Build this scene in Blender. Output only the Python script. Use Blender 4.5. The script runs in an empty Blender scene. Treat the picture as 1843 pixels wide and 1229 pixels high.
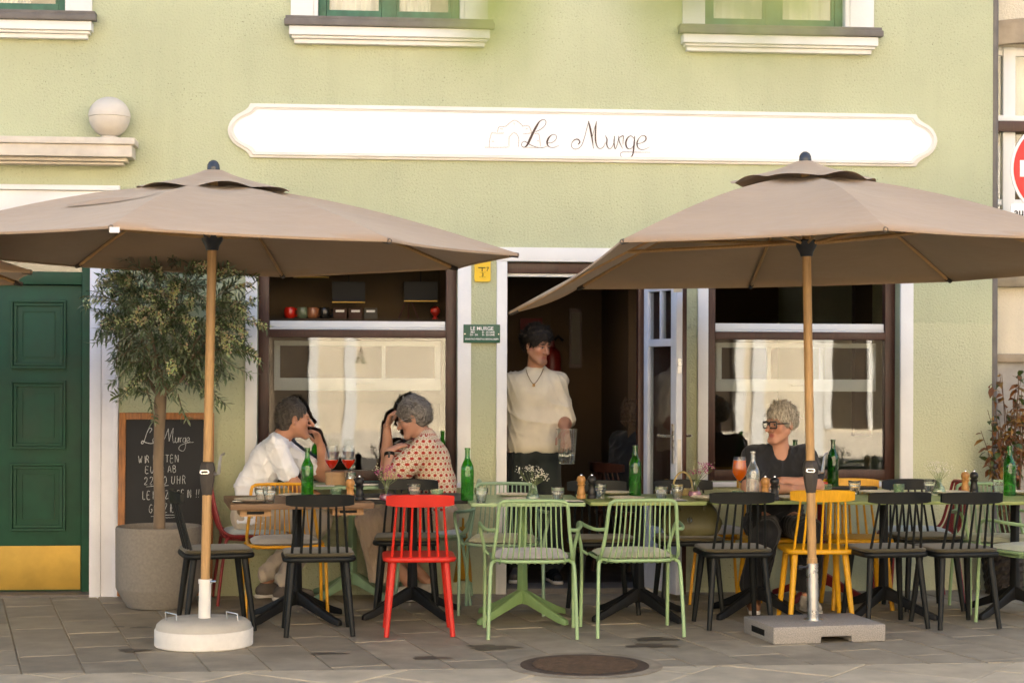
import bpy, bmesh, math, random
import numpy as np
from mathutils import Vector, Matrix, Euler
random.seed(11); np.random.seed(11)
S = bpy.context.scene
C = S.collection
R = math.radians
# ------------------------------------------------------------------ camera, world, sun, exposure
TH = R(5.1); F = 3180.0; HZ = 670.0; W0 = 1843.0; CAMH = 1.5; DW = 12.0; ROLL = 0.0032
CAM = Vector((-DW*math.sin(TH), -DW*math.cos(TH), CAMH))
FW = Vector((math.sin(TH), math.cos(TH), 0)); RT0 = Vector((math.cos(TH), -math.sin(TH), 0)); UP0 = Vector((0, 0, 1))
RT = RT0*math.cos(ROLL) + UP0*math.sin(ROLL); UP = UP0*math.cos(ROLL) - RT0*math.sin(ROLL)
cd = bpy.data.cameras.new('camera'); cam = bpy.data.objects.new('camera', cd); C.objects.link(cam)
cd.sensor_width = 36.0; cd.lens = 36.0*F/W0; cd.shift_y = (HZ-614.5)/W0; cd.clip_start = 0.05; cd.clip_end = 400
cd.dof.use_dof = True; cd.dof.focus_distance = 10.5; cd.dof.aperture_fstop = 2.4
M3 = Matrix((RT, UP, -FW)).transposed()
cam.matrix_world = Matrix.Translation(CAM) @ M3.to_4x4()
S.camera = cam
SUN_EL, SUN_AZ = 34.0, 12.0          # sun stands behind the green house, lights the far side of the street
w = bpy.data.worlds.new('World'); S.world = w; w.use_nodes = True
nt = w.node_tree; bg = nt.nodes['Background']
sky = nt.nodes.new('ShaderNodeTexSky'); sky.sky_type = 'NISHITA'; sky.sun_disc = False
sky.sun_elevation = R(SUN_EL); sky.sun_rotation = R(SUN_AZ); sky.air_density = 1.0; sky.dust_density = 6.0; sky.ozone_density = 0.7
nt.links.new(sky.outputs[0], bg.inputs[0]); bg.inputs[1].default_value = 0.15
sl = bpy.data.lights.new('sun', 'SUN'); sun = bpy.data.objects.new('sun', sl); C.objects.link(sun)
sl.energy = 3.2; sl.angle = R(0.53); sl.color = (1.0, 0.915, 0.78)
az = R(SUN_AZ); el = R(SUN_EL)
sdir = Vector((math.sin(az)*math.cos(el), math.cos(az)*math.cos(el), math.sin(el)))
sun.rotation_euler = sdir.to_track_quat('Z', 'Y').to_euler()
S.view_settings.view_transform = 'Standard'; S.view_settings.look = 'None'; S.view_settings.gamma = 1.0
S.view_settings.exposure = 2.28
S.render.engine = 'CYCLES'
cy = S.cycles; cy.max_bounces = 10; cy.diffuse_bounces = 4; cy.glossy_bounces = 5; cy.transmission_bounces = 10
cy.transparent_max_bounces = 24; cy.use_denoising = True; cy.caustics_reflective = False; cy.caustics_refractive = False
cy.sample_clamp_indirect = 8.0
# ------------------------------------------------------------------ measuring helpers (photo pixel -> point of the place)
def ray(px, py):
    return (FW + RT*((px-921.5)/F) + UP*((HZ-py)/F))
def onwall(px, py, d=0.0):            # point at distance d in front of the facade
    r = ray(px, py); t = (-d-CAM.y)/r.y
    return CAM + r*t
def onz(px, py, z=0.0):
    r = ray(px, py); t = (z-CAM.z)/r.z
    return CAM + r*t
def rect(xl, xr, yt, yb, d=0.0):
    ym = (yt+yb)/2; xm = (xl+xr)/2
    return onwall(xl, ym, d).x, onwall(xr, ym, d).x, onwall(xm, yb, d).z, onwall(xm, yt, d).z
# ------------------------------------------------------------------ object helpers
def tag(o, label=None, cat=None, group=None, kind=None):
    if label: o['label'] = label
    if cat: o['category'] = cat
    if group: o['group'] = group
    if kind: o['kind'] = kind
    return o
def thing(name, label, cat, loc=(0, 0, 0), rz=0.0, group=None):
    o = bpy.data.objects.new(name, None); C.objects.link(o); o.empty_display_size = .1
    o.location = loc; o.rotation_euler = (0, 0, rz)
    return tag(o, label, cat, group)
def link(name, me, parent=None, loc=None, rot=None, mat=None):
    o = bpy.data.objects.new(name, me); C.objects.link(o)
    if parent is not None: o.parent = parent
    if loc is not None: o.location = loc
    if rot is not None: o.rotation_euler = rot
    return o
def kids(o): return [c for c in bpy.data.objects if c.parent == o]
def copy_tree(o, parent=None, mats=None):
    c = o.copy(); C.objects.link(c); c.parent = parent
    if mats and c.type == 'MESH' and c.data.materials and c.data.materials[0].name in mats:
        key = c.data.name + '|' + mats[c.data.materials[0].name].name
        me = bpy.data.meshes.get(key)
        if me is None:
            me = c.data.copy(); me.name = key
            me.materials[0] = mats[c.data.materials[0].name]
        c.data = me
    for ch in list(o.children): copy_tree(ch, c, mats)
    return c
class MB:
    def __init__(s): s.v = []; s.f = []
    def add(s, vs, fs):
        n = len(s.v); s.v += [tuple(v) for v in vs]; s.f += [tuple(i+n for i in f) for f in fs]; return s
    def box(s, x0, x1, y0, y1, z0, z1):
        vs = [(x, y, z) for z in (z0, z1) for y in (y0, y1) for x in (x0, x1)]
        return s.add(vs, [(0, 2, 3, 1), (4, 5, 7, 6), (0, 1, 5, 4), (2, 6, 7, 3), (0, 4, 6, 2), (1, 3, 7, 5)])
    def tube(s, pts, r, n=8, cap=True, up=None):
        pts = [Vector(p) for p in pts]
        if not isinstance(r, (list, tuple)): r = [r]*len(pts)
        base = len(s.v); ref = None
        for i, p in enumerate(pts):
            a = pts[max(i-1, 0)]; b = pts[min(i+1, len(pts)-1)]; t = (b-a).normalized()
            if ref is None:
                ref = Vector((0, 0, 1)) if abs(t.z) < .9 else Vector((0, 1, 0))
            u = (ref - t*ref.dot(t)).normalized(); vv = t.cross(u); ref = u
            for k in range(n):
                an = 2*math.pi*k/n; s.v.append(tuple(p + (u*math.cos(an)+vv*math.sin(an))*r[i]))
        for i in range(len(pts)-1):
            for k in range(n):
                a = base+i*n+k; b = base+i*n+(k+1) % n
                s.f.append((a, b, b+n, a+n))
        if cap:
            s.f.append(tuple(base+k for k in reversed(range(n)))); m = base+(len(pts)-1)*n
            s.f.append(tuple(m+k for k in range(n)))
        return s
    def lathe(s, prof, n=24, c=(0, 0, 0), capb=True, capt=True):
        base = len(s.v)
        for (r, z) in prof:
            for k in range(n):
                a = 2*math.pi*k/n; s.v.append((c[0]+r*math.cos(a), c[1]+r*math.sin(a), c[2]+z))
        for i in range(len(prof)-1):
            for k in range(n):
                a = base+i*n+k; b = base+i*n+(k+1) % n; s.f.append((a, b, b+n, a+n))
        if capb: s.f.append(tuple(base+k for k in reversed(range(n))))
        if capt: s.f.append(tuple(base+(len(prof)-1)*n+k for k in range(n)))
        return s
    def prism(s, poly, y0, y1):       # polygon in x,z pushed along y (y0 = front)
        n = len(poly); vs = [(x, y0, z) for x, z in poly] + [(x, y1, z) for x, z in poly]
        fs = [tuple(range(n)), tuple(reversed(range(n, 2*n)))] + [(i, i+n, (i+1) % n+n, (i+1) % n) for i in range(n)]
        return s.add(vs, fs)
    def slab(s, poly, z0, z1):        # polygon in x,y pushed along z
        n = len(poly); vs = [(x, y, z0) for x, y in poly] + [(x, y, z1) for x, y in poly]
        fs = [tuple(reversed(range(n))), tuple(range(n, 2*n))] + [(i, (i+1) % n, (i+1) % n+n, i+n) for i in range(n)]
        return s.add(vs, fs)
    def xf(s, m, start=0):
        for i in range(start, len(s.v)): s.v[i] = tuple(m @ Vector(s.v[i]))
        return s
    def mesh(s, name, mat, smooth=False, bevel=0.0, seg=2):
        me = bpy.data.meshes.new(name); me.from_pydata(s.v, [], s.f)
        bm = bmesh.new(); bm.from_mesh(me)
        bmesh.ops.recalc_face_normals(bm, faces=bm.faces)
        if bevel > 0:
            es = [e for e in bm.edges if len(e.link_faces) == 2 and e.calc_face_angle(0) > .6]
            bmesh.ops.bevel(bm, geom=es, offset=bevel, segments=seg, profile=.6, affect='EDGES', clamp_overlap=True)
        bm.to_mesh(me); bm.free()
        if smooth:
            me.shade_smooth()
            try: me.set_sharp_from_angle(angle=R(smooth if smooth is not True else 40))
            except Exception: pass
        if mat: me.materials.append(mat)
        return me
    def build(s, name, mat, parent=None, smooth=False, bevel=0.0, loc=None, rot=None, seg=2):
        return link(name, s.mesh(name, mat, smooth, bevel, seg), parent, loc, rot)
def boxo(name, mat, x0, x1, y0, y1, z0, z1, parent=None, bevel=0.0):
    return MB().box(x0, x1, y0, y1, z0, z1).build(name, mat, parent, bevel=bevel, smooth=(50 if bevel else False))
def rrect(hx, hy, r, n=5, cx=0, cy=0):
    out = []
    for (sx, sy, a0) in ((1, -1, -90), (1, 1, 0), (-1, 1, 90), (-1, -1, 180)):
        for k in range(n+1):
            a = R(a0+90*k/n); out.append((cx+sx*(hx-r)+r*math.cos(a), cy+sy*(hy-r)+r*math.sin(a)))
    return out
def crom(pts, n=6):
    P = [np.array(p, float) for p in pts]; P = [2*P[0]-P[1]]+P+[2*P[-1]-P[-2]]; out = []
    for i in range(1, len(P)-2):
        for k in range(n):
            t = k/n; a, b, c_, d = P[i-1], P[i], P[i+1], P[i+2]
            out.append(.5*((2*b)+(-a+c_)*t+(2*a-5*b+4*c_-d)*t*t+(-a+3*b-3*c_+d)*t**3))
    out.append(P[-2]); return out
# ------------------------------------------------------------------ materials
def lin(c):
    return tuple(((x/255)/12.92 if x/255 < .04045 else ((x/255+.055)/1.055)**2.4) for x in c)
class NT:
    def __init__(s, m): s.t = m.node_tree; s.n = s.t.nodes; s.l = s.t.links
    def node(s, typ, **kw):
        n = s.n.new(typ)
        for k, v in kw.items():
            if k.startswith('i_'): n.inputs[k[2:].replace('_', ' ')].default_value = v
            else: setattr(n, k, v)
        return n
    def ramp(s, stops):
        r = s.n.new('ShaderNodeValToRGB'); e = r.color_ramp.elements
        while len(e) < len(stops): e.new(.5)
        for q, (p, c) in zip(e, stops):
            q.position = p; q.color = (c, c, c, 1) if isinstance(c, (int, float)) else (*c, 1)
        return r
    def mix(s, fac, a, b, typ='MIX'):
        m = s.n.new('ShaderNodeMix'); m.data_type = 'RGBA'; m.blend_type = typ
        for i, v in ((0, fac), (6, a), (7, b)):
            if hasattr(v, 'links') or hasattr(v, 'is_linked'): s.l.new(v, m.inputs[i])
            elif isinstance(v, (int, float)): m.inputs[i].default_value = v if i == 0 else (v, v, v, 1)
            else: m.inputs[i].default_value = (*v, 1)
        return m.outputs[2]
def mat(name, col, rough=.6, var=.12, vscale=6.0, bump=0.0, bscale=80.0, metal=0.0, spec=.4, coat=0.0, sheen=0.0, stretch=None, grain=0.0, gscale=14.0, dirt=0.0, trans=0.0, objvar=0.0):
    m = bpy.data.materials.new(name); m.use_nodes = True; N = NT(m); b = N.n['Principled BSDF']
    tc = N.node('ShaderNodeTexCoord'); vec = tc.outputs['Object']
    if stretch:
        mp = N.node('ShaderNodeMapping'); mp.inputs['Scale'].default_value = stretch; N.l.new(vec, mp.inputs[0]); vec = mp.outputs[0]
    no = N.node('ShaderNodeTexNoise'); no.inputs['Scale'].default_value = vscale; no.inputs['Detail'].default_value = 5; N.l.new(vec, no.inputs['Vector'])
    rp = N.ramp([(.3, 1-var), (.7, 1+var)]); N.l.new(no.outputs[0], rp.inputs[0])
    c = N.mix(1.0, col, rp.outputs[0], 'MULTIPLY')
    if grain:
        wv = N.node('ShaderNodeTexNoise'); wv.inputs['Scale'].default_value = gscale; wv.inputs['Detail'].default_value = 6; wv.inputs['Distortion'].default_value = .6
        mg = N.node('ShaderNodeMapping'); mg.inputs['Scale'].default_value = (9, 9, .7); N.l.new(tc.outputs['Object'], mg.inputs[0]); N.l.new(mg.outputs[0], wv.inputs['Vector'])
        rg = N.ramp([(.35, 1-grain), (.65, 1+grain*.5)]); N.l.new(wv.outputs[0], rg.inputs[0]); c = N.mix(1.0, c, rg.outputs[0], 'MULTIPLY')
    if dirt:
        n2 = N.node('ShaderNodeTexNoise'); n2.inputs['Scale'].default_value = 2.3; n2.inputs['Detail'].default_value = 9; n2.inputs['Roughness'].default_value = .7
        N.l.new(tc.outputs['Object'], n2.inputs['Vector']); r2 = N.ramp([(.48, 0.0), (.75, dirt)]); N.l.new(n2.outputs[0], r2.inputs[0])
        c = N.mix(r2.outputs[0], c, tuple(x*.45 for x in col))
    if objvar:
        oi = N.node('ShaderNodeObjectInfo'); r3 = N.ramp([(0, 1-objvar), (1, 1+objvar)]); N.l.new(oi.outputs['Random'], r3.inputs[0]); c = N.mix(1.0, c, r3.outputs[0], 'MULTIPLY')
    N.l.new(c, b.inputs['Base Color'])
    rr = N.ramp([(.3, max(0, rough-.07)), (.7, min(1, rough+.07))]); N.l.new(no.outputs[0], rr.inputs[0]); N.l.new(rr.outputs[0], b.inputs['Roughness'])
    b.inputs['Metallic'].default_value = metal; b.inputs['Specular IOR Level'].default_value = spec
    b.inputs['Coat Weight'].default_value = coat; b.inputs['Sheen Weight'].default_value = sheen
    if bump:
        nb = N.node('ShaderNodeTexNoise'); nb.inputs['Scale'].default_value = bscale; nb.inputs['Detail'].default_value = 4; N.l.new(vec, nb.inputs['Vector'])
        bp = N.node('ShaderNodeBump'); bp.inputs['Strength'].default_value = bump; bp.inputs['Distance'].default_value = .004
        N.l.new(nb.outputs[0], bp.inputs['Height']); N.l.new(bp.outputs[0], b.inputs['Normal'])
    return m
def thin_glass(name, tint, refl=.06, rough=0.0, body=None, wob=0.0, bw=.22):
    m = bpy.data.materials.new(name); m.use_nodes = True; N = NT(m); out = N.n['Material Output']
    for n in list(N.n):
        if n.name == 'Principled BSDF': N.n.remove(n)
    tr = N.node('ShaderNodeBsdfTransparent'); tr.inputs[0].default_value = (*tint, 1)
    gl = N.node('ShaderNodeBsdfGlossy'); gl.inputs['Roughness'].default_value = rough; gl.inputs[0].default_value = (1, 1, 1, 1)
    lw = N.node('ShaderNodeLayerWeight'); lw.inputs['Blend'].default_value = .5
    r = N.ramp([(0.0, refl), (.6, min(1, refl*1.8)), (1, .95)]); N.l.new(lw.outputs['Facing'], r.inputs[0])
    base = tr.outputs[0]
    if body:
        df = N.node('ShaderNodeBsdfTranslucent'); df.inputs[0].default_value = (*body, 1)
        mx0 = N.node('ShaderNodeMixShader'); mx0.inputs[0].default_value = bw; N.l.new(tr.outputs[0], mx0.inputs[1]); dd = N.node('ShaderNodeBsdfDiffuse'); dd.inputs[0].default_value = (*body, 1); ms = N.node('ShaderNodeMixShader'); ms.inputs[0].default_value = .5; N.l.new(df.outputs[0], ms.inputs[1]); N.l.new(dd.outputs[0], ms.inputs[2]); N.l.new(ms.outputs[0], mx0.inputs[2]); base = mx0.outputs[0]
    mx = N.node('ShaderNodeMixShader'); N.l.new(r.outputs[0], mx.inputs[0]); N.l.new(base, mx.inputs[1]); N.l.new(gl.outputs[0], mx.inputs[2])
    if wob:
        tc = N.node('ShaderNodeTexCoord'); nb = N.node('ShaderNodeTexNoise'); nb.inputs['Scale'].default_value = 3.0; nb.inputs['Detail'].default_value = 1
        N.l.new(tc.outputs['Object'], nb.inputs['Vector']); bp = N.node('ShaderNodeBump'); bp.inputs['Strength'].default_value = wob; bp.inputs['Distance'].default_value = .02
        N.l.new(nb.outputs[0], bp.inputs['Height']); N.l.new(bp.outputs[0], gl.inputs['Normal'])
    N.l.new(mx.outputs[0], out.inputs[0]); return m
def solid_glass(name, col=(1, 1, 1), rough=0.0, ior=1.48):
    m = bpy.data.materials.new(name); m.use_nodes = True; b = m.node_tree.nodes['Principled BSDF']
    b.inputs['Base Color'].default_value = (*col, 1); b.inputs['Transmission Weight'].default_value = 1; b.inputs['Roughness'].default_value = rough; b.inputs['IOR'].default_value = ior
    return m
def stucco(name, col, pit=.55, patch=None):
    m = bpy.data.materials.new(name); m.use_nodes = True; N = NT(m); b = N.n['Principled BSDF']
    tc = N.node('ShaderNodeTexCoord'); v = tc.outputs['Object']
    big = N.node('ShaderNodeTexNoise'); big.inputs['Scale'].default_value = .9; big.inputs['Detail'].default_value = 7; N.l.new(v, big.inputs['Vector'])
    rb = N.ramp([(.3, .90), (.7, 1.07)]); N.l.new(big.outputs[0], rb.inputs[0])
    c = N.mix(1.0, col, rb.outputs[0], 'MULTIPLY')
    if patch:                        # a later coat of paint, edge rolled by hand
        sp = N.node('ShaderNodeSeparateXYZ'); N.l.new(v, sp.inputs[0])
        ed = N.node('ShaderNodeTexNoise'); ed.inputs['Scale'].default_value = 9; N.l.new(v, ed.inputs['Vector'])
        mz = N.node('ShaderNodeMath', operation='MULTIPLY_ADD'); mz.inputs[1].default_value = .06; N.l.new(ed.outputs[0], mz.inputs[0]); N.l.new(sp.outputs['Z'], mz.inputs[2])
        g1 = N.node('ShaderNodeMath', operation='LESS_THAN'); g1.inputs[1].default_value = patch[1]+.03; N.l.new(mz.outputs[0], g1.inputs[0])
        g2 = N.node('ShaderNodeMath', operation='GREATER_THAN'); g2.inputs[1].default_value = patch[0]; N.l.new(sp.outputs['X'], g2.inputs[0])
        mm = N.node('ShaderNodeMath', operation='MULTIPLY'); N.l.new(g1.outputs[0], mm.inputs[0]); N.l.new(g2.outputs[0], mm.inputs[1])
        c = N.mix(mm.outputs[0], c, patch[2])
    ps = N.node('ShaderNodeTexNoise'); ps.inputs['Scale'].default_value = 85; ps.inputs['Detail'].default_value = 3; ps.inputs['Roughness'].default_value = .55; N.l.new(v, ps.inputs['Vector'])
    rp = N.ramp([(.32, 1.0), (.385, 0.0)]); N.l.new(ps.outputs[0], rp.inputs[0])
    cl = N.node('ShaderNodeTexNoise'); cl.inputs['Scale'].default_value = 2.2; cl.inputs['Detail'].default_value = 4; N.l.new(v, cl.inputs['Vector'])
    rc = N.ramp([(.38, .15), (.62, 1.0)]); N.l.new(cl.outputs[0], rc.inputs[0])
    mu = N.node('ShaderNodeMath', operation='MULTIPLY'); N.l.new(rp.outputs[0], mu.inputs[0]); N.l.new(rc.outputs[0], mu.inputs[1])
    mu2 = N.node('ShaderNodeMath', operation='MULTIPLY'); mu2.inputs[1].default_value = pit; N.l.new(mu.outputs[0], mu2.inputs[0])
    c = N.mix(mu2.outputs[0], c, tuple(x*.35 for x in col))
    # rain streaks and grime running down
    mp = N.node('ShaderNodeMapping'); mp.inputs['Scale'].default_value = (3.5, 1, .25); N.l.new(v, mp.inputs[0])
    st = N.node('ShaderNodeTexNoise'); st.inputs['Scale'].default_value = 2; st.inputs['Detail'].default_value = 6; N.l.new(mp.outputs[0], st.inputs['Vector'])
    rs = N.ramp([(.5, 0.0), (.8, .16)]); N.l.new(st.outputs[0], rs.inputs[0]); c = N.mix(rs.outputs[0], c, tuple(x*.6 for x in col))
    N.l.new(c, b.inputs['Base Color']); b.inputs['Roughness'].default_value = .9; b.inputs['Specular IOR Level'].default_value = .2
    n2 = N.node('ShaderNodeTexNoise'); n2.inputs['Scale'].default_value = 75; n2.inputs['Detail'].default_value = 5; n2.inputs['Roughness'].default_value = .6; N.l.new(v, n2.inputs['Vector'])
    bp = N.node('ShaderNodeBump'); bp.inputs['Strength'].default_value = .9; bp.inputs['Distance'].default_value = .012
    N.l.new(n2.outputs[0], bp.inputs['Height']); N.l.new(bp.outputs[0], b.inputs['Normal'])
    return m
PX = onwall(1640, 700).x; PZ = onwall(1700, 582).z
M = {}
M['stucco'] = stucco('green_stucco', (.525, .545, .345), .85, (PX, PZ, (.58, .585, .375)))
M['cream'] = stucco('cream_stucco', (.74, .66, .50), .25)
M['opp'] = stucco('opposite_stucco', (.80, .70, .54), .2)
M['white'] = mat('white_plaster', (.80, .785, .75), .75, .05, 3, .25, 60, dirt=.12)
M['whitejamb'] = mat('white_reveal_sky_tint', (.79, .80, .86), .7, .06, 3, .3, 50, dirt=.15)  # blue of the sky light near the ground is put into this white
M['stone'] = mat('weathered_stone', (.66, .59, .49), .8, .12, 5, .3, 60, dirt=.35)
M['signw'] = mat('sign_white', (.86, .85, .83), .7, .02, 2, .12, 70)
M['signtrim'] = mat('sign_moulding', (.79, .745, .67), .75, .06, 3, .2, 60, dirt=.15)
M['letter'] = mat('letter_brown', (.085, .05, .035), .7, .3, 40)
M['letter_tan'] = mat('letter_tan', (.27, .17, .09), .8, .3, 40)
M['greendoor'] = mat('door_green', (.012, .062, .032), .5, .18, 9, .05, 60, spec=.28)
M['greenframe'] = mat('window_green', (.045, .13, .075), .5, .25, 12, .15, 60)
M['brass'] = mat('brass_sheet', (.44, .28, .05), .48, .15, 6, .08, 50, metal=.45, dirt=.25)
M['darkmetal'] = mat('sill_metal', (.15, .132, .115), .55, .2, 10, .2, 50, dirt=.3)
M['brownwood'] = mat('brown_wood', (.062, .022, .014), .4, .2, 8, .1, 60, grain=.25)
M['whiteframe'] = mat('white_frame', (.78, .78, .76), .4, .03, 5)
M['lilac'] = mat('door_lilac_white', (.62, .65, .74), .42, .06, 6, .05, 40)
M['steel'] = mat('brushed_steel', (.62, .60, .57), .3, .1, 20, metal=1.0)
M['chrome'] = mat('chrome', (.75, .75, .75), .15, .05, 20, metal=1.0)
M['glass'] = thin_glass('window_glass', (.80, .82, .80), .064, .010, None, .020)
M['glass_up'] = thin_glass('upper_glass', (.85, .87, .85), .05)
M['curtain'] = mat('curtain', (.78, .76, .72), .9, .06, 4, .2, 30)
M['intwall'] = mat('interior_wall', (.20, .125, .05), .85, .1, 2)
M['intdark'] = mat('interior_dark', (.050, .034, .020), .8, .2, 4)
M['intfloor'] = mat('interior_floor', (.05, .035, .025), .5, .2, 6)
M['black'] = mat('black_matt', (.007, .007, .007), .6, .2, 20, spec=.2)
M['chalk'] = mat('chalkboard', (.022, .022, .023), .75, .35, 3, .05, 50, dirt=.0)
M['chalkline'] = mat('chalk_line', (.56, .56, .54), .95, .3, 90)
M['orangewood'] = mat('oiled_wood', (.34, .125, .028), .45, .2, 8, .1, 60, grain=.35)
M['greenplate'] = mat('plate_green', (.012, .085, .045), .35, .1, 8)
M['yellowplate'] = mat('plate_yellow', (.80, .50, .012), .4, .08, 8)
M['whitepaint'] = mat('white_paint', (.82, .82, .80), .4, .04, 12)
M['redsign'] = mat('sign_red', (.62, .008, .012), .35, .05, 8)
M['red'] = mat('red_thing', (.50, .03, .015), .4, .1, 8)
# ------------------------------------------------------------------ ground
ZR = R(12.7)
tag(MB().slab([(-90, -120), (90, -120), (90, 60), (-90, 60)], -.30, -.045).build('ground', mat('ground_bed', (.16, .145, .12), .9, .2, 3)), kind='structure')
M['slab'] = mat('paving_slab', (.31, .262, .185), .72, .16, 7, .5, 120, dirt=.55, objvar=.13)
M['slab2'] = mat('street_slab', (.46, .385, .265), .74, .16, 6, .5, 110, dirt=.4, objvar=.10)
M['joint'] = mat('paving_joint', (.33, .265, .175), .95, .25, 12, .5, 90)
# sheet of pavement under the single slabs
yline = -3.02                                       # where the terrace paving meets the street paving
pav = tag(MB().box(-7, 8, yline, .45, -.04, -.006).build('pavement', M['joint']), kind='structure')
street = tag(MB().box(-60, 60, -4.6, yline-.001, -.04, -.006).build('street', M['joint']), kind='structure')
tag(MB().box(-60, 60, -60, -4.601, -.04, -.004).build('road', mat('low_bounce_asphalt', (.075, .070, .064), .9, .2, 20, .5, 200)), kind='structure')  # unseen ground, dark surface added to cut bounce light under the umbrellas
def clip_poly(poly, x0, x1, y0, y1):
    def cut(P, f, inter):
        o = []
        for i in range(len(P)):
            a, b = P[i], P[(i+1) % len(P)]
            if f(a): o.append(a)
            if f(a) != f(b): o.append(inter(a, b))
        return o
    def ix(c): return lambda a, b: (c, a[1]+(b[1]-a[1])*(c-a[0])/(b[0]-a[0]))
    def iy(c): return lambda a, b: (a[0]+(b[0]-a[0])*(c-a[1])/(b[1]-a[1]), c)
    P = cut(poly, lambda p: p[0] >= x0, ix(x0))
    if P: P = cut(P, lambda p: p[0] <= x1, ix(x1))
    if P: P = cut(P, lambda p: p[1] >= y0, iy(y0))
    if P: P = cut(P, lambda p: p[1] <= y1, iy(y1))
    return P
def inframe(x, y):
    v = Vector((x, y, 0))-CAM; d = v.dot(FW)
    if d < 1: return False
    px = 921.5+F*v.dot(RT)/d; py = HZ-F*v.dot(UP)/d
    return -70 < px < 1913 and 1000 < py < 1300
def pave(parent, ang, sw, sh, x0, x1, y0, y1, m, half):
    ca, sa = math.cos(ang), math.sin(ang); g = .004; rng = random.Random(5); nn = 0
    for i in range(-60, 60):
        for j in range(-40, 40):
            off = (i % 2)*half
            u0, v0 = i*sw, j*sh+off*sh
            pl = [(u0+g, v0+g), (u0+sw-g, v0+g), (u0+sw-g, v0+sh-g), (u0+g, v0+sh-g)]
            pl = [(u*ca-v*sa, u*sa+v*ca) for u, v in pl]
            cx = sum(p[0] for p in pl)/4; cyy = sum(p[1] for p in pl)/4
            if not (x0-1 < cx < x1+1 and y0-1 < cyy < y1+1): continue
            pl = clip_poly(pl, x0, x1, y0, y1)
            if len(pl) < 3 or not any(inframe(*p) for p in pl+[(cx, cyy)]): continue
            t = rng.uniform(-.0018, .0018); n = len(pl)
            ar = abs(sum(pl[k][0]*pl[(k+1) % n][1]-pl[(k+1) % n][0]*pl[k][1] for k in range(n)))/2
            if ar < .003: continue
            mx = sum(p[0] for p in pl)/n; my = sum(p[1] for p in pl)/n
            q = [(mx+(a-mx)*.985, my+(b-my)*.985) for a, b in pl]
            top = [z+t for z in [0]*n]
            vs = [(a, b, -.0055) for a, b in pl]+[(a, b, -.003+t) for a, b in pl]+[(a, b, t) for a, b in q]
            fs = [(k, (k+1) % n, (k+1) % n+n, k+n) for k in range(n)]+[(k+n, (k+1) % n+n, (k+1) % n+2*n, k+2*n) for k in range(n)]+[tuple(range(2*n, 3*n))]
            o = MB().add(vs, fs).build('paving_slab', m, parent); nn += 1
    return nn
pave(pav, ZR, .30, .52, -7, 8, yline, .45, M['slab'], .5)
pave(street, R(-38), .62, .62, -7, 8, -4.6, yline-.004, M['slab2'], .5)
# manhole cover and oil stains
mc = onz(1052, 1197); mh = thing('manhole_cover', 'rusty round manhole cover in the street paving', 'manhole cover', (mc.x, mc.y, .001))
M['rust'] = mat('rusty_iron', (.085, .055, .034), .8, .4, 20, .8, 60, dirt=.4)
MB().lathe([(.33, .0), (.33, .004), (.30, .005), (.295, .003), (0.01, .004)], 48, capb=False).build('cover_plate', M['rust'], mh, smooth=True)
mb = MB()
for i in range(-8, 9):
    hw = math.sqrt(max(0, .27**2-(i*.033)**2))
    if hw > .03: mb.box(-hw, hw, i*.033-.007, i*.033+.007, .0035, .008)
mb.build('tread', M['rust'], mh)
MB().lathe([(.40, .0), (.40, .002), (.335, .0025), (.335, 0)], 48, capb=False, capt=False).build('rim', mat('cover_rim', (.27, .22, .15), .9, .3, 10, .4), mh)
M['stain'] = mat('oil_stain', (.11, .085, .058), .55, .3, 12)
rs = random.Random(3)
for (a, b, ra, rb, lb) in ((885, 1165, .13, .07, 'dark oil stain on the paving near the pale green chair'), (1180, 1150, .11, .05, 'upper dark stain on the paving before the olive tabletop'), (1172, 1162, .14, .05, 'lower dark stain on the paving before the olive tabletop'),
                       (775, 1184, .10, .04, 'thin dark stain on the street below the red chair'), (255, 1129, .06, .025, 'dark streak on the paving left of the white umbrella base'), (215, 1128, .035, .022, 'small dark blot on the paving below the stone planter'),
                       (240, 1170, .08, .04, 'faint dark smear beside the white umbrella base'), (590, 1176, .10, .025, 'thin dark stain right of the white umbrella base')):
    p = onz(a, b); n = 40; pts = []; ph = rs.uniform(0, 6)
    for k in range(n):
        t = 2*math.pi*k/n; rr = 1+.22*math.sin(3*t+ph)+.14*math.sin(7*t+2*ph)+.08*rs.uniform(-1, 1)
        pts.append((p.x+ra*rr*math.cos(t), p.y+rb*rr*1.3*math.sin(t)))
    MB().add([(x, y, .0030) for x, y in pts], [tuple(range(n))]).build('oil_stain', M['stain']); tag(bpy.context.scene.objects[-1] if False else [o for o in C.objects if o.name.startswith('oil_stain')][-1], lb, 'stain', 'oil stains on the ground')
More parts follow.
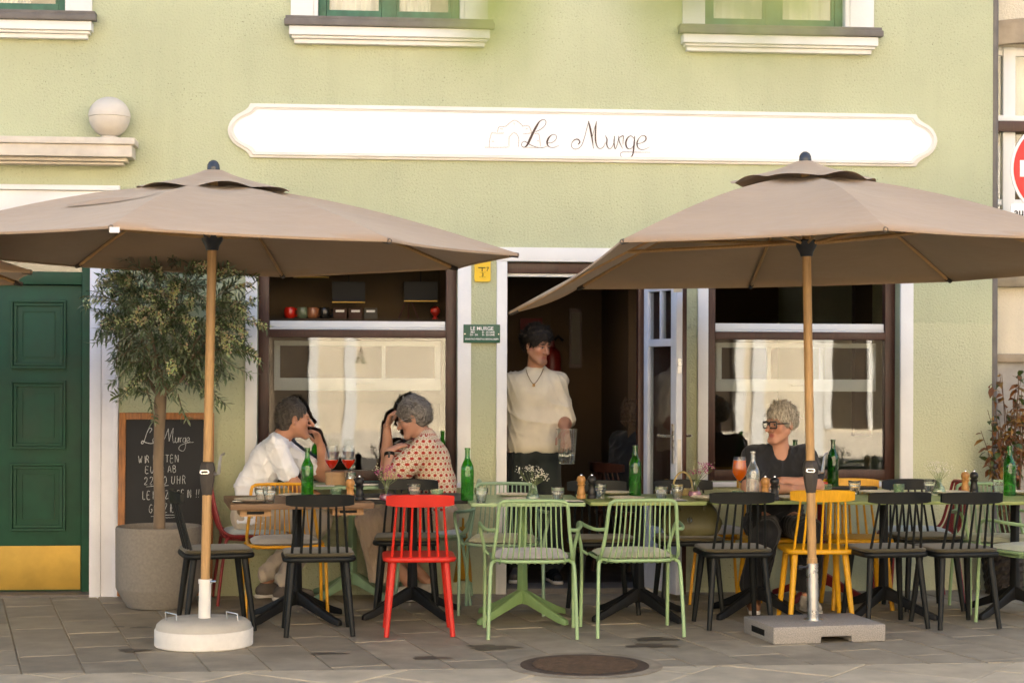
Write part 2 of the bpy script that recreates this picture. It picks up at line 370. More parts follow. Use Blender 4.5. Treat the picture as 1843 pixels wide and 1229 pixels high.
# ------------------------------------------------------------------ the green house
house = thing('green_house', 'pale green stuccoed house with ground floor cafe', 'building')
XR = onwall(1786, 500).x; XL = -5.4; ZT = 8.2
win1 = rect(463, 823, 462, 868); win2 = rect(1274, 1619, 462, 868)
door = rect(912, 1162, 472, 1063); gdoor = rect(-190, 162, 384, 1074)
up = [rect(-215, 122, -520, 37), rect(570, 832, -520, 44), rect(1266, 1524, -520, 64)]
zup0 = 3.87; ups = [(a, b, zup0, zup0+1.9) for a, b, _, _ in up]
zw0 = onwall(640, 868).z; zw1 = onwall(640, 462).z
win1 = (win1[0], win1[1], zw0, zw1); win2 = (win2[0], win2[1], zw0, zw1)
door = (door[0], door[1], -.05, door[3]); gdoor = (gdoor[0], gdoor[1], -.05, gdoor[3])
def holed(xa, xb, za, zb, holes, y0, y1, name, m, parent):
    xs = sorted({xa, xb, *[h[0] for h in holes], *[h[1] for h in holes]}); zs = sorted({za, zb, *[h[2] for h in holes], *[h[3] for h in holes]})
    xs = [x for x in xs if xa <= x <= xb]; zs = [z for z in zs if za <= z <= zb]
    def solid(i, j):
        if i < 0 or j < 0 or i >= len(xs)-1 or j >= len(zs)-1: return False
        cx = (xs[i]+xs[i+1])/2; cz = (zs[j]+zs[j+1])/2
        return not any(h[0] < cx < h[1] and h[2] < cz < h[3] for h in holes)
    mb = MB(); nx = len(xs); nz = len(zs)
    mb.v = [(x, y, z) for y in (y0, y1) for z in zs for x in xs]
    id_ = lambda i, j, k: k*nx*nz+j*nx+i
    for i in range(nx-1):
        for j in range(nz-1):
            if not solid(i, j): continue
            mb.f.append((id_(i, j, 0), id_(i+1, j, 0), id_(i+1, j+1, 0), id_(i, j+1, 0)))
            mb.f.append((id_(i, j, 1), id_(i, j+1, 1), id_(i+1, j+1, 1), id_(i+1, j, 1)))
            for (di, dj, e) in ((-1, 0, ((i, j), (i, j+1))), (1, 0, ((i+1, j+1), (i+1, j))), (0, -1, ((i+1, j), (i, j))), (0, 1, ((i, j+1), (i+1, j+1)))):
                if not solid(i+di, j+dj):
                    a, b = e; mb.f.append((id_(*a, 0), id_(*a, 1), id_(*b, 1), id_(*b, 0)))
    o = mb.build(name, m, parent); 
    for f in o.data.polygons: f.use_smooth = False
    return o
holed(XL, XR, -.05, ZT, [win1, win2, door, gdoor]+ups, 0, .32, 'wall', M['stucco'], house)
boxo('side_wall', M['stucco'], XR-.3, XR, .321, 7, -.05, ZT-.01, house)
boxo('side_wall', M['stucco'], XL, XL+.3, .321, 7, -.05, ZT-.01, house)
M['tile'] = mat('roof_tile', (.22, .09, .05), .85, .25, 6)
MB().add([(XL-.3, -.35, ZT), (XR+.2, -.35, ZT), (XR+.2, 4, ZT+2.3), (XL-.3, 4, ZT+2.3), (XR+.2, 8, ZT), (XL-.3, 8, ZT)], [(0, 1, 2, 3), (3, 2, 4, 5), (0, 5, 4, 1)]).build('roof', M['tile'], house)
# rooms behind the openings
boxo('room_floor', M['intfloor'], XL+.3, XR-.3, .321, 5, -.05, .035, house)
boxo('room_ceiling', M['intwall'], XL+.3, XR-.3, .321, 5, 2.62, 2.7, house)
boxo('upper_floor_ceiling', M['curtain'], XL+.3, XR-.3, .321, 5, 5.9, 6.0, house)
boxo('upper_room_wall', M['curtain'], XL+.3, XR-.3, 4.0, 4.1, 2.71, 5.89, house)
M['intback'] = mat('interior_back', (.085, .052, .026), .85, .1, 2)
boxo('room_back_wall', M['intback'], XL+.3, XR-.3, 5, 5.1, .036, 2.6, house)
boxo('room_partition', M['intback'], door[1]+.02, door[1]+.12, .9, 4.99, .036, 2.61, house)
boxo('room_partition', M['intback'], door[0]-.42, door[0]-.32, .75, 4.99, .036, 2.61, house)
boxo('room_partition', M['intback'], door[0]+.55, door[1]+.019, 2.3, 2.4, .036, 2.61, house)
# ground-floor trims
WH = M['white']; JB = M['whitejamb']
def surround(r, side, y0=-.022, top=None, m=WH, left=True, right=True):
    x0, x1, z0, z1 = r; zt = z1+(top or 0)
    if left: boxo('door_surround' if z0 < .2 else 'window_surround', m, x0-side[0], x0-.001, y0, .12, z0, zt, house, .004)
    if right: boxo('door_surround' if z0 < .2 else 'window_surround', m, x1+.001, x1+side[1], y0, .12, z0, zt, house, .004)
    if top: boxo('lintel', m, x0-side[0]-.004, x1+side[1]+.004, y0-.004, -.001, z1+.001, zt+.002, house, .004)
surround(win1, (.079, .092), top=.085); surround(win2, (.073, .092), top=.085)
surround(door, (.072, .072), top=.094)
# ---- ground-floor windows
def shop_window(r, name_x, panes, handle_x):
    x0, x1, z0, z1 = r; h = thing('window', None, None, (0, 0, 0)); h.parent = house
    BW = M['brownwood']; zt0 = onwall(640, 607).z; zt1 = onwall(640, 593).z; fw = .072; ya = .10; yb = .175
    boxo('frame', BW, x0+.001, x0+fw, ya, yb, z0, z1-.001, h, .004); boxo('frame', BW, x1-fw, x1-.001, ya, yb, z0, z1-.001, h, .004)
    boxo('frame', BW, x0+fw, x1-fw, ya, yb, z1-.06, z1-.001, h, .004); boxo('frame', BW, x0+fw, x1-fw, ya, yb, z0, z0+.075, h, .004)
    boxo('transom', BW, x0+fw, x1-fw, ya-.006, yb, zt0, zt1, h, .004)
    wa = onwall(640, 591).z; wb = onwall(640, 577).z
    boxo('sash_rest', M['whiteframe'], x0+fw+.004, x1-fw-.004, ya+.012, yb+.03, zt1+.002, zt1+.014, h, .002)
    boxo('sash_rest', M['whiteframe'], x0+fw+.004, x1-fw-.004, ya+.02, yb+.03, zt1+.016, wb, h, .003)
    boxo('pane', M['glass'], x0+fw, x1-fw, .128, .132, z0+.075, zt0, h)
    # hopper sash hung open behind the lower pane
    W = M['whiteframe']; a0 = x0+fw+.03; a1 = x1-fw-.03; b1 = zt0-.02; b0 = zt0-.36; y0 = .215; y1 = .25
    boxo('sash', W, a0, a1, y0, y1, b1-.035, b1, h, .004); boxo('sash', W, a0, a1, y0, y1, b0, b0+.085, h, .004)
    boxo('sash', W, a0, a0+.04, y0, y1, b0+.085, b1-.035, h, .004); boxo('sash', W, a1-.04, a1, y0, y1, b0+.085, b1-.035, h, .004)
    for q in panes:
        xx = a0+(a1-a0)*q; boxo('glazing_bar', W, xx-.013, xx+.013, y0, y1, b0+.085, b1-.035, h, .003)
    mb = MB(); hx = a0+(a1-a0)*handle_x
    mb.box(hx-.02, hx+.01, y0-.02, y0-.001, b0+.03, b0+.06); mb.tube([(hx-.005, y0-.02, b0+.045), (hx-.002, y0-.035, b0+.045), (hx+.12, y0-.04, b0+.05)], .009, 8)
    mb.build('window_handle', W, h, smooth=True)
    boxo('sill', M['whitejamb'], x0-.03, x1+.03, -.035, .099, z0-.035, z0-.002, house, .004)
    # things seen through the glass: inner ledge, blinds
    boxo('inner_ledge', M['whiteframe'], x0, x1, .18, .34, z0-.02, z0+.02, h)
    return h
shop_window(win1, 0, (.655,), .50); shop_window(win2, 1, (.33, .66), .47)
# curtain behind the left window's middle, wall shelf in the rooms
def curtain(xa, xb, za, zb, y, folds, name, parent, m=None, amp=.02):
    n = folds*6; vs = []; fs = []
    for i in range(n+1):
        t = i/n; x = xa+(xb-xa)*t; yy = y+amp*math.sin(t*folds*2*math.pi)+amp*.4*math.sin(t*folds*5.1)
        vs += [(x, yy, za), (x+.004, yy*1.0, zb)]
    fs = [(2*i, 2*i+2, 2*i+3, 2*i+1) for i in range(n)]
    return MB().add(vs, fs).build(name, m or M['curtain'], parent, smooth=60)
# ---- cafe door: head, threshold, leaf
x0, x1, z0, z1 = door
boxo('door_head', M['brownwood'], x0+.001, x1-.001, .03, .12, z1-.075, z1-.001, house, .004)
boxo('door_head', M['whiteframe'], x0+.001, x1-.001, .05, .11, z1-.098, z1-.077, house, .003)
boxo('threshold', M['darkmetal'], x0+.001, x1-.001, -.03, .32, -.04, .035, house, .004)
boxo('door_jamb', M['brownwood'], x1-.045, x1-.001, .05, .14, .036, z1-.099, house, .003)
leaf = thing('door', None, None, (x1-.02, -.03, .045), 0); leaf.parent = house
leaf.rotation_euler = (0, 0, R(-90+16))
lw, lh = .50, z1-.15; LM = M['lilac']
boxo('leaf_stile', LM, 0, .065, 0, .045, 0, lh, leaf, .004); boxo('leaf_stile', LM, lw-.085, lw, 0, .045, 0, lh, leaf, .004)
boxo('leaf_rail', LM, .065, lw-.085, .001, .044, 0, .42, leaf, .004); boxo('leaf_rail', LM, .065, lw-.085, .001, .044, lh-.10, lh, leaf, .004)
boxo('leaf_rail', LM, .065, lw-.085, .001, .044, lh-.47, lh-.42, leaf, .004); boxo('leaf_muntin', LM, .235, .262, .004, .041, lh-.42, lh-.10, leaf, .003)
boxo('leaf_panel', LM, .10, lw-.12, -.005, .05, .10, .33, leaf, .006)
boxo('pane', M['glass_up'], .065, lw-.085, .02, .024, .42, lh-.10, leaf)
boxo('outer_cladding', M['brownwood'], -.002, lw+.002, .0455, .075, 0, lh, leaf, .003)
boxo('lock_plate', M['steel'], lw+.001, lw+.004, .01, .035, .75, 1.02, leaf); boxo('lock_plate', M['steel'], lw+.001, lw+.004, .01, .035, 1.45, 1.55, leaf)
mb = MB(); mb.box(lw-.055, lw-.025, -.008, -.001, .86, 1.12); mb.tube([(lw-.04, .07, 1.04), (lw-.04, .13, 1.04), (lw-.05, .135, 1.04), (lw-.16, .135, 1.04)], .009, 8)
mb.tube([(lw-.04, -.001, 1.04), (lw-.04, -.055, 1.04), (lw-.05, -.06, 1.04), (lw-.15, -.06, 1.04)], .009, 8); mb.build('handle', M['steel'], leaf, smooth=True)
# ---- green double door with brass kick plate
x0, x1, z0, z1 = gdoor; yd = .16
gd = thing('door', None, None); gd.parent = house; gd['label'] = 'dark green panelled street door with brass kick plate'
GD = M['greendoor']
xs = onwall(147, 760, -yd).x; xl = x0
boxo('frame', GD, xs+.004, x1-.001, yd-.03, yd+.10, 0, z1-.001, gd, .004)
zt = onwall(70, 489, -yd).z; zh = onwall(70, 512, -yd).z
boxo('transom_rail', GD, x0+.001, xs+.002, yd-.02, yd+.08, zh, zt, gd, .004)
boxo('transom_pane', M['glass_up'], x0, xs, yd+.03, yd+.035, zt, z1-.05, gd)
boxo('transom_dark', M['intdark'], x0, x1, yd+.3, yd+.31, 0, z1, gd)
boxo('frame', GD, x0, xs, yd-.02, yd+.08, z1-.05, z1-.001, gd)
lw = xs-onwall(-10, 760, -yd).x
for li in range(2):
    xa = xs-lw*(li+1)+.003; xb = xs-lw*li-.003
    boxo('leaf', GD, xa, xb, yd+.012, yd+.05, .02, zh-.006, gd, .003)
    zz = [(onwall(70, a, -yd).z, onwall(70, b, -yd).z) for a, b in ((663, 540), (808, 685), (955, 833))]
    pw = (onwall(120, 700, -yd).x-onwall(20, 700, -yd).x); cx = (xa+xb)/2
    for (za, zb) in zz:
        pn = MB()
        def ring(ox, oz, y0_, y1_, t):
            X0, X1, Z0, Z1 = cx-pw/2+ox, cx+pw/2-ox, za+oz, zb-oz
            pn.box(X0, X1, y0_, y1_, Z1-t, Z1); pn.box(X0, X1, y0_, y1_, Z0, Z0+t); pn.box(X0, X0+t, y0_, y1_, Z0+t, Z1-t); pn.box(X1-t, X1, y0_, y1_, Z0+t, Z1-t)
        ring(0, 0, yd-.012, yd+.0115, .016); ring(.02, .02, yd-.002, yd+.0112, .02)
        po = pn.build('door_panel', GD, gd, bevel=.003)
        pm = MB(); X0, X1, Z0, Z1 = cx-pw/2+.075, cx+pw/2-.075, za+.075, zb-.075
        t = .004
        pm.box(X0, X1, yd+.005, yd+.0115, Z1-t, Z1); pm.box(X0, X1, yd+.005, yd+.0115, Z0, Z0+t); pm.box(X0, X0+t, yd+.005, yd+.0115, Z0+t, Z1-t); pm.box(X1-t, X1, yd+.005, yd+.0115, Z0+t, Z1-t)
        pm.build('fillet', GD, po)
    boxo('kick_plate', M['brass'], xa+.004, xb-.004, yd+.006, yd+.0115, .03, onwall(70, 982, -yd).z, gd, .001)
boxo('threshold', M['darkmetal'], x0, x1, -.03, yd+.1, -.04, .018, gd)
# white surround of the green door: fluted pilaster, lintel block, cornice, ball
sx1 = onwall(214, 700).x
zl1 = onwall(100, 334).z; zl0 = gdoor[3]
boxo('pilaster', JB, gdoor[1]+.001, gdoor[1]+.075, -.03, .12, -.03, zl0, house, .005)
boxo('pilaster', JB, gdoor[1]+.0755, sx1-.03, -.018, .0, -.03, zl0, house, .004); boxo('pilaster', JB, sx1-.0295, sx1, -.034, .0, -.03, zl0, house, .005)
boxo('lintel', WH, gdoor[0]-.2, sx1-.035, -.024, .12, zl0+.001, zl1-.035, house, .004)
MB().box(gdoor[0]-.2, sx1+.006, -.048, -.001, zl1-.034, zl1).box(sx1-.034, sx1+.006, -.048, -.001, zl0-.05, zl1-.0345).build('lintel_moulding', WH, house, bevel=.004, smooth=50)
zc = [onwall(120, v, .2).z for v in (247, 259, 281, 293)]
xc = onwall(243, 260, .2).x
cor = thing('cornice', None, None); cor.parent = house
boxo('cornice_slab', M['stone'], gdoor[0]-.4, xc, -.22, -.001, zc[1], zc[0], cor, .006)
boxo('cornice_fascia', M['stone'], gdoor[0]-.4, xc-.02, -.20, -.001, zc[2], zc[1]-.001, cor, .005)
boxo('cornice_step', M['stone'], gdoor[0]-.4, xc-.06, -.145, -.001, zc[2]-.025, zc[2]-.001, cor, .008); boxo('cornice_step', M['stone'], gdoor[0]-.4, xc-.085, -.11, -.001, zc[3], zc[2]-.026, cor, .008)
bc = onwall(197, 211, .12); rb = .133
ball = thing('stone_ball', 'round pale stone ball standing on the cornice over the green door', 'stone ball', (bc.x, -.12, zc[0]))
MB().lathe([(.055, 0), (.06, .012), (.05, .02)], 24).build('foot', M['stone'], ball, smooth=True)
pr = [(max(.004, rb*math.cos(a)), rb+.012+rb*math.sin(a)) for a in np.linspace(-math.pi/2, -.02, 14)]
pr2 = [(max(.004, (rb+.004)*math.cos(a)), rb+.012+rb*math.sin(a)) for a in np.linspace(0.0, math.pi/2, 14)]
MB().lathe(pr+pr2, 40).build('ball', M['stone'], ball, smooth=50)
# ---- upper windows
def upper_window(r, pxs, pyS, curt):
    x0, x1, z0, z1 = r; h = thing('window', None, None); h.parent = house; G = M['greenframe']
    L, Rr = pxs; ssl = onwall(L, pyS).x; ssr = onwall(Rr, pyS).x
    boxo('surround', WH, ssl+.02, x0-.02, -.03, -.001, z0, z1+.12, h, .004); boxo('surround', WH, x1+.02, ssr-.02, -.03, -.001, z0, z1+.12, h, .004)
    boxo('reveal', WH, x0-.0195, x0+.012, -.018, .12, z0, z1, h, .003); boxo('reveal', WH, x1-.012, x1+.0195, -.018, .12, z0, z1, h, .003)
    boxo('sill', M['darkmetal'], ssl-.012, ssr+.012, -.115, .11, z0-.022, z0, h, .006); boxo('sill', M['darkmetal'], ssl-.02, ssr+.02, -.13, -.06, z0-.065, z0-.0225, h, .008)
    zz = z0-.066; pj = (-.105, -.085, -.055); 
    for k, (t, y, ins) in enumerate(((.06, -.105, .012), (.018, -.082, .028), (.03, -.055, .045))):
        boxo('moulding', M['white'], ssl+ins, ssr-ins, y, -.001, zz-t, zz-.0008, h, .004); zz -= t
    a0, a1 = x0+.0125, x1-.0125; xm = (a0+a1)/2
    for (u, v) in ((a0, a0+.055), (a1-.055, a1), (xm-.05, xm+.05)): boxo('frame', G, u, v, .05, .11, z0+.001, z1-.001, h, .006)
    for (u, v) in ((a0+.0555, xm-.0505), (xm+.0505, a1-.0555)):
        boxo('frame', G, u, v, .055, .105, z0+.001, z0+.075, h, .006); boxo('frame', G, u, v, .055, .105, z1-.07, z1-.001, h, .006)
        boxo('frame', G, u, u+.02, .062, .10, z0+.075, z1-.07, h, .003); boxo('frame', G, v-.02, v, .062, .10, z0+.075, z1-.07, h, .003)
        boxo('pane', M['glass_up'], u+.02, v-.02, .078, .082, z0+.075, z1-.07, h)
    for (ca, cb) in curt: curtain(a0+(a1-a0)*ca, a0+(a1-a0)*cb, z0+.05, z1, .22, 6, 'curtain', h)
    return h
upper_window(ups[0], (-262, 172), 30, ((.1, .45), (.60, .78)))
upper_window(ups[1], (518, 883), 45, ((.03, .47), (.5, .80)))
upper_window(ups[2], (1222, 1576), 62, ((.03, .47), (.52, .96)))
# ---- neighbour house on the right
nb = thing('cream_house', 'cream rendered house with arched window at right edge', 'building')
nx0 = XR+.03; nx1 = XR+7
nw = rect(1790, 2010, 92, 420, -.25); ny = .25
nwin = (onwall(1776, 300, -ny).x, onwall(2010, 300, -ny).x, onwall(1820, 420, -ny).z, onwall(1820, 82, -ny).z)
nwin = (nx0+.03, nwin[1], nwin[2], nwin[3])
holed(nx0, nx1, -.05, 7.8, [nwin], ny, ny+.3, 'wall', M['cream'], nb)
zl = onwall(1815, 505, -ny).z
boxo('ledge', mat('ledge_stone', (.33, .27, .18), .9, .25, 8, .5, 40, dirt=.4), nx0, nx1, ny-.07, ny-.001, onwall(1815, 517, -ny).z, onwall(1815, 497, -ny).z, nb, .01)
pts = []
M['sandstone'] = mat('sandstone', (.36, .29, .20), .9, .2, 8, .5, 40, dirt=.3)
cx = (nwin[0]+nwin[1])/2; hw = (nwin[1]-nwin[0])/2+.06
arch = MB()
for k in range(13):
    t = -1+2*k/12; zz = nwin[3]+.02-.05*t*t; arch.v += [(cx+hw*t, ny-.08, zz), (cx+hw*t, ny-.08, zz+.17), (cx+hw*t, ny-.001, zz+.17), (cx+hw*t, ny-.001, zz)]
for k in range(12):
    for q in range(4): arch.f.append((4*k+q, 4*k+(q+1) % 4, 4*k+4+(q+1) % 4, 4*k+4+q))
arch.build('arch_lintel', M['sandstone'], nb, smooth=30)
nwn = thing('window', None, None); nwn.parent = nb; W = M['whiteframe']
zt = onwall(1815, 212, -ny).z; zb2 = onwall(1815, 236, -ny).z
xf = [nwin[0]+.0, onwall(1806, 300, -ny).x, onwall(1822, 300, -ny).x]
boxo('frame', W, nwin[0], nwin[0]+.05, ny+.08, ny+.14, nwin[2], nwin[3], nwn, .004)
boxo('mullion', W, onwall(1812, 300, -ny).x, onwall(1829, 300, -ny).x+.02, ny+.07, ny+.14, nwin[2], nwin[3], nwn, .005)
boxo('frame', W, nwin[1]-.05, nwin[1], ny+.08, ny+.14, nwin[2], nwin[3], nwn, .004)
boxo('frame', W, nwin[0]+.05, nwin[1]-.05, ny+.085, ny+.135, nwin[3]-.06, nwin[3], nwn, .004)
boxo('transom', M['brownwood'], nwin[0]+.001, nwin[1]-.001, ny+.02, ny+.065, zb2, zt-.02, nwn, .004); boxo('transom', W, nwin[0]+.001, nwin[1]-.001, ny+.03, ny+.135, zt-.019, zt+.02, nwn, .004)
boxo('glazing_bar', W, nwin[0]+.05, nwin[1]-.05, ny+.09, ny+.13, onwall(1815, 362, -ny).z-.02, onwall(1815, 362, -ny).z+.02, nwn, .003)
boxo('frame', W, nwin[0]+.05, nwin[1]-.05, ny+.085, ny+.135, nwin[2], nwin[2]+.06, nwn, .004)
boxo('pane', M['glass_up'], nwin[0]+.05, nwin[1]-.05, ny+.1, ny+.104, nwin[2], nwin[3], nwn)
curtain(nwin[0]+.02, nwin[1]-.02, zt, nwin[3], ny+.24, 9, 'curtain', nwn)
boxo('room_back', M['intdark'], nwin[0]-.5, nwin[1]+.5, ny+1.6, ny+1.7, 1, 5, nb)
boxo('roof', M['tile'], nx0, nx1, ny-.2, 7, 7.81, 8.1, nb); boxo('side_wall', M['cream'], nx1-.3, nx1, ny+.301, 7, 0, 7.8, nb)
gp = M['sandstone']
boxo('garden_wall', mat('grey_render', (.36, .33, .28), .9, .25, 5, .4, 50, dirt=.5), nx0, nx1, ny-.16, ny-.001, -.03, onwall(1815, 645, -ny).z-.03, nb, .006)
boxo('wall_coping', M['sandstone'], nx0, nx1, ny-.19, ny-.0015, onwall(1815, 645, -ny).z-.029, onwall(1815, 645, -ny).z+.03, nb, .01)
MB().tube([(XR+.018, .03, -.02), (XR+.018, .03, 7.6)], .03, 10).build('downpipe', M['darkmetal'], nb, smooth=True)
# ---- the far side of the street, seen only in the window panes
opp = thing('opposite_house', 'sunlit beige house reflected in the cafe window panes', 'building')
OY = -19.0
oh = [(-3.3, -1.85, 0, 2.4), (4.6, 5.75, 0, 2.4), (7.5, 9.0, .5, 2.6), (-7.6, -6.4, .9, 2.3), (11.2, 12.4, .9, 2.3)]+[(-9.6+i*3.4, -8.2+i*3.4, 3.9, 5.7) for i in range(7)]
holed(-14, 16, -.04, 9.5, oh, OY-.4, OY, 'wall', M['opp'], opp)
for (a, b, c_, d) in oh:
    q = boxo('window', M['intdark'], a, b, OY-.3, OY-.2, c_, d, opp)
    boxo('surround', M['white'], a-.16, a-.001, OY+.001, OY+.05, c_, d, opp); boxo('surround', M['white'], b+.001, b+.16, OY+.001, OY+.05, c_, d, opp)
    boxo('glazing_bar', M['white'], (a+b)/2-.04, (a+b)/2+.04, OY-.19, OY-.15, c_, d, opp)
for xx in (-1.15, 6.15, 7.2): boxo('pilaster', M['white'], xx-.11, xx+.11, OY+.001, OY+.09, 0, 3.2, opp)
boxo('plinth', M['stone'], -14, 16, OY+.0015, OY+.06, -.04, .45, opp); boxo('roof', M['tile'], -14.2, 16.2, OY-6, OY+.3, 9.51, 9.9, opp)
# ------------------------------------------------------------------ shop sign with brush lettering
def ribbon(mb, pts, wid, y, conv, n=6):
    P = crom([(*p, w_) for p, w_ in zip(pts, wid)], n) if len(pts) > 2 else [np.array((*p, w_), float) for p, w_ in zip(pts, wid)]
    base = len(mb.v); m = len(P)
    for i in range(m):
        a = P[max(i-1, 0)]; b = P[min(i+1, m-1)]; t = b[:2]-a[:2]; L = np.linalg.norm(t)+1e-9; nn = np.array((-t[1], t[0]))/L
        for s_ in (-1, 1):
            q = P[i][:2]+nn*s_*P[i][2]/2; x, z = conv(q); mb.v.append((x, y-.0003*(len(mb.f) % 7)/7, z))
    for i in range(m-1): mb.f.append((base+2*i, base+2*i+2, base+2*i+3, base+2*i+1))
sg = thing('shop_sign', 'long white plaster name panel with brown brush lettering above the cafe door', 'sign')
sign_pts = [(450, 187), (1655, 207), (1668, 224), (1681, 238), (1685.5, 253), (1681, 268), (1668, 280), (1659, 300), (441, 285), (432, 268), (415, 252), (410, 236), (414, 219), (430, 205)]
cen = onwall(1048, 243)
base_poly = [(onwall(a, b).x, onwall(a, b).z) for a, b in sign_pts]
# straighten: same top and bottom height along the wall
zt_, zb_ = (base_poly[0][1]+base_poly[1][1])/2, (base_poly[7][1]+base_poly[8][1])/2
zm_ = (zt_+zb_)/2; hh = (zt_-zb_)/2; xL = base_poly[11][0]; xR_ = base_poly[4][0]
def sign_outline(ins):
    k = []
    hf = [(.150, 1.0), (.137, .86), (.120, .765), (.094, .675), (.062, .58), (.034, .45), (.014, .28), (.004, .13)]; half = hf+[(0.0, 0.0)]+[(a, -b) for a, b in reversed(hf)]
    h2 = hh-ins
    for dx, f in half: k.append((xL+ins+dx, zm_+f*h2))
    for dx, f in reversed(half): k.append((xR_-ins-dx, zm_+f*h2))
    return k[::-1]
def ring_prism(a, b, y0, y1):
    n = len(a); vs = [(x, y0, z) for x, z in a]+[(x, y0, z) for x, z in b]+[(x, y1, z) for x, z in a]+[(x, y1, z) for x, z in b]
    fs = []
    for i in range(n):
        j = (i+1) % n; fs += [(i, j, j+n, i+n), (i, i+2*n, j+2*n, j), (i+n, j+n, j+3*n, i+3*n), (i+2*n, i+3*n, j+3*n, j+2*n)]
    return MB().add(vs, fs)
ring_prism(sign_outline(0), sign_outline(.0155), -.022, -.0005).build('moulding', M['signtrim'], sg, bevel=.004, smooth=50)
ring_prism(sign_outline(.016), sign_outline(.0295), -.036, -.0005).build('moulding', M['signtrim'], sg, bevel=.004, smooth=50)
ring_prism(sign_outline(.030), sign_outline(.0395), -.030, -.0005).build('moulding', M['signtrim'], sg, bevel=.003, smooth=50)
MB().prism(sign_outline(.040), -.024, -.0005).build('panel', M['signw'], sg)
cz = lambda q: (lambda v: (v.x, v.z))(onwall(840+q[0]/4.007, 180+q[1]/4.007, .03))
T, K = 4, 11
lt = MB(); yy = -.026
ribbon(lt, [(497, 230), (530, 215), (560, 190), (572, 165), (566, 147), (548, 144), (525, 157), (505, 188), (480, 235), (455, 288), (437, 325), (418, 342), (400, 336), (396, 316), (412, 300), (432, 306), (462, 326), (502, 340), (545, 345), (582, 334)],
       [T, T, T, T, T, 5, 8, 15, 17, 17, 13, 6, T, T, T, 5, 5, T, T, 2], yy, cz)
ribbon(lt, [(586, 312), (615, 308), (640, 290), (648, 266), (634, 250), (610, 256), (590, 277), (580, 305), (586, 330), (606, 343), (635, 342), (664, 330)], [T, T, T, T, T, 6, 12, 13, 8, T, T, 2], yy-.0006, cz)
ribbon(lt, [(803, 322), (816, 305), (803, 285), (777, 289), (758, 313), (757, 338), (778, 355), (806, 350), (831, 324), (850, 270), (866, 208), (881, 154)], [7, 9, 9, 7, T, T, T, T, T, T, T, T], yy, cz)
ribbon(lt, [(878, 152), (891, 205), (903, 270), (915, 352)], [6, 13, 11, 3], yy-.0006, cz)
ribbon(lt, [(902, 282), (918, 222), (937, 154)], [3, 4, 4], yy-.0012, cz)
ribbon(lt, [(937, 154), (930, 215), (929, 285), (940, 334), (962, 352), (985, 340), (1002, 308)], [3, 10, 11, 7, T, T, 2], yy-.0018, cz)
ribbon(lt, [(1000, 256), (1012, 285), (1010, 320), (1022, 348), (1040, 350), (1060, 315), (1067, 260)], [3, 9, 9, 6, T, T, T], yy, cz)
ribbon(lt, [(1067, 260), (1063, 310), (1071, 353), (1086, 322), (1098, 262)], [5, 8, 6, T, T], yy-.0006, cz)
ribbon(lt, [(1096, 260), (1101, 300), (1124, 352)], [4, 6, 3], yy-.0012, cz)
ribbon(lt, [(1098, 275), (1112, 266), (1130, 261), (1128, 300), (1127, 325)], [3, 6, 6, 4, 2], yy-.0018, cz)
ribbon(lt, [(1208, 278), (1185, 260), (1160, 276), (1148, 312), (1157, 346), (1180, 354), (1202, 332), (1211, 272)], [4, 5, 9, 12, 9, T, T, T], yy, cz)
ribbon(lt, [(1212, 260), (1207, 330), (1197, 396), (1175, 415), (1140, 418), (1110, 402), (1116, 380), (1152, 376), (1240, 378), (1325, 378)], [5, 11, 9, 6, T, T, T, T, 3, 2], yy-.0006, cz)
ribbon(lt, [(1228, 318), (1262, 310), (1290, 292), (1291, 266), (1266, 258), (1241, 280), (1228, 315), (1240, 350), (1275, 359), (1322, 340)], [T, T, 8, 8, T, 5, 10, 6, T, 2], yy-.0012, cz)
lt.build('lettering', M['letter'], sg)
hd = MB()
for pl in ([(163, 340), (166, 290), (179, 238)], [(178, 238), (225, 241), (268, 240)], [(222, 232), (232, 197), (262, 193), (287, 190)], [(283, 191), (315, 163), (347, 147), (377, 163), (406, 189)], [(398, 190), (447, 190), (469, 236)], [(408, 246), (440, 243), (470, 238)],
           [(490, 243), (519, 246), (529, 300), (531, 336)], [(305, 338), (306, 268)], [(306, 268), (342, 237), (374, 271), (373, 340)], [(130, 342), (225, 343), (302, 341)], [(420, 342), (540, 345)], [(180, 298), (198, 300)], [(243, 208), (262, 212)], [(425, 212), (440, 206)], [(508, 292), (520, 298)], [(340, 165), (343, 178)]):
    ribbon(hd, pl, [3.0]*len(pl), yy+.0004, cz)
hd.build('house_drawing', M['letter_tan'], sg)
# ------------------------------------------------------------------ small plates by the door
def text(s, size, x, z, y, m, parent, name='lettering', align='CENTER', sx=1.0, bold=0.0):
    cu = bpy.data.curves.new('txt', 'FONT'); cu.body = s; cu.size = size; cu.align_x = align; cu.align_y = 'CENTER'; cu.offset = bold
    o = bpy.data.objects.new('txt', cu); C.objects.link(o)
    dg = bpy.context.evaluated_depsgraph_get(); me = bpy.data.meshes.new_from_object(o.evaluated_get(dg))
    bpy.data.objects.remove(o); me.materials.clear(); me.materials.append(m)
    q = link(name, me, parent, (x, y, z), (R(90), 0, 0)); q.scale = (sx, 1, 1); return q
r = rect(834, 900, 584, 617, .02)
pl = thing('opening_hours_plate', 'small dark green opening hours plate between window and door', 'sign', ((r[0]+r[1])/2, -.0012, (r[2]+r[3])/2))
hw, hh2 = (r[1]-r[0])/2, (r[3]-r[2])/2
boxo('plate', M['greenplate'], -hw, hw, -.026, 0.0, -hh2, hh2, pl, .002)
WP = M['whitepaint']
text('LE MURGE', .034, 0, .034, -.0275, WP, pl, bold=.0004)
text('MO', .018, -.062, .010, -.0275, WP, pl, bold=.0003); text('8 - 15 UHR', .018, .045, .010, -.0275, WP, pl, bold=.0003)
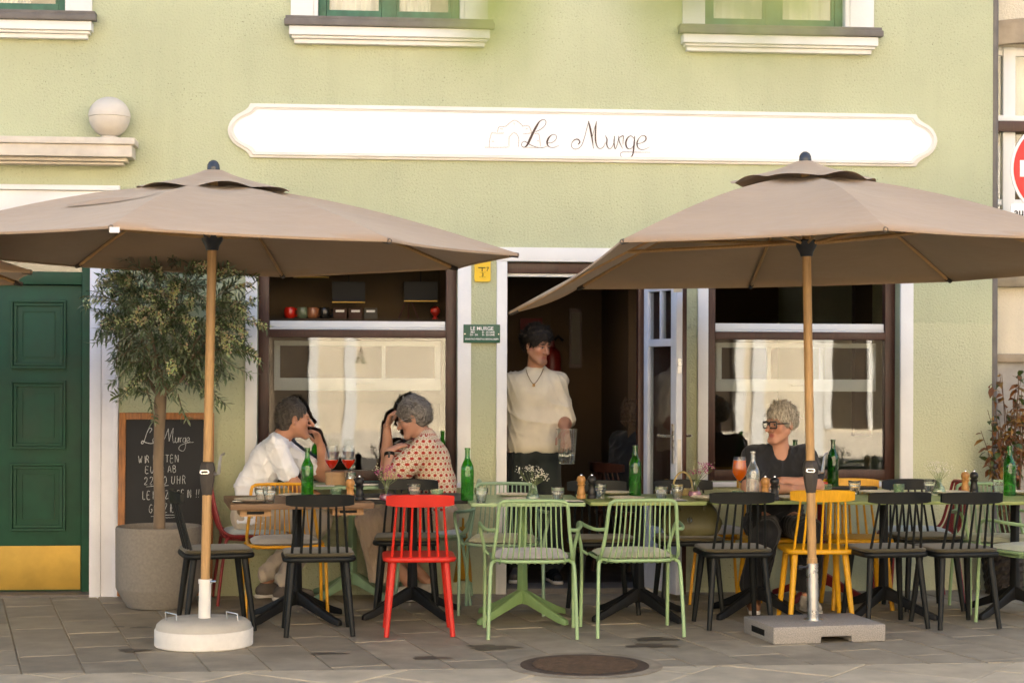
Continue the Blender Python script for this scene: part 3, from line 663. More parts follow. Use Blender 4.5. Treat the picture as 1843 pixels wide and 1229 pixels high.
text('DI - SA', .018, -.053, -.008, -.0275, WP, pl, bold=.0003); text('8 - 22 UHR', .018, .045, -.008, -.0275, WP, pl, bold=.0003)
text('SONNTAG+FEIERTAG GESCHLOSSEN', .0145, 0, -.037, -.0275, WP, pl, sx=.93, bold=.0003)
for sx in (-1, 1): MB().lathe([(.004, 0), (.003, .002)], 8).xf(Matrix.Rotation(R(90), 4, 'X')).build('screw', M['chrome'], pl, loc=(sx*(hw-.01), -.0262, -.002))
r = rect(854, 883, 470, 504, .015)
yp = thing('hydrant_plate', 'yellow hydrant marker plate on the wall under the umbrella edge', 'sign', ((r[0]+r[1])/2, -.001, (r[2]+r[3])/2))
MB().slab(rrect((r[1]-r[0])/2, (r[3]-r[2])/2+.012, .012), 0, .016).xf(Matrix.Rotation(R(90), 4, 'X')).build('plate', M['yellowplate'], yp)
BK = M['black']
MB().box(-.03, .02, -.0185, -.0165, .016, .022).box(-.006, .0, -.0185, -.0165, -.006, .0155).build('symbol', BK, yp)
text('7', .038, .034, .008, -.0172, BK, yp, bold=.0005); text('3', .034, 0, -.030, -.0172, BK, yp, bold=.0005)
MB().box(-.022, .022, -.0185, -.0165, -.013, -.0115).box(-.022, .022, -.0185, -.0165, -.046, -.0445).build('symbol', BK, yp)
# ------------------------------------------------------------------ road sign at the right edge
DS = 1.5; cpt = onwall(1904, 305, DS); rad = .30
rsn = thing('no_entry_sign', 'red round no entry sign with white plate below on a grey post', 'road sign', (cpt.x, -DS, 0))
MB().tube([(0, .05, 0), (0, .05, cpt.z+.36)], .03, 14).build('post', M['steel'], rsn, smooth=True)
def disc(rr, y0, y1, name, m, z, par):
    return MB().lathe([(rr, y0), (rr, y1)], 56).xf(Matrix.Rotation(R(90), 4, 'X')).build(name, m, par, loc=(0, 0, z), smooth=40)
disc(rad, .0, .012, 'rim', M['whitepaint'], cpt.z, rsn); disc(rad-.016, .0125, .0145, 'sign_face', M['redsign'], cpt.z, rsn)
boxo('bar', M['whitepaint'], -rad+.055, rad-.055, -.018, -.015, cpt.z-.05, cpt.z+.05, rsn)
zp = onwall(1843, 383, DS).z; xp = onwall(1818, 383, DS).x-cpt.x
MB().slab(rrect(-xp, .055, .015), .0, .012).xf(Matrix.Rotation(R(90), 4, 'X')).build('lower_plate', M['whitepaint'], rsn, loc=(0, 0, zp))
text('aus', .066, xp+.02, zp, -.0135, BK, rsn, align='LEFT', bold=.001)
# ------------------------------------------------------------------ chalkboard
FONT = {
 'W': [[(0, 1), (.25, 0), (.5, .7), (.75, 0), (1, 1)]], 'I': [[(.5, 1), (.5, 0)]], 'R': [[(.1, 0), (.1, 1), (.6, .95), (.75, .75), (.55, .52), (.1, .5)], [(.45, .5), (.85, 0)]],
 'B': [[(.1, 0), (.1, 1), (.6, .92), (.6, .6), (.1, .53)], [(.1, .53), (.75, .42), (.7, .08), (.1, 0)]], 'T': [[(0, 1), (1, 1)], [(.5, 1), (.5, 0)]], 'E': [[(.8, 1), (.1, 1), (.1, 0), (.85, 0)], [(.1, .52), (.65, .52)]],
 'N': [[(.1, 0), (.1, 1), (.85, 0), (.85, 1)]], 'U': [[(.1, 1), (.12, .25), (.45, 0), (.8, .25), (.85, 1)]], 'C': [[(.85, .85), (.5, 1), (.1, .6), (.2, .1), (.6, 0), (.9, .15)]], 'H': [[(.1, 1), (.1, 0)], [(.85, 1), (.85, 0)], [(.1, .5), (.85, .5)]],
 'A': [[(0, 0), (.45, 1), (.9, 0)], [(.2, .4), (.72, .4)]], '2': [[(.1, .75), (.35, 1), (.75, .85), (.6, .45), (.1, 0), (.85, .03)]], '0': [[(.45, 1), (.1, .6), (.2, .1), (.55, 0), (.85, .4), (.7, .9), (.45, 1)]],
 ':': [[(.4, .65), (.45, .7)], [(.4, .2), (.45, .25)]], 'L': [[(.1, 1), (.1, 0), (.8, 0)]], 'S': [[(.8, .9), (.45, 1), (.15, .78), (.5, .5), (.8, .25), (.5, 0), (.1, .1)]], 'Z': [[(.1, 1), (.85, 1), (.1, 0), (.9, 0)]],
 '!': [[(.55, 1), (.45, .3)], [(.42, .06), (.4, .0)]], 'G': [[(.85, .85), (.5, 1), (.1, .6), (.2, .1), (.6, 0), (.88, .2), (.88, .45), (.5, .45)]], ' ': []}
r = rect(213, 384, 742, 1075, .09)
cb = thing('chalkboard', 'wood framed chalkboard with handwritten notice behind the olive tree', 'chalkboard', ((r[0]+r[1])/2, -.14, 0)); cb.rotation_euler = (R(-4), 0, 0)
hw = (r[1]-r[0])/2; zb_, zt2 = .02, r[3]
FRM = M['orangewood']; t = .045
boxo('frame', FRM, -hw, -hw+t, -.012, .018, zb_, zt2, cb, .003); boxo('frame', FRM, hw-t, hw, -.012, .018, zb_, zt2, cb, .003)
boxo('frame', FRM, -hw+t, hw-t, -.012, .018, zt2-t, zt2, cb, .003); boxo('frame', FRM, -hw+t, hw-t, -.012, .018, zb_, zb_+t, cb, .003)
boxo('board', M['chalk'], -hw+t, hw-t, 0, .012, zb_+t, zt2-t, cb)
kx = 2*hw/171.0
def cbc(q):                            # chalk coordinates: enlarged photo grid -> board plane
    px, py = 140+q[0]/2.562, 720+q[1]/2.562
    return ((px-298.5)*kx, zt2-(py-742)*kx)
ck = MB(); rc = random.Random(4); yb = -.0012
def chalk(pts, w_=2.3): ribbon(ck, pts, [w_*rc.uniform(.7, 1.15) for _ in pts], yb, cbc, 4)
def write(s, x, y, h, adv, w_=2.3):
    for i, ch in enumerate(s):
        for st in FONT[ch]:
            chalk([(x+u*adv*.72+rc.uniform(-1, 1), y-v*h+rc.uniform(-1.5, 1.5)-i*.6) for u, v in st], w_)
        x += adv*(.5 if ch in 'I:! ' else 1)
chalk([(328, 150), (338, 134), (328, 128), (316, 148), (306, 180), (298, 200), (290, 198), (296, 188), (312, 196), (340, 200), (360, 185)], 3.5)
chalk([(345, 190), (358, 182), (352, 172), (342, 184), (348, 200), (366, 196)])
chalk([(380, 180), (374, 172), (368, 186), (380, 196), (396, 180), (414, 130)]); chalk([(414, 130), (416, 160), (418, 190)]); chalk([(418, 190), (428, 150), (437, 128)]); chalk([(437, 128), (434, 170), (438, 196), (446, 190)])
chalk([(448, 172), (447, 192), (456, 194), (462, 172), (462, 195)]); chalk([(468, 172), (470, 194)]); chalk([(469, 178), (478, 172)])
chalk([(494, 174), (484, 176), (482, 192), (492, 192), (495, 172), (494, 215), (484, 235), (464, 228), (470, 210), (500, 198), (532, 194)]); chalk([(500, 188), (512, 182), (508, 172), (498, 182), (504, 195), (516, 190)])
ck.build('handwriting', M['chalkline'], cb)
for a_ in (('WIR BITTEN', 278, 292, 34, 22.5), ('EUCH AB', 310, 338, 30, 23), ('22:00 UHR', 305, 392, 36, 25), ('LEISE ZU SEIN !!', 298, 460, 36, 21), ('GRAZIE', 328, 522, 38, 23)):
    ck = MB(); write(*a_)
    if a_[0][0] == '2': chalk([(315, 402), (360, 398), (418, 396)])
    if a_[0][0] == 'G': chalk([(338, 540), (400, 534), (452, 535), (440, 545), (380, 546)])
    ck.build('handwriting', M['chalkline'], cb)
# ------------------------------------------------------------------ chairs
M['ch_black'] = mat('chair_black', (.0075, .0085, .0078), .5, .15, 10, .1, 60, spec=.26, dirt=.0)
M['ch_red'] = mat('chair_red', (.58, .022, .010), .45, .10, 8, .1, 60, spec=.4, dirt=.22)
M['ch_yellow'] = mat('chair_yellow', (.74, .37, .010), .4, .07, 8, .05, 60, spec=.4, grain=.10, dirt=.18)
M['pad_olive'] = mat('pad_olive', (.058, .045, .017), .72, .15, 8, .12, 120, sheen=.2)
M['w_green'] = mat('wire_green', (.29, .42, .20), .42, .05, 10, spec=.5)
M['w_sage'] = mat('wire_sage', (.24, .36, .23), .42, .05, 10, spec=.5)
M['w_yellow'] = mat('wire_yellow', (.72, .34, .008), .42, .05, 10, spec=.5)
M['w_red'] = mat('wire_red', (.22, .014, .014), .42, .08, 10, spec=.5)
M['cush_grey'] = mat('cushion_grey', (.50, .46, .42), .9, .1, 10, .35, 200, sheen=.3)
M['cush_green'] = mat('cushion_sage', (.46, .47, .31), .9, .1, 10, .35, 200, sheen=.3)
M['cush_blue'] = mat('cushion_pale_blue', (.46, .52, .52), .9, .08, 10, .3, 200, sheen=.3)
def soft_slab(poly, z0, z1, r, dome=0.0, name='seat', m=None):
    n = len(poly); cx = sum(p[0] for p in poly)/n; cy_ = sum(p[1] for p in poly)/n
    def ins(k): 
        o = []
        for (x, y) in poly:
            d = math.hypot(x-cx, y-cy_); f = (d-k)/d; o.append((cx+(x-cx)*f, cy_+(y-cy_)*f))
        return o
    rings = [(r, z0), (r*.3, z0+r*.3), (0, z0+r), (0, z1-r), (r*.3, z1-r*.3), (r, z1), (r*6, z1+dome)]
    vs = []; fs = []
    for k, z in rings: vs += [(x, y, z) for x, y in ins(k)]
    for i in range(len(rings)-1):
        for j in range(n): fs.append((i*n+j, i*n+(j+1) % n, (i+1)*n+(j+1) % n, (i+1)*n+j))
    fs.append(tuple(reversed(range(n)))); fs.append(tuple((len(rings)-1)*n+j for j in range(n)))
    return MB().add(vs, fs).mesh(name, m, smooth=60)
def cushion_mesh(hx, hy, th, m, name='cushion', tuft=True):
    n = 14; vs = []; fs = []; rg = random.Random(8)
    for s_ in (0, 1):
        for i in range(n+1):
            for j in range(n+1):
                u = -1+2*i/n; v = -1+2*j/n; e = (1-abs(u)**4)*(1-abs(v)**4)
                b = e**.45
                if tuft:
                    for (a, c) in ((-.45, -.45), (.45, -.45), (-.45, .45), (.45, .45)): b -= .30*math.exp(-((u-a)**2+(v-c)**2)/.035)
                rr = 1-.05*(abs(u)*abs(v))**2+.012*rg.uniform(-1, 1)
                vs.append((u*hx*rr, v*hy*rr, th*(.5+(.5 if s_ else -.35)*b)))
    q = (n+1)**2
    for s_ in (0, 1):
        for i in range(n):
            for j in range(n):
                a = s_*q+i*(n+1)+j; f = (a, a+n+1, a+n+2, a+1); fs.append(f if s_ == 0 else f[::-1])
    for i in range(n):
        for (a, b) in ((i*(n+1), (i+1)*(n+1)), (i*(n+1)+n, (i+1)*(n+1)+n), (i, i+1), (n*(n+1)+i, n*(n+1)+i+1)): fs.append((a, b, b+q, a+q))
    return MB().add(vs, fs).mesh(name, m, smooth=70)
def aim(p, q):
    d = Vector(q)-Vector(p); return d.to_track_quat('Z', 'Y').to_euler(), d.length
def make_wood_chair(m, pad):
    root = bpy.data.objects.new('spindle_chair', None); C.objects.link(root)
    link('seat', soft_slab(rrect(.208, .205, .07, 5), .422, .452, .012, 0, 'wood_seat', m), root)
    if pad: link('seat_pad', soft_slab(rrect(.200, .196, .066, 5), .4525, .472, .009, .004, 'seat_pad', M['pad_olive']), root)
    mb = MB(); n = 12; pts = []; zc = .775; hw = .192
    for i in range(n+1):                    # curved top rail
        t = -1+2*i/n; x = hw*t; y = -.262+.045*t*t; h = .036-.006*t*t; th = .011
        if abs(t) == 1: h *= .86
        for (dy, dz) in ((-th, -h), (-th*1.05, h*.9), (-th*.5, h), (th*.5, h), (th*1.05, h*.9), (th, -h)): mb.v.append((x, y+dy+dz*-.12, zc+dz))
    for i in range(n):
        for k in range(6): mb.f.append((i*6+k, i*6+(k+1) % 6, i*6+6+(k+1) % 6, i*6+6+k))
    mb.f.append(tuple(range(6))); mb.f.append(tuple(n*6+k for k in reversed(range(6))))
    mb.build('back_rail', m, root, smooth=45)
    sp = MB().tube([(0, 0, 0), (0, 0, .5), (0, 0, 1)], [.0085, .0075, .0065], 8).mesh('spindle', m, smooth=True)
    for i in range(7):
        t = -1+i/3; a = (t*.158, -.172+.018*t*t, .44); b = (t*.132, -.254+.022*t*t, .748)
        e, L = aim(a, b); o = link('spindle', sp, root, a, e); o.scale = (1, 1, L)
    lg = MB().tube([(0, 0, 0), (0, 0, .3), (0, 0, 1)], [.0205, .019, .0145], 12).mesh('leg', m, smooth=True)
    for sx in (-1, 1):
        for sy in (-1, 1):
            a = (sx*.15, sy*.145, .43); b = (sx*.188, sy*.198, 0.002); e, L = aim(a, b); o = link('leg', lg, root, a, e); o.scale = (1, 1, L)
    return root
def make_wire_chair(m, arms, cush):
    root = bpy.data.objects.new('wire_chair', None); C.objects.link(root)
    r = .0105
    # seat hoop
    hp = [(x, y, .428+.012*(abs(x)/.23)**2) for x, y in rrect(.228, .215, .10, 7)]; hp.append(hp[0])
    MB().tube(hp, r*.9, 8, cap=False).build('seat_hoop', m, root, smooth=True)
    bk = crom([(-.222, -.10, .425), (-.222, -.215, .47), (-.205, -.262, .60), (-.192, -.292, .745), (-.175, -.300, .772), (-.14, -.302, .78), (0, -.312, .782), (.14, -.302, .78), (.175, -.300, .772), (.192, -.292, .745), (.205, -.262, .60), (.222, -.215, .47), (.222, -.10, .425)], 6)
    MB().tube([tuple(p) for p in bk], r, 10).build('back_frame', m, root, smooth=True)
    for i in range(12):
        t = -1+2*(i+.5)/12; x0 = t*.165; x1 = t*.20
        pts = crom([(x0, -.308, .778), (x0*1.03, -.285, .66), (x0*1.1, -.252, .52), (x1, -.205, .432), (x1, -.13, .412), (x1, 0, .410), (x1*.95, .12, .414), (x1*.9, .20, .424)], 4)
        MB().tube([tuple(p) for p in pts], .0045, 6).build('rod', m, root, smooth=True)
    for sx in (-1, 1):
        MB().tube([tuple(p) for p in crom([(sx*.205, -.16, .432), (sx*.226, -.19, .425), (sx*.236, -.205, .39), (sx*.245, -.235, .18), (sx*.25, -.255, .0)], 5)], r, 10).build('leg', m, root, smooth=True)
        if arms:
            MB().tube([tuple(p) for p in crom([(sx*.204, -.258, .615), (sx*.25, -.20, .610), (sx*.282, -.06, .618), (sx*.292, .09, .625), (sx*.292, .15, .605), (sx*.282, .18, .55), (sx*.262, .195, .45), (sx*.26, .205, .25), (sx*.262, .22, 0)], 5)], r, 10).build('arm_and_leg', m, root, smooth=True)
            MB().tube([(sx*.227, .17, .43), (sx*.264, .195, .455)], r*.8, 8).build('bracket', m, root, smooth=True)
        else:
            MB().tube([tuple(p) for p in crom([(sx*.205, .15, .432), (sx*.224, .19, .425), (sx*.234, .20, .39), (sx*.242, .215, .18), (sx*.247, .23, 0)], 5)], r, 10).build('leg', m, root, smooth=True)
    link('cushion', cushion_mesh(.21, .205, .062, cush), root, (0, .0, .420))
    return root
WC = {'black': make_wood_chair(M['ch_black'], True), 'red': make_wood_chair(M['ch_red'], False), 'yellow': make_wood_chair(M['ch_yellow'], False)}
WR = {'green': make_wire_chair(M['w_green'], True, M['cush_grey']), 'yellow': make_wire_chair(M['w_yellow'], False, M['cush_grey']), 'red': make_wire_chair(M['w_red'], False, M['cush_blue'])}
used = set()
def place(proto, key, px, py, rz, label, group, dx=0, dy=0, mats=None):
    p = onz(px, py)
    if key in used: o = copy_tree(proto, None, mats)
    else: o = proto; used.add(key)
    o.location = (p.x+dx, p.y+dy, 0.002); o.rotation_euler = (0, 0, R(rz)); tag(o, label, 'chair', group); return o
GF = 'chairs with backs to the street'; GB = 'chairs on the wall side of the tables'; GW = 'chairs at the small tables along the wall'
# front row (backs towards the camera); px,py = midpoint of the chair's feet
place(WC['black'], 'wb', 572, 1138, 4, 'black spindle chair in front of the wooden table with its back to the street', GF)
place(WC['black'], 'wb', 388, 1130, -78, 'black spindle chair seen from its side beside the leftmost umbrella pole', GF)
place(WC['red'], 'wr', 753, 1138, 0, 'bright red spindle chair in front of the black table', GF)
place(WR['green'], 'gg', 955, 1139, -3, 'pale green wire armchair with grey cushion in front of the pale green table', GF)
place(WR['green'], 'gg', 1137, 1136, 3, 'pale green wire armchair with sage cushion before the olive tabletop', GF, mats={'cushion_grey': M['cush_green']})
place(WC['black'], 'wb', 1318, 1126, 2, 'black spindle chair in front of the handbag and spritz glass', GF)
place(WC['yellow'], 'wy', 1467, 1118, -4, 'yellow spindle chair behind the pole with granite base', GF)
place(WC['black'], 'wb', 1592, 1125, 6, 'black spindle chair right of the yellow chair with its back to the street', GF)
place(WC['black'], 'wb', 1718, 1125, 7, 'rightmost black spindle chair with its back to the street', GF)
place(WR['green'], 'gg', 1862, 1122, 24, 'pale green wire armchair cut by the right edge of the picture', GF, mats={'cushion_grey': M['cush_green']})
# wall side, facing the street
place(WR['yellow'], 'ywire', 512, 1104, 186, 'yellow wire chair with grey cushion behind the wooden table', GB)
place(WC['black'], 'wb', 732, 1098, 176, 'black spindle chair behind the black table beside the patterned shirt', GB)
place(WR['green'], 'gg', 905, 1100, 172, 'sage green wire armchair behind the pale green table', GB, mats={'wire_green': M['w_sage'], 'cushion_grey': M['cush_green']})
place(WC['black'], 'wb', 1085, 1101, 183, 'black spindle chair behind the table below the waiter', GB)
cb1 = place(WC['black'], 'wb', 1238, 1098, 178, 'black spindle chair holding the olive handbag', GB)
place(WC['yellow'], 'wy', 1392, 1092, 180, 'yellow spindle chair the woman in black sits on', GB)
place(WC['yellow'], 'wy', 1541, 1092, 176, 'yellow spindle chair behind the olive table right of the woman in black', GB)
place(WC['black'], 'wb', 1661, 1094, 184, 'black spindle chair on the wall side near the house corner', GB)
place(WR['green'], 'gg', 1800, 1098, 178, 'pale green wire armchair on the wall side at the house corner', GB, mats={'cushion_grey': M['cush_green']})
# along the wall
manch = place(WR['red'], 'rw', 458, 1080, -82, 'dark red wire chair the man in white sits on', GW)
womch = place(WR['red'], 'rw', 778, 1080, 85, 'sage green wire chair the woman in patterned shirt sits on', GW, mats={'wire_red': M['w_sage']})
place(WR['yellow'], 'ywire', 1288, 1078, -84, 'yellow wire chair seen from its side beside the open glass door', GW)
place(WR['red'], 'rw', 1648, 1078, 86, 'dark red wire chair with pale blue cushion against the wall', GW)
# ------------------------------------------------------------------ tables
M['t_black'] = mat('table_black', (.008, .008, .008), .5, .15, 8, spec=.3)
M['t_green'] = mat('table_pale_green', (.30, .41, .20), .36, .06, 6, spec=.5)
M['t_olive'] = mat('table_olive', (.25, .30, .09), .38, .12, 6, spec=.5, stretch=(1, 8, 8))
M['t_wood'] = mat('table_wood', (.20, .115, .058), .5, .2, 5, .1, 60, stretch=(1, 14, 14), grain=.0)
M['t_red'] = mat('table_red', (.20, .015, .018), .45, .1, 8)
M['p_green'] = mat('pedestal_green', (.20, .31, .12), .42, .08, 8)
M['p_sage'] = mat('pedestal_sage', (.24, .36, .22), .42, .08, 8)
TZ = .732
def pedestal(root, m, ang, reach=.36):
    mb = MB(); n0 = len(mb.v)
    pr = [(.036, .20), (.030, .40), (.030, TZ-.03)]
    mb.lathe([(.036, .10), (.034, .20), (.030, .34), (.030, TZ-.028)], 4).xf(Matrix.Rotation(R(45+ang), 4, 'Z'))
    mb.build('column', m, root, bevel=.006, smooth=40)
    ft = MB()
    prof = [(.012, .10, .185), (.06, .095, .165), (.18, .055, .108), (.30, .014, .058), (reach, .003, .038), (reach+.012, .004, .030)]; hw = [.022, .021, .019, .018, .018, .015]
    for (x, zl, zh), w_ in zip(prof, hw): ft.v += [(x, -w_, zl), (x, w_, zl), (x, w_*.8, zh), (x, -w_*.8, zh)]
    for i in range(len(prof)-1):
        for k in range(4): ft.f.append((4*i+k, 4*i+(k+1) % 4, 4*i+4+(k+1) % 4, 4*i+4+k))
    ft.f.append((0, 1, 2, 3)); q = 4*(len(prof)-1); ft.f.append((q+3, q+2, q+1, q))
    me = ft.mesh('foot', m, smooth=40, bevel=.004)
    for k in range(4): link('foot', me, root, (0, 0, 0), (0, 0, R(ang+90*k)))
    MB().box(-.2, .2, -.02, .02, TZ-.028, TZ-.021).box(-.02, .02, -.2, .2, TZ-.0285, TZ-.0215).build('top_bracket', m, root)
def table(px, py, wx, wy, mt, mp, rz, ang, label, group, th=.02, dx=0, dy=0, reach=.36):
    p = onz(px, py); t = thing('cafe_table', label, 'table', (p.x+dx, p.y+dy, 0.002), R(rz), group)
    MB().slab(rrect(wx/2, wy/2, .012, 3), TZ-.021 if th <= .021 else TZ-th, TZ).build('tabletop', mt, t, bevel=.003, smooth=50)
    pedestal(t, mp, ang, reach); return t
GT = 'cafe tables along the terrace'
t1 = table(534, 1117, .84, .74, M['t_wood'], M['t_black'], 7, 38, 'square wooden table at the left end of the row', GT, th=.034)
for sx in (-.27, .27):
    d = boxo('drawer', mat('drawer_wood', (.40, .23, .10), .6, .15, 9, grain=.2), sx-.09, sx+.09, -.33, -.05, TZ-.075, TZ-.036, t1); boxo('drawer_slot', M['black'], sx-.05, sx+.05, -.333, -.3305, TZ-.062, TZ-.046, d)
    
t2 = table(742, 1108, .66, .66, M['t_black'], M['t_black'], 0, 35, 'square black table behind the bright red chair', GT)
t3 = table(940, 1115, .68, .70, M['t_green'], M['p_green'], 0, 40, 'pale green table with pale green pedestal before the doorway', GT)
t4 = table(1150, 1111, .70, .70, M['t_olive'], M['t_black'], 0, 33, 'olive table with black pedestal right of the pale green table', GT)
t5 = table(1362, 1107, .70, .70, M['t_olive'], M['t_black'], 0, 38, 'olive table in front of the woman in black', GT)
t6 = table(1590, 1107, .76, .70, M['t_olive'], M['t_black'], 0, 42, 'olive table between the yellow chair and rightmost black chair', GT)
t7 = table(1826, 1107, .76, .70, M['t_olive'], M['t_black'], 0, 36, 'olive table at the right edge of the picture', GT)
GI = 'small tables along the wall'
TZ = .762
i1 = table(634, 1078, .56, .56, M['p_sage'], M['p_sage'], 0, 45, 'small green table between the talking couple', GI)
i2 = table(1478, 1078, .60, .56, M['t_black'], M['t_red'], 0, 45, 'small table with dark red pedestal against the wall behind the woman', GI)
TZI = TZ; TZ = .732
# ------------------------------------------------------------------ umbrellas
def cloth(name, top, low):
    m = mat(name, top, .85, .07, 2.2, .5, 9, sheen=.15, stretch=(1, 1, 2.5)); m.node_tree.nodes['Bump'].inputs['Distance'].default_value = .012; return m
M['cloth'] = cloth('umbrella_cloth', (.345, .238, .148), None)
M['polewood'] = mat('pole_wood', (.46, .27, .105), .42, .10, 4, spec=.45, grain=.16)
M['plastic'] = mat('dark_plastic', (.022, .022, .024), .35, .1, 10)
M['crank'] = mat('crank_housing', (.055, .045, .036), .5, .1, 10)
M['dome'] = mat('finial_dome', (.035, .042, .055), .15, .1, 10)
def umbrella(label, foot, top, a0, Rr, zr, ztop, zhub, zoff, tagpos=None, crank_side=1):
    f = Vector(foot); t = Vector(top); u = thing('umbrella', label, 'umbrella', (f.x, f.y, 0), 0, 'brown umbrellas')
    ax = (t-f); dirv = ax.normalized()
    o = lambda z: Vector((dirv.x/dirv.z*z, dirv.y/dirv.z*z, z))       # point on the tilted axis at height z
    cr = [o(zr)+Vector((Rr*math.sin(a0+k*math.pi/4), -Rr*math.cos(a0+k*math.pi/4), zoff[k])) for k in range(8)]
    apex = o(ztop); n = 8
    def surf(k, a, b):        # a: 0 apex .. 1 rim, b: 0..1 across panel
        c0, c1 = cr[k], cr[(k+1) % 8]; e = c0.lerp(c1, b)
        p = apex.lerp(e, a)
        mid = b*(1-b)*4
        # cloth is stretched: rim edge pulled in and up, slight belly between the ribs
        inw = (apex-e); inw.z = 0; p = p+inw*(.030*mid*a*a)
        arch = .055*math.sin(math.pi*a**.9)
        p.z += arch-.028*mid*math.sin(math.pi*min(1, a*.9))+.004*mid*a
        return p
    for k in range(8):
        mb = MB(); na, nbb = 14, 10; a_s = .10
        for i in range(na+1):
            a = a_s+(1-a_s)*i/na
            for j in range(nbb+1): mb.v.append(tuple(surf(k, a, j/nbb)))
        for i in range(na):
            for j in range(nbb): q = i*(nbb+1)+j; mb.f.append((q, q+1, q+nbb+2, q+nbb+1))
        # turned hem
        base = len(mb.v); last = na*(nbb+1)
        for j in range(nbb+1):
            p = surf(k, 1, j/nbb); q = surf(k, .985, j/nbb); mb.v.append((p.x, p.y, p.z-.012)); 
        for j in range(nbb): mb.f.append((last+j, last+j+1, base+j+1, base+j))
        mb.build('canopy_panel', M['cloth'], u, smooth=70)
        rb = MB(); pts = [surf(k, a, 0)-Vector((0, 0, .016)) for a in np.linspace(.06, .985, 7)]
        rib = None
        for i in range(len(pts)-1):
            pass
        rb.tube(pts, .0105, 4); rib = rb.build('rib', M['polewood'], u)
        st = surf(k, .60, 0)-Vector((0, 0, .022)); hb = o(zhub)+Vector((st.x-o(zhub).x, st.y-o(zhub).y, 0)).normalized()*.045
        MB().tube([hb, st], .010, 4).build('strut', M['polewood'], u)
        tip = surf(k, .985, 0); dr = (cr[k]-apex).normalized()
        MB().tube([tip-dr*.03-Vector((0, 0, .016)), tip+dr*.022-Vector((0, 0, .012))], .014, 6).build('rib_end', M['crank'], rib)
    # wind cap on top: eight flaring lobes
    mb = MB(); nb_, na = 64, 6; rg = random.Random(int(f.x*100))
    for i in range(na+1):
        a = i/na
        for j in range(nb_):
            th = 2*math.pi*j/nb_; rel = ((th-a0)/(math.pi/4)) % 1; lob = math.sin(math.pi*rel)
            rr = (.05+.36*a)*(1+.05*math.sin(3*th+f.x)); z = .075-.125*a**.85+a*a*(.022*lob+.008*math.sin(5*th))
            mb.v.append((apex.x+rr*math.sin(th), apex.y-rr*math.cos(th), apex.z+z))
    for i in range(na):
        for j in range(nb_): mb.f.append((i*nb_+j, i*nb_+(j+1) % nb_, (i+1)*nb_+(j+1) % nb_, (i+1)*nb_+j))
    mb.build('wind_cap', M['cloth'], u, smooth=70)
    fin = MB().lathe([(.034, 0), (.036, .02), (.034, .04), (.026, .056), (.012, .066), (.002, .068)], 20).build('finial', M['dome'], u, smooth=True, loc=apex+Vector((0, 0, .065)))
    zc = 0.92
    MB().tube([o(.30), o(zc-.085)], .0255, 16).build('pole', M['polewood'], u, smooth=True)
    MB().tube([o(zc+.08), o(ztop+.05)], .0255, 16).build('pole', M['polewood'], u, smooth=True)
    MB().tube([o(zhub-.075), o(zhub-.05), o(zhub-.02), o(zhub+.012), o(zhub+.02)], [.034, .040, .058, .062, .05], 16).build('runner', M['plastic'], u, smooth=40)
    h = MB().tube([o(zc-.10), o(zc-.09), o(zc-.02), o(zc+.04), o(zc+.075), o(zc+.085)], [.029, .031, .043, .047, .040, .032], 6).build('crank_housing', M['crank'], u, bevel=.004, smooth=40)
    c = o(zc+.03); sx = crank_side
    MB().slab(rrect(.026, .011, .010, 4), 0, .004).xf(Matrix.Rotation(R(90), 4, 'X')).build('badge', M['chrome'], h, loc=(c.x-sx*.012, c.y-.0475, c.z))
    MB().slab(rrect(.018, .006, .005, 4), 0, .002).xf(Matrix.Rotation(R(90), 4, 'X')).build('badge_print', M['crank'], h, loc=(c.x-sx*.012, c.y-.0518, c.z))
    ck = MB()
    if sx > 0: ck.tube([c+Vector((.04, -.02, -.01)), c+Vector((.062, -.03, -.01)), c+Vector((.075, -.035, .09)), c+Vector((.095, -.04, .10))], [.013, .010, .007, .009], 8)
    else: ck.tube([c+Vector((-.04, -.02, 0)), c+Vector((-.06, -.05, .005)), c+Vector((-.01, -.075, -.07)), c+Vector((-.005, -.10, -.075))], [.013, .010, .007, .009], 8)
    ck.build('crank', M['steel'], h, smooth=True)
    return u, o, surf
fl = onz(367, 1160); tl = onwall(385, 330, -fl.y-.06); tl = Vector((tl.x, fl.y+.03, 2.55))
uL, oL, sL = umbrella('brown umbrella on wooden pole in round white base', (fl.x, fl.y, 0), (tl.x, tl.y, tl.z), R(-11), 1.70, 2.14, 2.53, 2.24, [0.02, -.01, 0, 0, -.02, .02, .03, .03], 1)
fr = onz(1464, 1146); tr = onwall(1448, 320, -fr.y-.03)
uR, oR, sR = umbrella('brown umbrella on wooden pole in granite slab base', (fr.x, fr.y, 0), (tr.x, fr.y+.02, 2.66), R(-2), 1.70, 2.14, 2.63, 2.24, [.05, .05, -.03, -.04, -.06, -.10, -.30, .02], -1)
f3 = onz(-500, 1175); u3, o3, s3 = umbrella('third brown umbrella reaching in at the left edge', (f3.x, f3.y, 0), (f3.x-.02, f3.y, 2.5), R(35), 1.70, 2.02, 2.42, 2.12, [0, 0, 0, 0, 0, 0, 0, 0], 1)
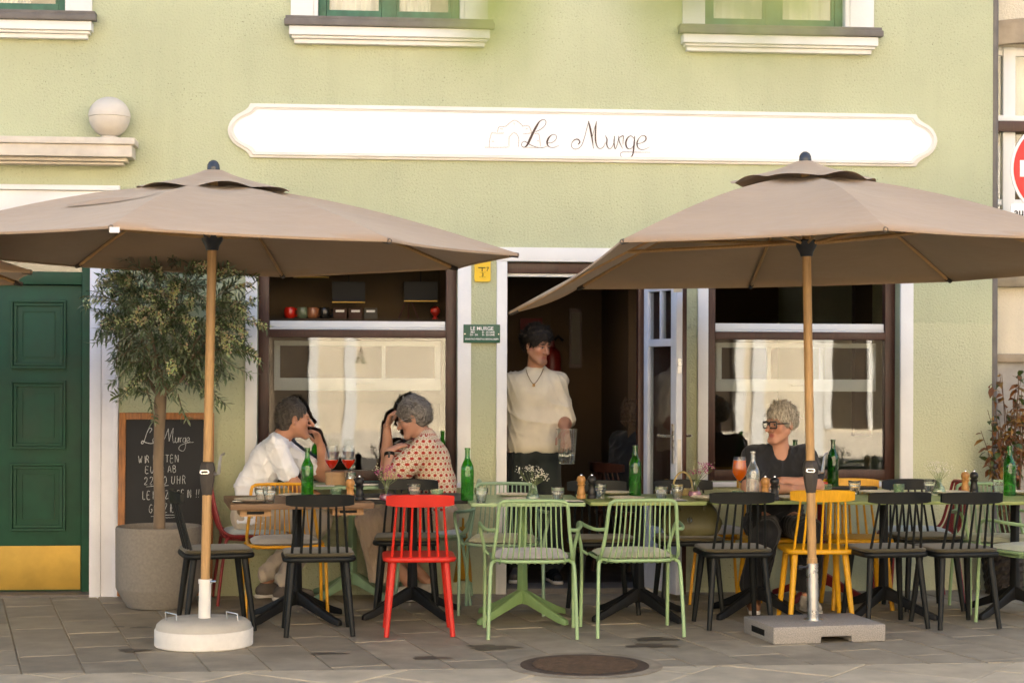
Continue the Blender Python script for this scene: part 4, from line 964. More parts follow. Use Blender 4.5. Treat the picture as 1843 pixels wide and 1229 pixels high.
# care tags and the torn vent flap of the left canopy
p = sL(0, 1.0, .02); boxo('care_tag', M['whitepaint'], p.x-.03, p.x+.015, p.y-.012, p.y-.009, p.z-.03, p.z-.005, uL)
p = sR(4, 1.0, .45); boxo('care_tag', M['whitepaint'], p.x-.03, p.x+.025, p.y-.006, p.y-.003, p.z-.035, p.z-.012, uR)
mb = MB(); 
for i in range(9):
    t = i/8; q = sL(7, .40+.32*t*0, .2); a = sL(7, .62-.16*t, .28+.62*t); mb.v += [tuple(a+Vector((0, -.004, .012+.012*math.sin(t*5)))), tuple(a+Vector((.01, -.05, -.003)))]
mb.f = [(2*i, 2*i+2, 2*i+3, 2*i+1) for i in range(8)]; mb.build('torn_flap', M['cloth'], uL, smooth=True)
# bases
M['concrete'] = mat('raw_concrete', (.50, .46, .38), .9, .15, 9, .5, 90, dirt=.5)
M['whitecon'] = mat('white_painted_concrete', (.74, .70, .62), .75, .08, 6, .3, 50, dirt=.45)
M['pipe'] = mat('white_pipe', (.74, .72, .66), .45, .06, 6, dirt=.2)
bl = thing('concrete_weight', 'round white painted concrete weight holding the leftmost wooden pole', 'umbrella stand', (fl.x, fl.y, .001))
MB().lathe([(.262, 0), (.268, .006), (.268, .088), (.264, .094)], 56).build('shell', M['whitecon'], bl, smooth=40)
MB().lathe([(.262, .0945), (.256, .118), (.232, .138), (.15, .146), (.02, .148)], 56, capb=False).build('concrete_fill', M['concrete'], bl, smooth=True)
dz = Vector((oL(1).x, oL(1).y, 1))
MB().tube([dz*.14, dz*.355], .0335, 20).build('pipe', M['pipe'], bl, smooth=40); MB().tube([dz*.335, dz*.36], .0375, 20).build('clamp', M['pipe'], bl, smooth=40)
MB().tube([dz*.347+Vector((.03, -.02, 0)), dz*.347+Vector((.062, -.03, .004))], .007, 8).build('clamp_screw', M['steel'], bl, smooth=True)
for (a, b) in ((-.17, -.05), (.16, -.05)):
    MB().tube([(a-.032, b+.02, .138), (a-.036, b+.02, .185), (a+.028, b-.03, .178), (a+.03, b-.03, .132)], .004, 6).build('lifting_handle', M['steel'], bl, smooth=True)
M['granite'] = mat('granite', (.30, .272, .235), .65, .35, 170, .25, 160, dirt=.12)
br = thing('granite_weight', 'rectangular grey granite slab holding an umbrella pole', 'umbrella stand', (fr.x, fr.y, .001))
br.rotation_euler = (0, 0, R(8))
mb = MB(); hx, hy, h = .335, .235, .098
mb.prism([(-hx, 0.0), (-.05, 0), (-.05, .035), (.13, .035), (.13, 0), (hx, 0), (hx, h), (-hx, h)], -hy, hy)
mb.build('slab', M['granite'], br, bevel=.012, smooth=40)
mb = MB().box(-hx-.001, -hx+.04, -.10, .10, .03, .065).build('grip_recess', M['black'], br)
q = Matrix.Rotation(R(-8), 4, 'Z') @ Vector((oR(1).x, oR(1).y, 1))
MB().tube([q*.098, q*.42], .0345, 24).build('steel_tube', M['steel'], br, smooth=40); MB().lathe([(.055, .098), (.055, .104), (.036, .106)], 24).build('flange', M['steel'], br, smooth=40)
MB().tube([q*.40+Vector((-.03, -.01, 0)), q*.40+Vector((-.075, -.02, 0))], [.006, .006], 8).tube([q*.40+Vector((-.07, -.02, 0)), q*.40+Vector((-.095, -.024, 0))], .013, 10).build('clamp_screw', M['plastic'], br, smooth=True)
MB().tube([q*.42, q*.45], .030, 20).build('sleeve', M['polewood'], br, smooth=True)
# ------------------------------------------------------------------ tableware
ZT_ = TZ+.0035
M['g_green'] = thin_glass('bottle_green_glass', (.17, .55, .09), .05, 0.0, (.06, .50, .02), 0.0, .17)
M['g_bottle'] = thin_glass('bottle_clear_glass', (.86, .90, .88), .12, 0.0, (.9, .95, .92), 0.0, .14)
M['g_dark'] = thin_glass('bottle_dark_glass', (.05, .26, .05), .05, 0.0, (.03, .25, .02))
M['g_clear'] = solid_glass('tumbler_glass', (.95, .985, .965))
M['g_thin'] = thin_glass('stem_glass', (.95, .96, .95), .05)
M['g_candle'] = thin_glass('candle_glass', (.80, .90, .78), .06, 0.0, (.5, .62, .45))
M['aperol'] = thin_glass('orange_drink', (1.0, .34, .02), .03, 0.0, (1.0, .25, .0), 0.0, .75)
M['rose'] = thin_glass('red_drink', (.95, .12, .05), .03, 0.0, (.95, .045, .01), 0.0, .75)
M['pinkw'] = thin_glass('pink_water', (.85, .42, .58), .03, 0.0, (.9, .42, .6), 0.0, .4)
M['plate'] = mat('speckled_plate', (.66, .58, .44), .35, .25, 90, spec=.5)
M['millwood'] = mat('mill_wood', (.46, .23, .07), .42, .12, 8, grain=.2)
M['millblack'] = mat('mill_black', (.016, .015, .015), .38, .1, 8)
M['napkin'] = mat('napkin_black', (.020, .021, .025), .85, .2, 20, .2, 200)
M['paper'] = mat('paper', (.78, .77, .74), .8, .03, 8)
def bottle_mesh(prof, m, name='glass_body', n=28): return MB().lathe(prof, n, capt=False).mesh(name, m, smooth=50)
PB = [(.004, .012), (.028, .003), (.036, 0), (.0375, .006), (.0378, .17), (.036, .195), (.028, .215), (.018, .235), (.0145, .25), (.0140, .292), (.0165, .293), (.0165, .302), (.0125, .303)]
ME_B = bottle_mesh(PB, M['g_green']); ME_BD = bottle_mesh(PB, M['g_dark'])
def put(px, py, ty=None, half=.33):
    inner = ty is not None and ty in (i1.location.y, i2.location.y)
    p = onz(px, py, TZI if inner else TZ)
    if ty is not None: p = onwall(px, py, -max(min(p.y, ty+half), ty-half))
    return Vector((p.x, p.y, TZI+.0035 if inner else ZT_))
Y = {k: t.location.y for k, t in zip('1234567ab', (t1, t2, t3, t4, t5, t6, t7, i1, i2))}
def single(name, me, loc, label, cat, group=None, rz=0.0, s=1.0):
    o = link(name, me, None, loc, (0, 0, rz)); o.scale = (s, s, s); return tag(o, label, cat, group)
GBt = 'green glass bottles on the tables'
single('wine_bottle', ME_B, put(553, 897, Y['1']), 'green glass bottle on the wooden table in front of the man in white', 'bottle', GBt)
single('wine_bottle', ME_B, put(841, 904, Y['2']), 'green glass bottle at the corner of the black table', 'bottle', GBt, s=1.03)
single('wine_bottle', ME_B, put(1143, 892, Y['4']), 'green glass bottle before the open door leaf', 'bottle', GBt, s=1.03)
single('wine_bottle', ME_B, put(1817, 892, Y['7']), 'green glass bottle on the rightmost olive table', 'bottle', GBt, s=1.03)
single('wine_bottle', ME_BD, put(1499, 875, Y['b'], .24), 'dark green bottle on the wall table right of the umbrella pole', 'bottle', GBt)
single('wine_bottle', ME_BD, put(1431, 876, Y['b'], .24), 'dark green bottle half hidden behind the shoulder of the woman in black', 'bottle', GBt)
# tumblers: faceted, thick foot, hollow
def tumbler_mesh(h, r0, r1, m, n=18, name='tumbler'):
    prof = [(.003, 0), (r0*.9, 0), (r0, .004), (r0+(r1-r0)*.5, h*.5), (r1, h*.68), (r1+.0015, h*.72), (r1+.001, h), (r1-.0012, h), (r1-.002, h*.7), (r0*.86, .013), (.003, .011)]
    mb = MB(); base = 0
    for (r, z) in prof:
        for k in range(n*2):
            f = 1-.045*(k % 2)*(1 if z < h*.7 else 0); a = math.pi*k/n; mb.v.append((r*f*math.cos(a), r*f*math.sin(a), z))
    q = n*2
    for i in range(len(prof)-1):
        for k in range(q): mb.f.append((i*q+k, i*q+(k+1) % q, (i+1)*q+(k+1) % q, (i+1)*q+k))
    mb.f.append(tuple(reversed(range(q)))); mb.f.append(tuple((len(prof)-1)*q+k for k in range(q)))
    return mb.mesh(name, m, smooth=30)
ME_T = tumbler_mesh(.088, .028, .038, M['g_clear']); ME_C = tumbler_mesh(.058, .033, .036, M['g_candle'], 16, 'candle_glass')
GG = 'drinking glasses on the tables'
for (a, b, k, l) in ((485, 909, '1', 'right of the two tumblers on the wooden table'), (470, 904, '1', 'left of the two tumblers on the wooden table'), (866, 906, '3', 'clear tumbler beside the bottle at the pale green table'), (1004, 906, '3', 'greenish tumbler on the right of the pale green table'),
                     (1080, 898, '4', 'tumbler right of the mills below the waiter'), (1190, 903, '4', 'tumbler on the olive table left of the wicker handle'), (1219, 898, '5', 'tumbler inside the wicker handle beside the pink vase'), (1538, 890, '6', 'tumbler behind the yellow chair at the umbrella pole'),
                     (1673, 888, '6', 'tumbler left of the vase with white flowers near the house corner'), (1798, 888, '7', 'tumbler left of the rightmost green bottle'), (745, 898, '2', 'tumbler beside the purple flowers on the black table'), (1392, 899, '5', 'tumbler behind the black mill before the woman in black')):
    single('tumbler', ME_T, put(a, b, Y[k]), l, 'glass', GG, rz=a)
GC = 'short candle glasses on the tables'
for (a, b, k, l) in ((605, 897, '1', 'short candle glass on the wooden table near the wooden mill'), (787, 899, '2', 'short candle glass on the black table behind the red chair'), (1329, 902, '5', 'short candle glass under the orange drink'), (1487, 884, '6', 'short candle glass right of the umbrella pole'), (1618, 884, '6', 'short candle glass behind the black chair right of the yellow one')):
    o = single('candle_glass', ME_C, put(a, b, Y[k]), l, 'glass', GC, rz=a)
# plates
ME_P = MB().lathe([(.004, .004), (.055, .004), (.060, 0), (.066, .003), (.098, .013), (.112, .017), (.113, .020), (.108, .0205), (.085, .0145), (.066, .0095), (.004, .009)], 40).mesh('plate', M['plate'], smooth=60)
for (a, b, k, l) in ((456, 910, '1', 'speckled plate at the left corner of the wooden table'), (535, 896, '1', 'plate behind the green bottle on the wooden table'), (925, 895, '3', 'farther plate on the pale green table'), (938, 905, '3', 'nearer plate on the pale green table'), (1108, 890, '4', 'farther plate left of the bottle on the olive table'), (1126, 901, '4', 'nearer plate below the bottle on the olive table'),
                     (770, 908, '2', 'plate behind the red chair on the black table'), (1276, 900, '5', 'plate behind the pink vase on the olive table'), (1425, 901, '5', 'plate at the elbow of the woman in black'), (1576, 884, '6', 'plate behind the yellow and black chairs'), (1712, 884, '7', 'plate left of the mills near the house corner'), (1840, 886, '7', 'plate at the right edge of the picture')):
    single('plate', ME_P, put(a, b, Y[k], .25), l, 'plate', 'plates laid on the tables')
# mills
PM = [(.027, 0), (.028, .004), (.0285, .018), (.024, .024), (.0255, .03), (.023, .05), (.0195, .070), (.024, .082), (.0265, .088), (.020, .093), (.0265, .106), (.0275, .118), (.021, .134), (.009, .139)]
ME_M = {k: MB().lathe(PM, 24).mesh('body', m, smooth=50) for k, m in (('w', M['millwood']), ('b', M['millblack']))}
ME_K = MB().lathe([(.007, 0), (.008, .006), (.004, .012)], 12).mesh('knob', M['chrome'], smooth=50)
for (a, b, k, c, l) in ((630, 905, '1', 'w', 'wooden pepper mill at the edge of the wooden table'), (647, 907, '2', 'b', 'black mill between the wooden and black tables'), (1046, 898, '4', 'w', 'wooden pepper mill left of the tumbler below the waiter'), (1065, 898, '4', 'b', 'black mill beside the wooden mill below the waiter'),
                        (1377, 905, '5', 'w', 'wooden pepper mill right of the clear bottle'), (1394, 907, '5', 'b', 'black mill before the arms of the woman in black'), (1737, 884, '7', 'w', 'wooden pepper mill at the house corner'), (1753, 884, '7', 'b', 'black mill at the house corner')):
    p = put(a, b, Y[k]); t = thing('pepper_mill', l, 'mill', p, 0, 'pepper and salt mills'); link('body', ME_M[c], t); link('knob', ME_K, t, (0, 0, .138))
# vases with dried flowers
M['stem'] = mat('flower_stem', (.16, .20, .08), .8, .2); M['f_white'] = mat('white_blossom', (.74, .71, .60), .9, .1); M['f_purple'] = mat('purple_blossom', (.42, .035, .22), .9, .2); M['f_pale'] = mat('pale_blossom', (.52, .48, .30), .9, .2)
def octa(mb, c, r):
    n = len(mb.v); x, y, z = c
    mb.v += [(x+r, y, z), (x-r, y, z), (x, y+r, z), (x, y-r, z), (x, y, z+r), (x, y, z-r)]
    mb.f += [tuple(n+i for i in f) for f in ((0, 2, 4), (2, 1, 4), (1, 3, 4), (3, 0, 4), (2, 0, 5), (1, 2, 5), (3, 1, 5), (0, 3, 5))]
def vase(px, py, k, label, liquid, purple, seed, lean=0.0):
    p = put(px, py, Y[k]); t = thing('flower_vase', label, 'vase', p, 0, 'little vases of dried flowers'); rg = random.Random(seed)
    MB().lathe([(.003, .003), (.034, .001), (.042, .008), (.043, .02), (.034, .045), (.018, .066), (.0125, .078), (.0125, .092), (.017, .097)], 24, capt=False).build('glass_body', M['g_candle'] if not liquid else M['g_thin'], t, smooth=True)
    MB().lathe([(.003, .005), (.033, .004), (.039, .010), (.039, .022), (.034, .036), (.003, .037)], 24).build('water', M['pinkw'] if liquid else M['g_thin'], t, smooth=True)
    st = MB(); fw_ = MB(); fp = MB()
    for i in range(26):
        a = rg.uniform(0, 6.28); sp = rg.uniform(.01, .085); h = rg.uniform(.13, .20); tip = (sp*math.cos(a)+lean*h*1.2, sp*math.sin(a), h)
        st.tube([(0, 0, .03), (tip[0]*.25, tip[1]*.25, .095), tip], .0009, 3, cap=False)
        pur = purple and rg.random() < .55
        for j in range(7):
            c = (tip[0]+rg.gauss(0, .011)+(lean*.03 if pur else 0), tip[1]+rg.gauss(0, .011), tip[2]+rg.gauss(0, .010)+(.012 if pur else 0)); octa(fp if pur else fw_, c, rg.uniform(.0022, .0045))
    st.build('stems', M['stem'], t); b = fw_.build('blossoms', M['f_white'] if not purple else M['f_pale'], t); tag(b, kind='stuff')
    if purple: tag(fp.build('purple_blossoms', M['f_purple'], t), kind='stuff')
vase(695, 907, '2', 'vase with pink water and purple flowers on the black table', True, True, 1)
vase(959, 902, '3', 'clear vase of tiny white flowers on the pale green table', False, False, 2)
vase(1250, 895, '5', 'vase with pink water and purple flowers by the open door leaf', True, True, 3, .25)
vase(1690, 890, '6', 'clear vase of white flowers behind the rightmost black chair', False, False, 4)
# clear carafe and stemmed drinks
p = put(1355, 904, Y['5']); cf = thing('water_bottle', 'tall clear glass bottle before the woman in black', 'bottle', p)
MB().lathe([(.004, .008), (.034, 0), (.0405, .006), (.041, .165), (.036, .19), (.022, .215), (.0135, .24), (.0125, .285), (.016, .287), (.016, .295), (.0115, .295)], 28, capt=False).build('glass_body', M['g_bottle'], cf, smooth=50)
MB().lathe([(.004, .010), (.033, .006), (.0375, .012), (.0375, .016), (.004, .016)], 28).build('base_lens', M['g_clear'], cf, smooth=50)
def stem_glass(loc, label, liq, fill, group, bowl=1.0):
    t = thing('wine_glass', label, 'glass', loc, 0, group); t.scale = (1.14, 1.14, 1.14)
    MB().lathe([(.034, 0), (.034, .0015), (.012, .004), (.0045, .010), (.0036, .05), (.0038, .088), (.008, .094)], 24).build('foot_and_stem', M['g_thin'], t, smooth=60)
    bp = [(.004, .092), (.018, .104), (.034*bowl, .128), (.0395*bowl, .142), (.0385*bowl, .165), (.035*bowl, .195), (.0305*bowl, .225)]
    MB().lathe(bp, 28, capb=False, capt=False).build('bowl', M['g_thin'], t, smooth=60)
    lp = [(.003, .094)]+[(r-.0018, z) for r, z in bp[1:] if z < fill]
    r_, z_ = lp[-1]; lp += [(r_*.99, fill), (.003, fill)]
    MB().lathe(lp, 28).build('drink', liq, t, smooth=40)
GWg = 'red drinks between the couple'
stem_glass(put(597, 880, Y['a'], .22), 'left of the two red drinks between the couple', M['rose'], .146, GWg)
stem_glass(put(627, 880, Y['a'], .22), 'right of the two red drinks between the couple', M['rose'], .146, GWg)
p = put(1331, 898, Y['5']); stem_glass(p, 'bright orange drink in stemmed glass by the clear bottle', M['aperol'], .205, None, 1.02)
# cutlery on napkins
ME_F = MB().box(-.1, .03, -.004, .004, .0, .003).box(.03, .1, -.011, .011, .0, .002).mesh('fork', M['steel'], bevel=.001)
ME_KN = MB().box(-.1, .0, -.006, .006, .0, .004).box(.0, .11, -.008, .006, .0, .002).mesh('knife', M['steel'], bevel=.001)
for i, (a, b, k, l) in enumerate(((1018, 907, '3', 'napkin with cutlery on the pale green table'), (1203, 903, '4', 'napkin with cutlery before the two tumblers on the olive table'), (450, 917, '1', 'napkin with cutlery at the front of the wooden table'), (668, 902, '2', 'napkin with cutlery left of the purple flowers'), (1640, 892, '6', 'napkin with cutlery behind the black chair near the corner'))):
    p = put(a, b, Y[k], .27); t = thing('napkin_setting', l, 'napkin', p+Vector((0, 0, -.0005)), R(rs.uniform(-12, 12)), 'napkins with cutlery')
    MB().box(-.10, .10, -.05, .05, 0, .004).build('napkin', M['napkin'], t, bevel=.0015); link('fork', ME_F, t, (0, .014, .0045), (0, 0, .06)); link('knife', ME_KN, t, (0, -.016, .0045), (0, 0, -.05))
# things between the couple
p = put(606, 880, Y['a'], .25)+Vector((0, .10, 0)); bg_ = thing('paper_bag', 'brown paper bread bag behind the red drinks', 'bag', p)
M['kraft'] = mat('kraft_paper', (.42, .27, .15), .85, .12, 10, .2, 40)
MB().slab(rrect(.075, .05, .02, 4), 0, .085).build('bag', M['kraft'], bg_, bevel=.008, smooth=50); MB().slab(rrect(.079, .054, .02, 4), .06, .084).build('folded_rim', M['kraft'], bg_, bevel=.004, smooth=50)
p = put(662, 876, Y['a'], .22); bk = thing('notebook', 'dark notebook with pale edge on the couple\'s table', 'notebook', p, R(10)); boxo('cover', M['napkin'], -.10, .10, -.06, .06, 0, .004, bk); boxo('pages', M['paper'], -.095, .095, -.056, .056, .0042, .014, bk); boxo('cover', M['napkin'], -.10, .10, -.06, .06, .0142, .018, bk)
p = put(585, 882, Y['a'], .26); tag(MB().box(-.06, .06, -.05, .05, 0, .002).build('receipt', M['paper'], loc=p), 'white slip of paper beside the elbow of the man in white', 'paper')
single('tumbler', ME_T, put(630, 888, Y['a'], .22)+Vector((0, -.02, 0)), 'tumbler in front of the right red drink', 'glass', GG)
p = put(1470, 880, Y['b'], .25); rb_ = thing('red_box', 'low red box on the wall table right of the umbrella pole', 'box', p); MB().box(-.06, .06, -.05, .05, 0, .03).build('box', M['red'], rb_, bevel=.003)
single('tumbler', ME_T, p+Vector((0, 0, .0305)), 'pinkish tumbler standing on the red box', 'glass', GG)
# wicker basket with tall handle
M['wicker'] = mat('wicker', (.40, .30, .12), .75, .3, 60, .5, 120)
p = put(1232, 893, Y['5'])+Vector((0, .06, 0)); bs = thing('basket', 'small basket with tall looped handle on the olive table', 'basket', p)
MB().lathe([(.05, 0), (.065, .03), (.068, .04), (.06, .036), (.045, .005)], 24).build('bowl', M['wicker'], bs, smooth=60)
MB().tube([(.062*math.cos(a), .0, .03+.115*math.sin(a)) for a in np.linspace(0, math.pi, 18)], .006, 8).build('handle', M['wicker'], bs, smooth=True)
# handbag on the black chair
M['leather'] = mat('olive_leather', (.12, .11, .045), .45, .18, 7, .4, 45, spec=.5)
hb = thing('handbag', 'olive leather handbag lying on the black chair', 'handbag', (cb1.location.x+.02, cb1.location.y-.01, .474))
n = 24; mb = MB()
for i in range(11):
    t = i/10; z = .20*t; hw = .20*(1-.35*t**2.2)*(.80+.2*math.sin(min(1, t*2.2)*math.pi/2)); hd = .085*(1-.75*t**1.6)*(.75+.25*math.sin(min(1, t*3)*math.pi/2))
    for k in range(n):
        a = 2*math.pi*k/n; c, s_ = math.cos(a), math.sin(a); f = 1+.035*math.sin(9*a+t*7)+.025*math.sin(4*a-t*9)
        mb.v.append((hw*f*abs(c)**.7*(1 if c > 0 else -1), hd*f*abs(s_)**.8*(1 if s_ > 0 else -1), z+.008*math.sin(3*a)*t))
for i in range(10):
    for k in range(n): mb.f.append((i*n+k, i*n+(k+1) % n, (i+1)*n+(k+1) % n, (i+1)*n+k))
mb.f.append(tuple(reversed(range(n)))); mb.f.append(tuple(10*n+k for k in range(n))); mb.build('bag_body', M['leather'], hb, smooth=70)
for sy in (-.045, .045): MB().tube([(-.07, sy, .16), (-.075, sy*1.2, .24), (-.03, sy*1.1, .285), (.03, sy*1.1, .285), (.075, sy*1.2, .24), (.07, sy, .16)], .008, 8).build('handle', M['leather'], hb, smooth=True)
MB().tube([(.012*math.cos(a)-.03, -.092, .105+.018*math.sin(a)) for a in np.linspace(0, 6.28, 16)], .003, 6).build('buckle', M['chrome'], hb, smooth=True)
# mustard bag under the woman's chair
mbg = thing('mustard_bag', 'mustard coloured cloth bag hanging from the sage green chair', 'bag', (womch.location.x+.20, womch.location.y-.02, .14))
mb = MB()
for i in range(8):
    t = i/7; z = .34*t; w_ = .13*(1-.45*t**2); d_ = .06*(1-.6*t)
    for k in range(16): a = 2*math.pi*k/16; mb.v.append((d_*math.cos(a)*(1+.1*math.sin(3*a+5*t)), w_*math.sin(a)*(1+.08*math.sin(4*a)), z-.02*math.cos(a*2)*(1-t)))
for i in range(7):
    for k in range(16): mb.f.append((i*16+k, i*16+(k+1) % 16, (i+1)*16+(k+1) % 16, (i+1)*16+k))
mb.f.append(tuple(reversed(range(16)))); mb.f.append(tuple(7*16+k for k in range(16))); mb.build('cloth_body', mat('mustard_cloth', (.45, .22, .01), .8, .15, 8, .3, 60), mbg, smooth=True)
MB().tube([(0, -.05, .32), (0, -.03, .40), (0, .03, .40), (0, .05, .32)], .006, 6).build('strap', bpy.data.materials['mustard_cloth'], mbg, smooth=True)
# ------------------------------------------------------------------ inside the cafe (seen through the openings)
sh = thing('wall_shelf', 'dark shelf with mugs inside the left window', 'shelf', (0, 0, 0)); sx0, sx1 = win1[0]+.05, win1[1]-.05; SY = .62; sz = onwall(640, 574, -SY).z
boxo('board', M['intdark'], sx0, sx1, SY-.12, SY+.14, sz-.045, sz-.001, sh); boxo('back', mat('shelf_back', (.055, .035, .014), .8), sx0-.3, sx1+.3, SY+.15, SY+.17, sz-.6, sz+.8, sh)
def onshelf(px): return onwall(px, 570, -SY).x
for (a, c, l) in ((522, (.55, .02, .008), 'bright red mug on the shelf in the left window'), (544, (.13, .17, .10), 'grey green mug beside the red mug on the shelf'), (563, (.28, .11, .05), 'brown mug on the shelf right of the grey green one'), (584, (.02, .018, .016), 'dark mug at the end of the row of mugs')):
    t = thing('mug', l, 'mug', (onshelf(a), SY-.03, sz+.0005), 0, 'mugs on the shelf'); m = mat('mug_glaze', c, .2, .1, 8, spec=.6)
    MB().lathe([(.025, 0), (.034, .006), (.041, .03), (.041, .055), (.034, .078), (.031, .078), (.037, .055), (.037, .03), (.02, .008)], 22).build('cup', m, t, smooth=50)
    MB().tube([(.036, 0, .065), (.058, 0, .062), (.064, 0, .04), (.055, 0, .02), (.038, 0, .018)], .006, 8).build('handle', m, t, smooth=True)
for i, (a, l) in enumerate(((612, 'left of three small storage boxes on the shelf'), (640, 'middle of three small storage boxes on the shelf'), (667, 'right of three small storage boxes on the shelf'))):
    t = thing('storage_box', l, 'box', (onshelf(a), SY-.02, sz+.0005), 0, 'boxes on the shelf'); boxo('box', mat('box_card', (.05, .022, .012) if i < 2 else (.05, .045, .035), .7), -.047, .047, -.05, .05, 0, .075, t, .003); boxo('paper_tag', M['paper'], -.03, .03, -.053, -.0505, .045, .06, t)
tp = thing('tripod', 'thin wooden tripod standing on the shelf', 'tripod', (onshelf(735), SY-.03, sz+.0005))
for d in (-.07, .07): MB().tube([(d, -.02, .0), (d*.15, 0, .15)], .006, 6).build('leg', M['brownwood'], tp, smooth=True)
MB().tube([(0, .05, 0), (0, 0, .15)], .006, 6).build('leg', M['brownwood'], tp, smooth=True); boxo('head', M['black'], -.03, .03, -.02, .02, .15, .19, tp)
t = thing('red_goblet', 'small round red goblet at the right of the shelf', 'ornament', (onshelf(783), SY-.03, sz+.0005)); MB().lathe([(.022, 0), (.02, .008), (.008, .02), (.02, .03), (.035, .05), (.033, .075), (.012, .09), (.003, .092)], 20).build('body', M['red'], t, smooth=True)
for (a, b, c_, d, l) in ((528, 592, 484, 500, 'small dark lamp shade hung high inside the left window'), (598, 657, 508, 545, 'square dark pendant shade in the middle of the left window'), (727, 787, 508, 543, 'square dark pendant shade right of the middle in the left window')):
    r = rect(a, b, c_, d, -.5); t = thing('pendant_shade', l, 'lamp', ((r[0]+r[1])/2, .5, r[2]), 0, 'dark pendant lamps'); hx = (r[1]-r[0])/2
    MB().box(-hx, hx, -.06, .06, .006, r[3]-r[2]).build('shade', M['black'], t); boxo('rim', M['brass'], -hx, hx, -.061, .061, 0, .0055, t); MB().tube([(0, 0, r[3]-r[2]), (0, 0, 2.61-r[2])], .004, 6).build('cord', M['black'], t)
pic = thing('framed_picture', 'narrow framed picture on the wall inside the doorway', 'picture', (onwall(1062, 607, -1.4).x, 2.28, onwall(1062, 607, -1.9).z)); boxo('frame', M['brownwood'], -.05, .05, 0, .015, -.24, .24, pic); boxo('print', mat('dark_print', (.16, .14, .11), .6), -.035, .035, -.004, -.0005, -.21, .21, pic)
ex = thing('fire_extinguisher', 'dark red fire extinguisher behind the shoulder of the waiter', 'extinguisher', (onwall(1000, 640, -2.1).x-.03, 2.1, onwall(1003, 690, -2.1).z-.16)); MB().lathe([(.07, 0), (.075, .02), (.075, .36), (.06, .42), (.025, .45), (.02, .5)], 24).build('cylinder', mat('extinguisher_red', (.16, .01, .008), .4), ex, smooth=True); MB().tube([(0, 0, .49), (.05, 0, .54), (.09, 0, .5)], .012, 8).build('valve', M['black'], ex, smooth=True)
boxo('bracket', M['black'], -.08, .08,   .076, .18, -.03, -.001, ex)
po = thing('red_poster', 'small red poster on the wall above the waiter\'s head', 'poster', (onwall(958, 588, -2.2).x, 2.28, onwall(958, 588, -2.2).z)); boxo('sheet', mat('poster_red', (.16, .012, .01), .6), -.09, .09, .0, .006, -.07, .07, po)
# wall for the doorway items
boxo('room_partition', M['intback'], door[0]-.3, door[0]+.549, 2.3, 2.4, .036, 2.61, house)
# ------------------------------------------------------------------ olive tree in its planter
tp0 = onz(299, 1075); ot = thing('olive_tree', 'olive tree with round crown beside the chalkboard', 'tree', (tp0.x, -.52, .40))
pt = thing('stone_planter', 'round grey stone planter holding the olive tree', 'planter', (tp0.x, -.52, .001))
M['planter'] = mat('planter_stone', (.235, .212, .182), .85, .12, 60, .35, 160, dirt=.12)
MB().lathe([(.19, 0), (.20, .004), (.265, .115), (.270, .13), (.272, .50), (.268, .512), (.250, .514), (.246, .50), (.246, .44), (.004, .435)], 56).build('pot', M['planter'], pt, smooth=35)
MB().lathe([(.246, .452), (.12, .458), (.004, .462)], 40, capb=False).build('soil', mat('soil', (.10, .065, .035), .95, .3, 30, .8, 60), pt)
M['bark'] = mat('olive_bark', (.23, .17, .115), .9, .25, 14, .8, 40, stretch=(1, 1, .3))
tr_ = MB(); z0 = .03
tr_.tube([(0, 0, z0), (.004, 0, .25), (-.006, .0, .5), (.0, 0, .72), (.005, 0, .90), (.012, 0, .97)], [.040, .035, .033, .034, .040, .034], 14)
rg = random.Random(21); limbs = []
for i in range(11):
    a = i*2.4+rg.uniform(-.4, .4); el_ = rg.uniform(.5, 1.25); L = rg.uniform(.30, .52); d = Vector((math.cos(a)*math.cos(el_), math.sin(a)*math.cos(el_), math.sin(el_)))
    p0 = Vector((.008, 0, .93)); p1 = p0+d*L*.5+Vector((rg.uniform(-.04, .04), rg.uniform(-.04, .04), .02)); p2 = p0+d*L+Vector((rg.uniform(-.06, .06), rg.uniform(-.05, .05), .03)); tr_.tube([p0, p1, p2], [.017, .011, .006], 7); limbs.append((p1, p2))
tr_.build('trunk', M['bark'], ot, smooth=60)
def leaf_mat(name, rough=.45):
    m = bpy.data.materials.new(name); m.use_nodes = True; N = NT(m); b = N.n['Principled BSDF']; at_ = N.node('ShaderNodeVertexColor', layer_name='Col'); N.l.new(at_.outputs[0], b.inputs['Base Color'])
    b.inputs['Roughness'].default_value = rough; b.inputs['Specular IOR Level'].default_value = .4
    tl_ = N.node('ShaderNodeBsdfTranslucent'); N.l.new(at_.outputs[0], tl_.inputs[0]); mx = N.node('ShaderNodeMixShader'); mx.inputs[0].default_value = .22
    N.l.new(b.outputs[0], mx.inputs[1]); N.l.new(tl_.outputs[0], mx.inputs[2]); N.l.new(mx.outputs[0], N.n['Material Output'].inputs[0]); return m
M['leaf'] = leaf_mat('leaf')
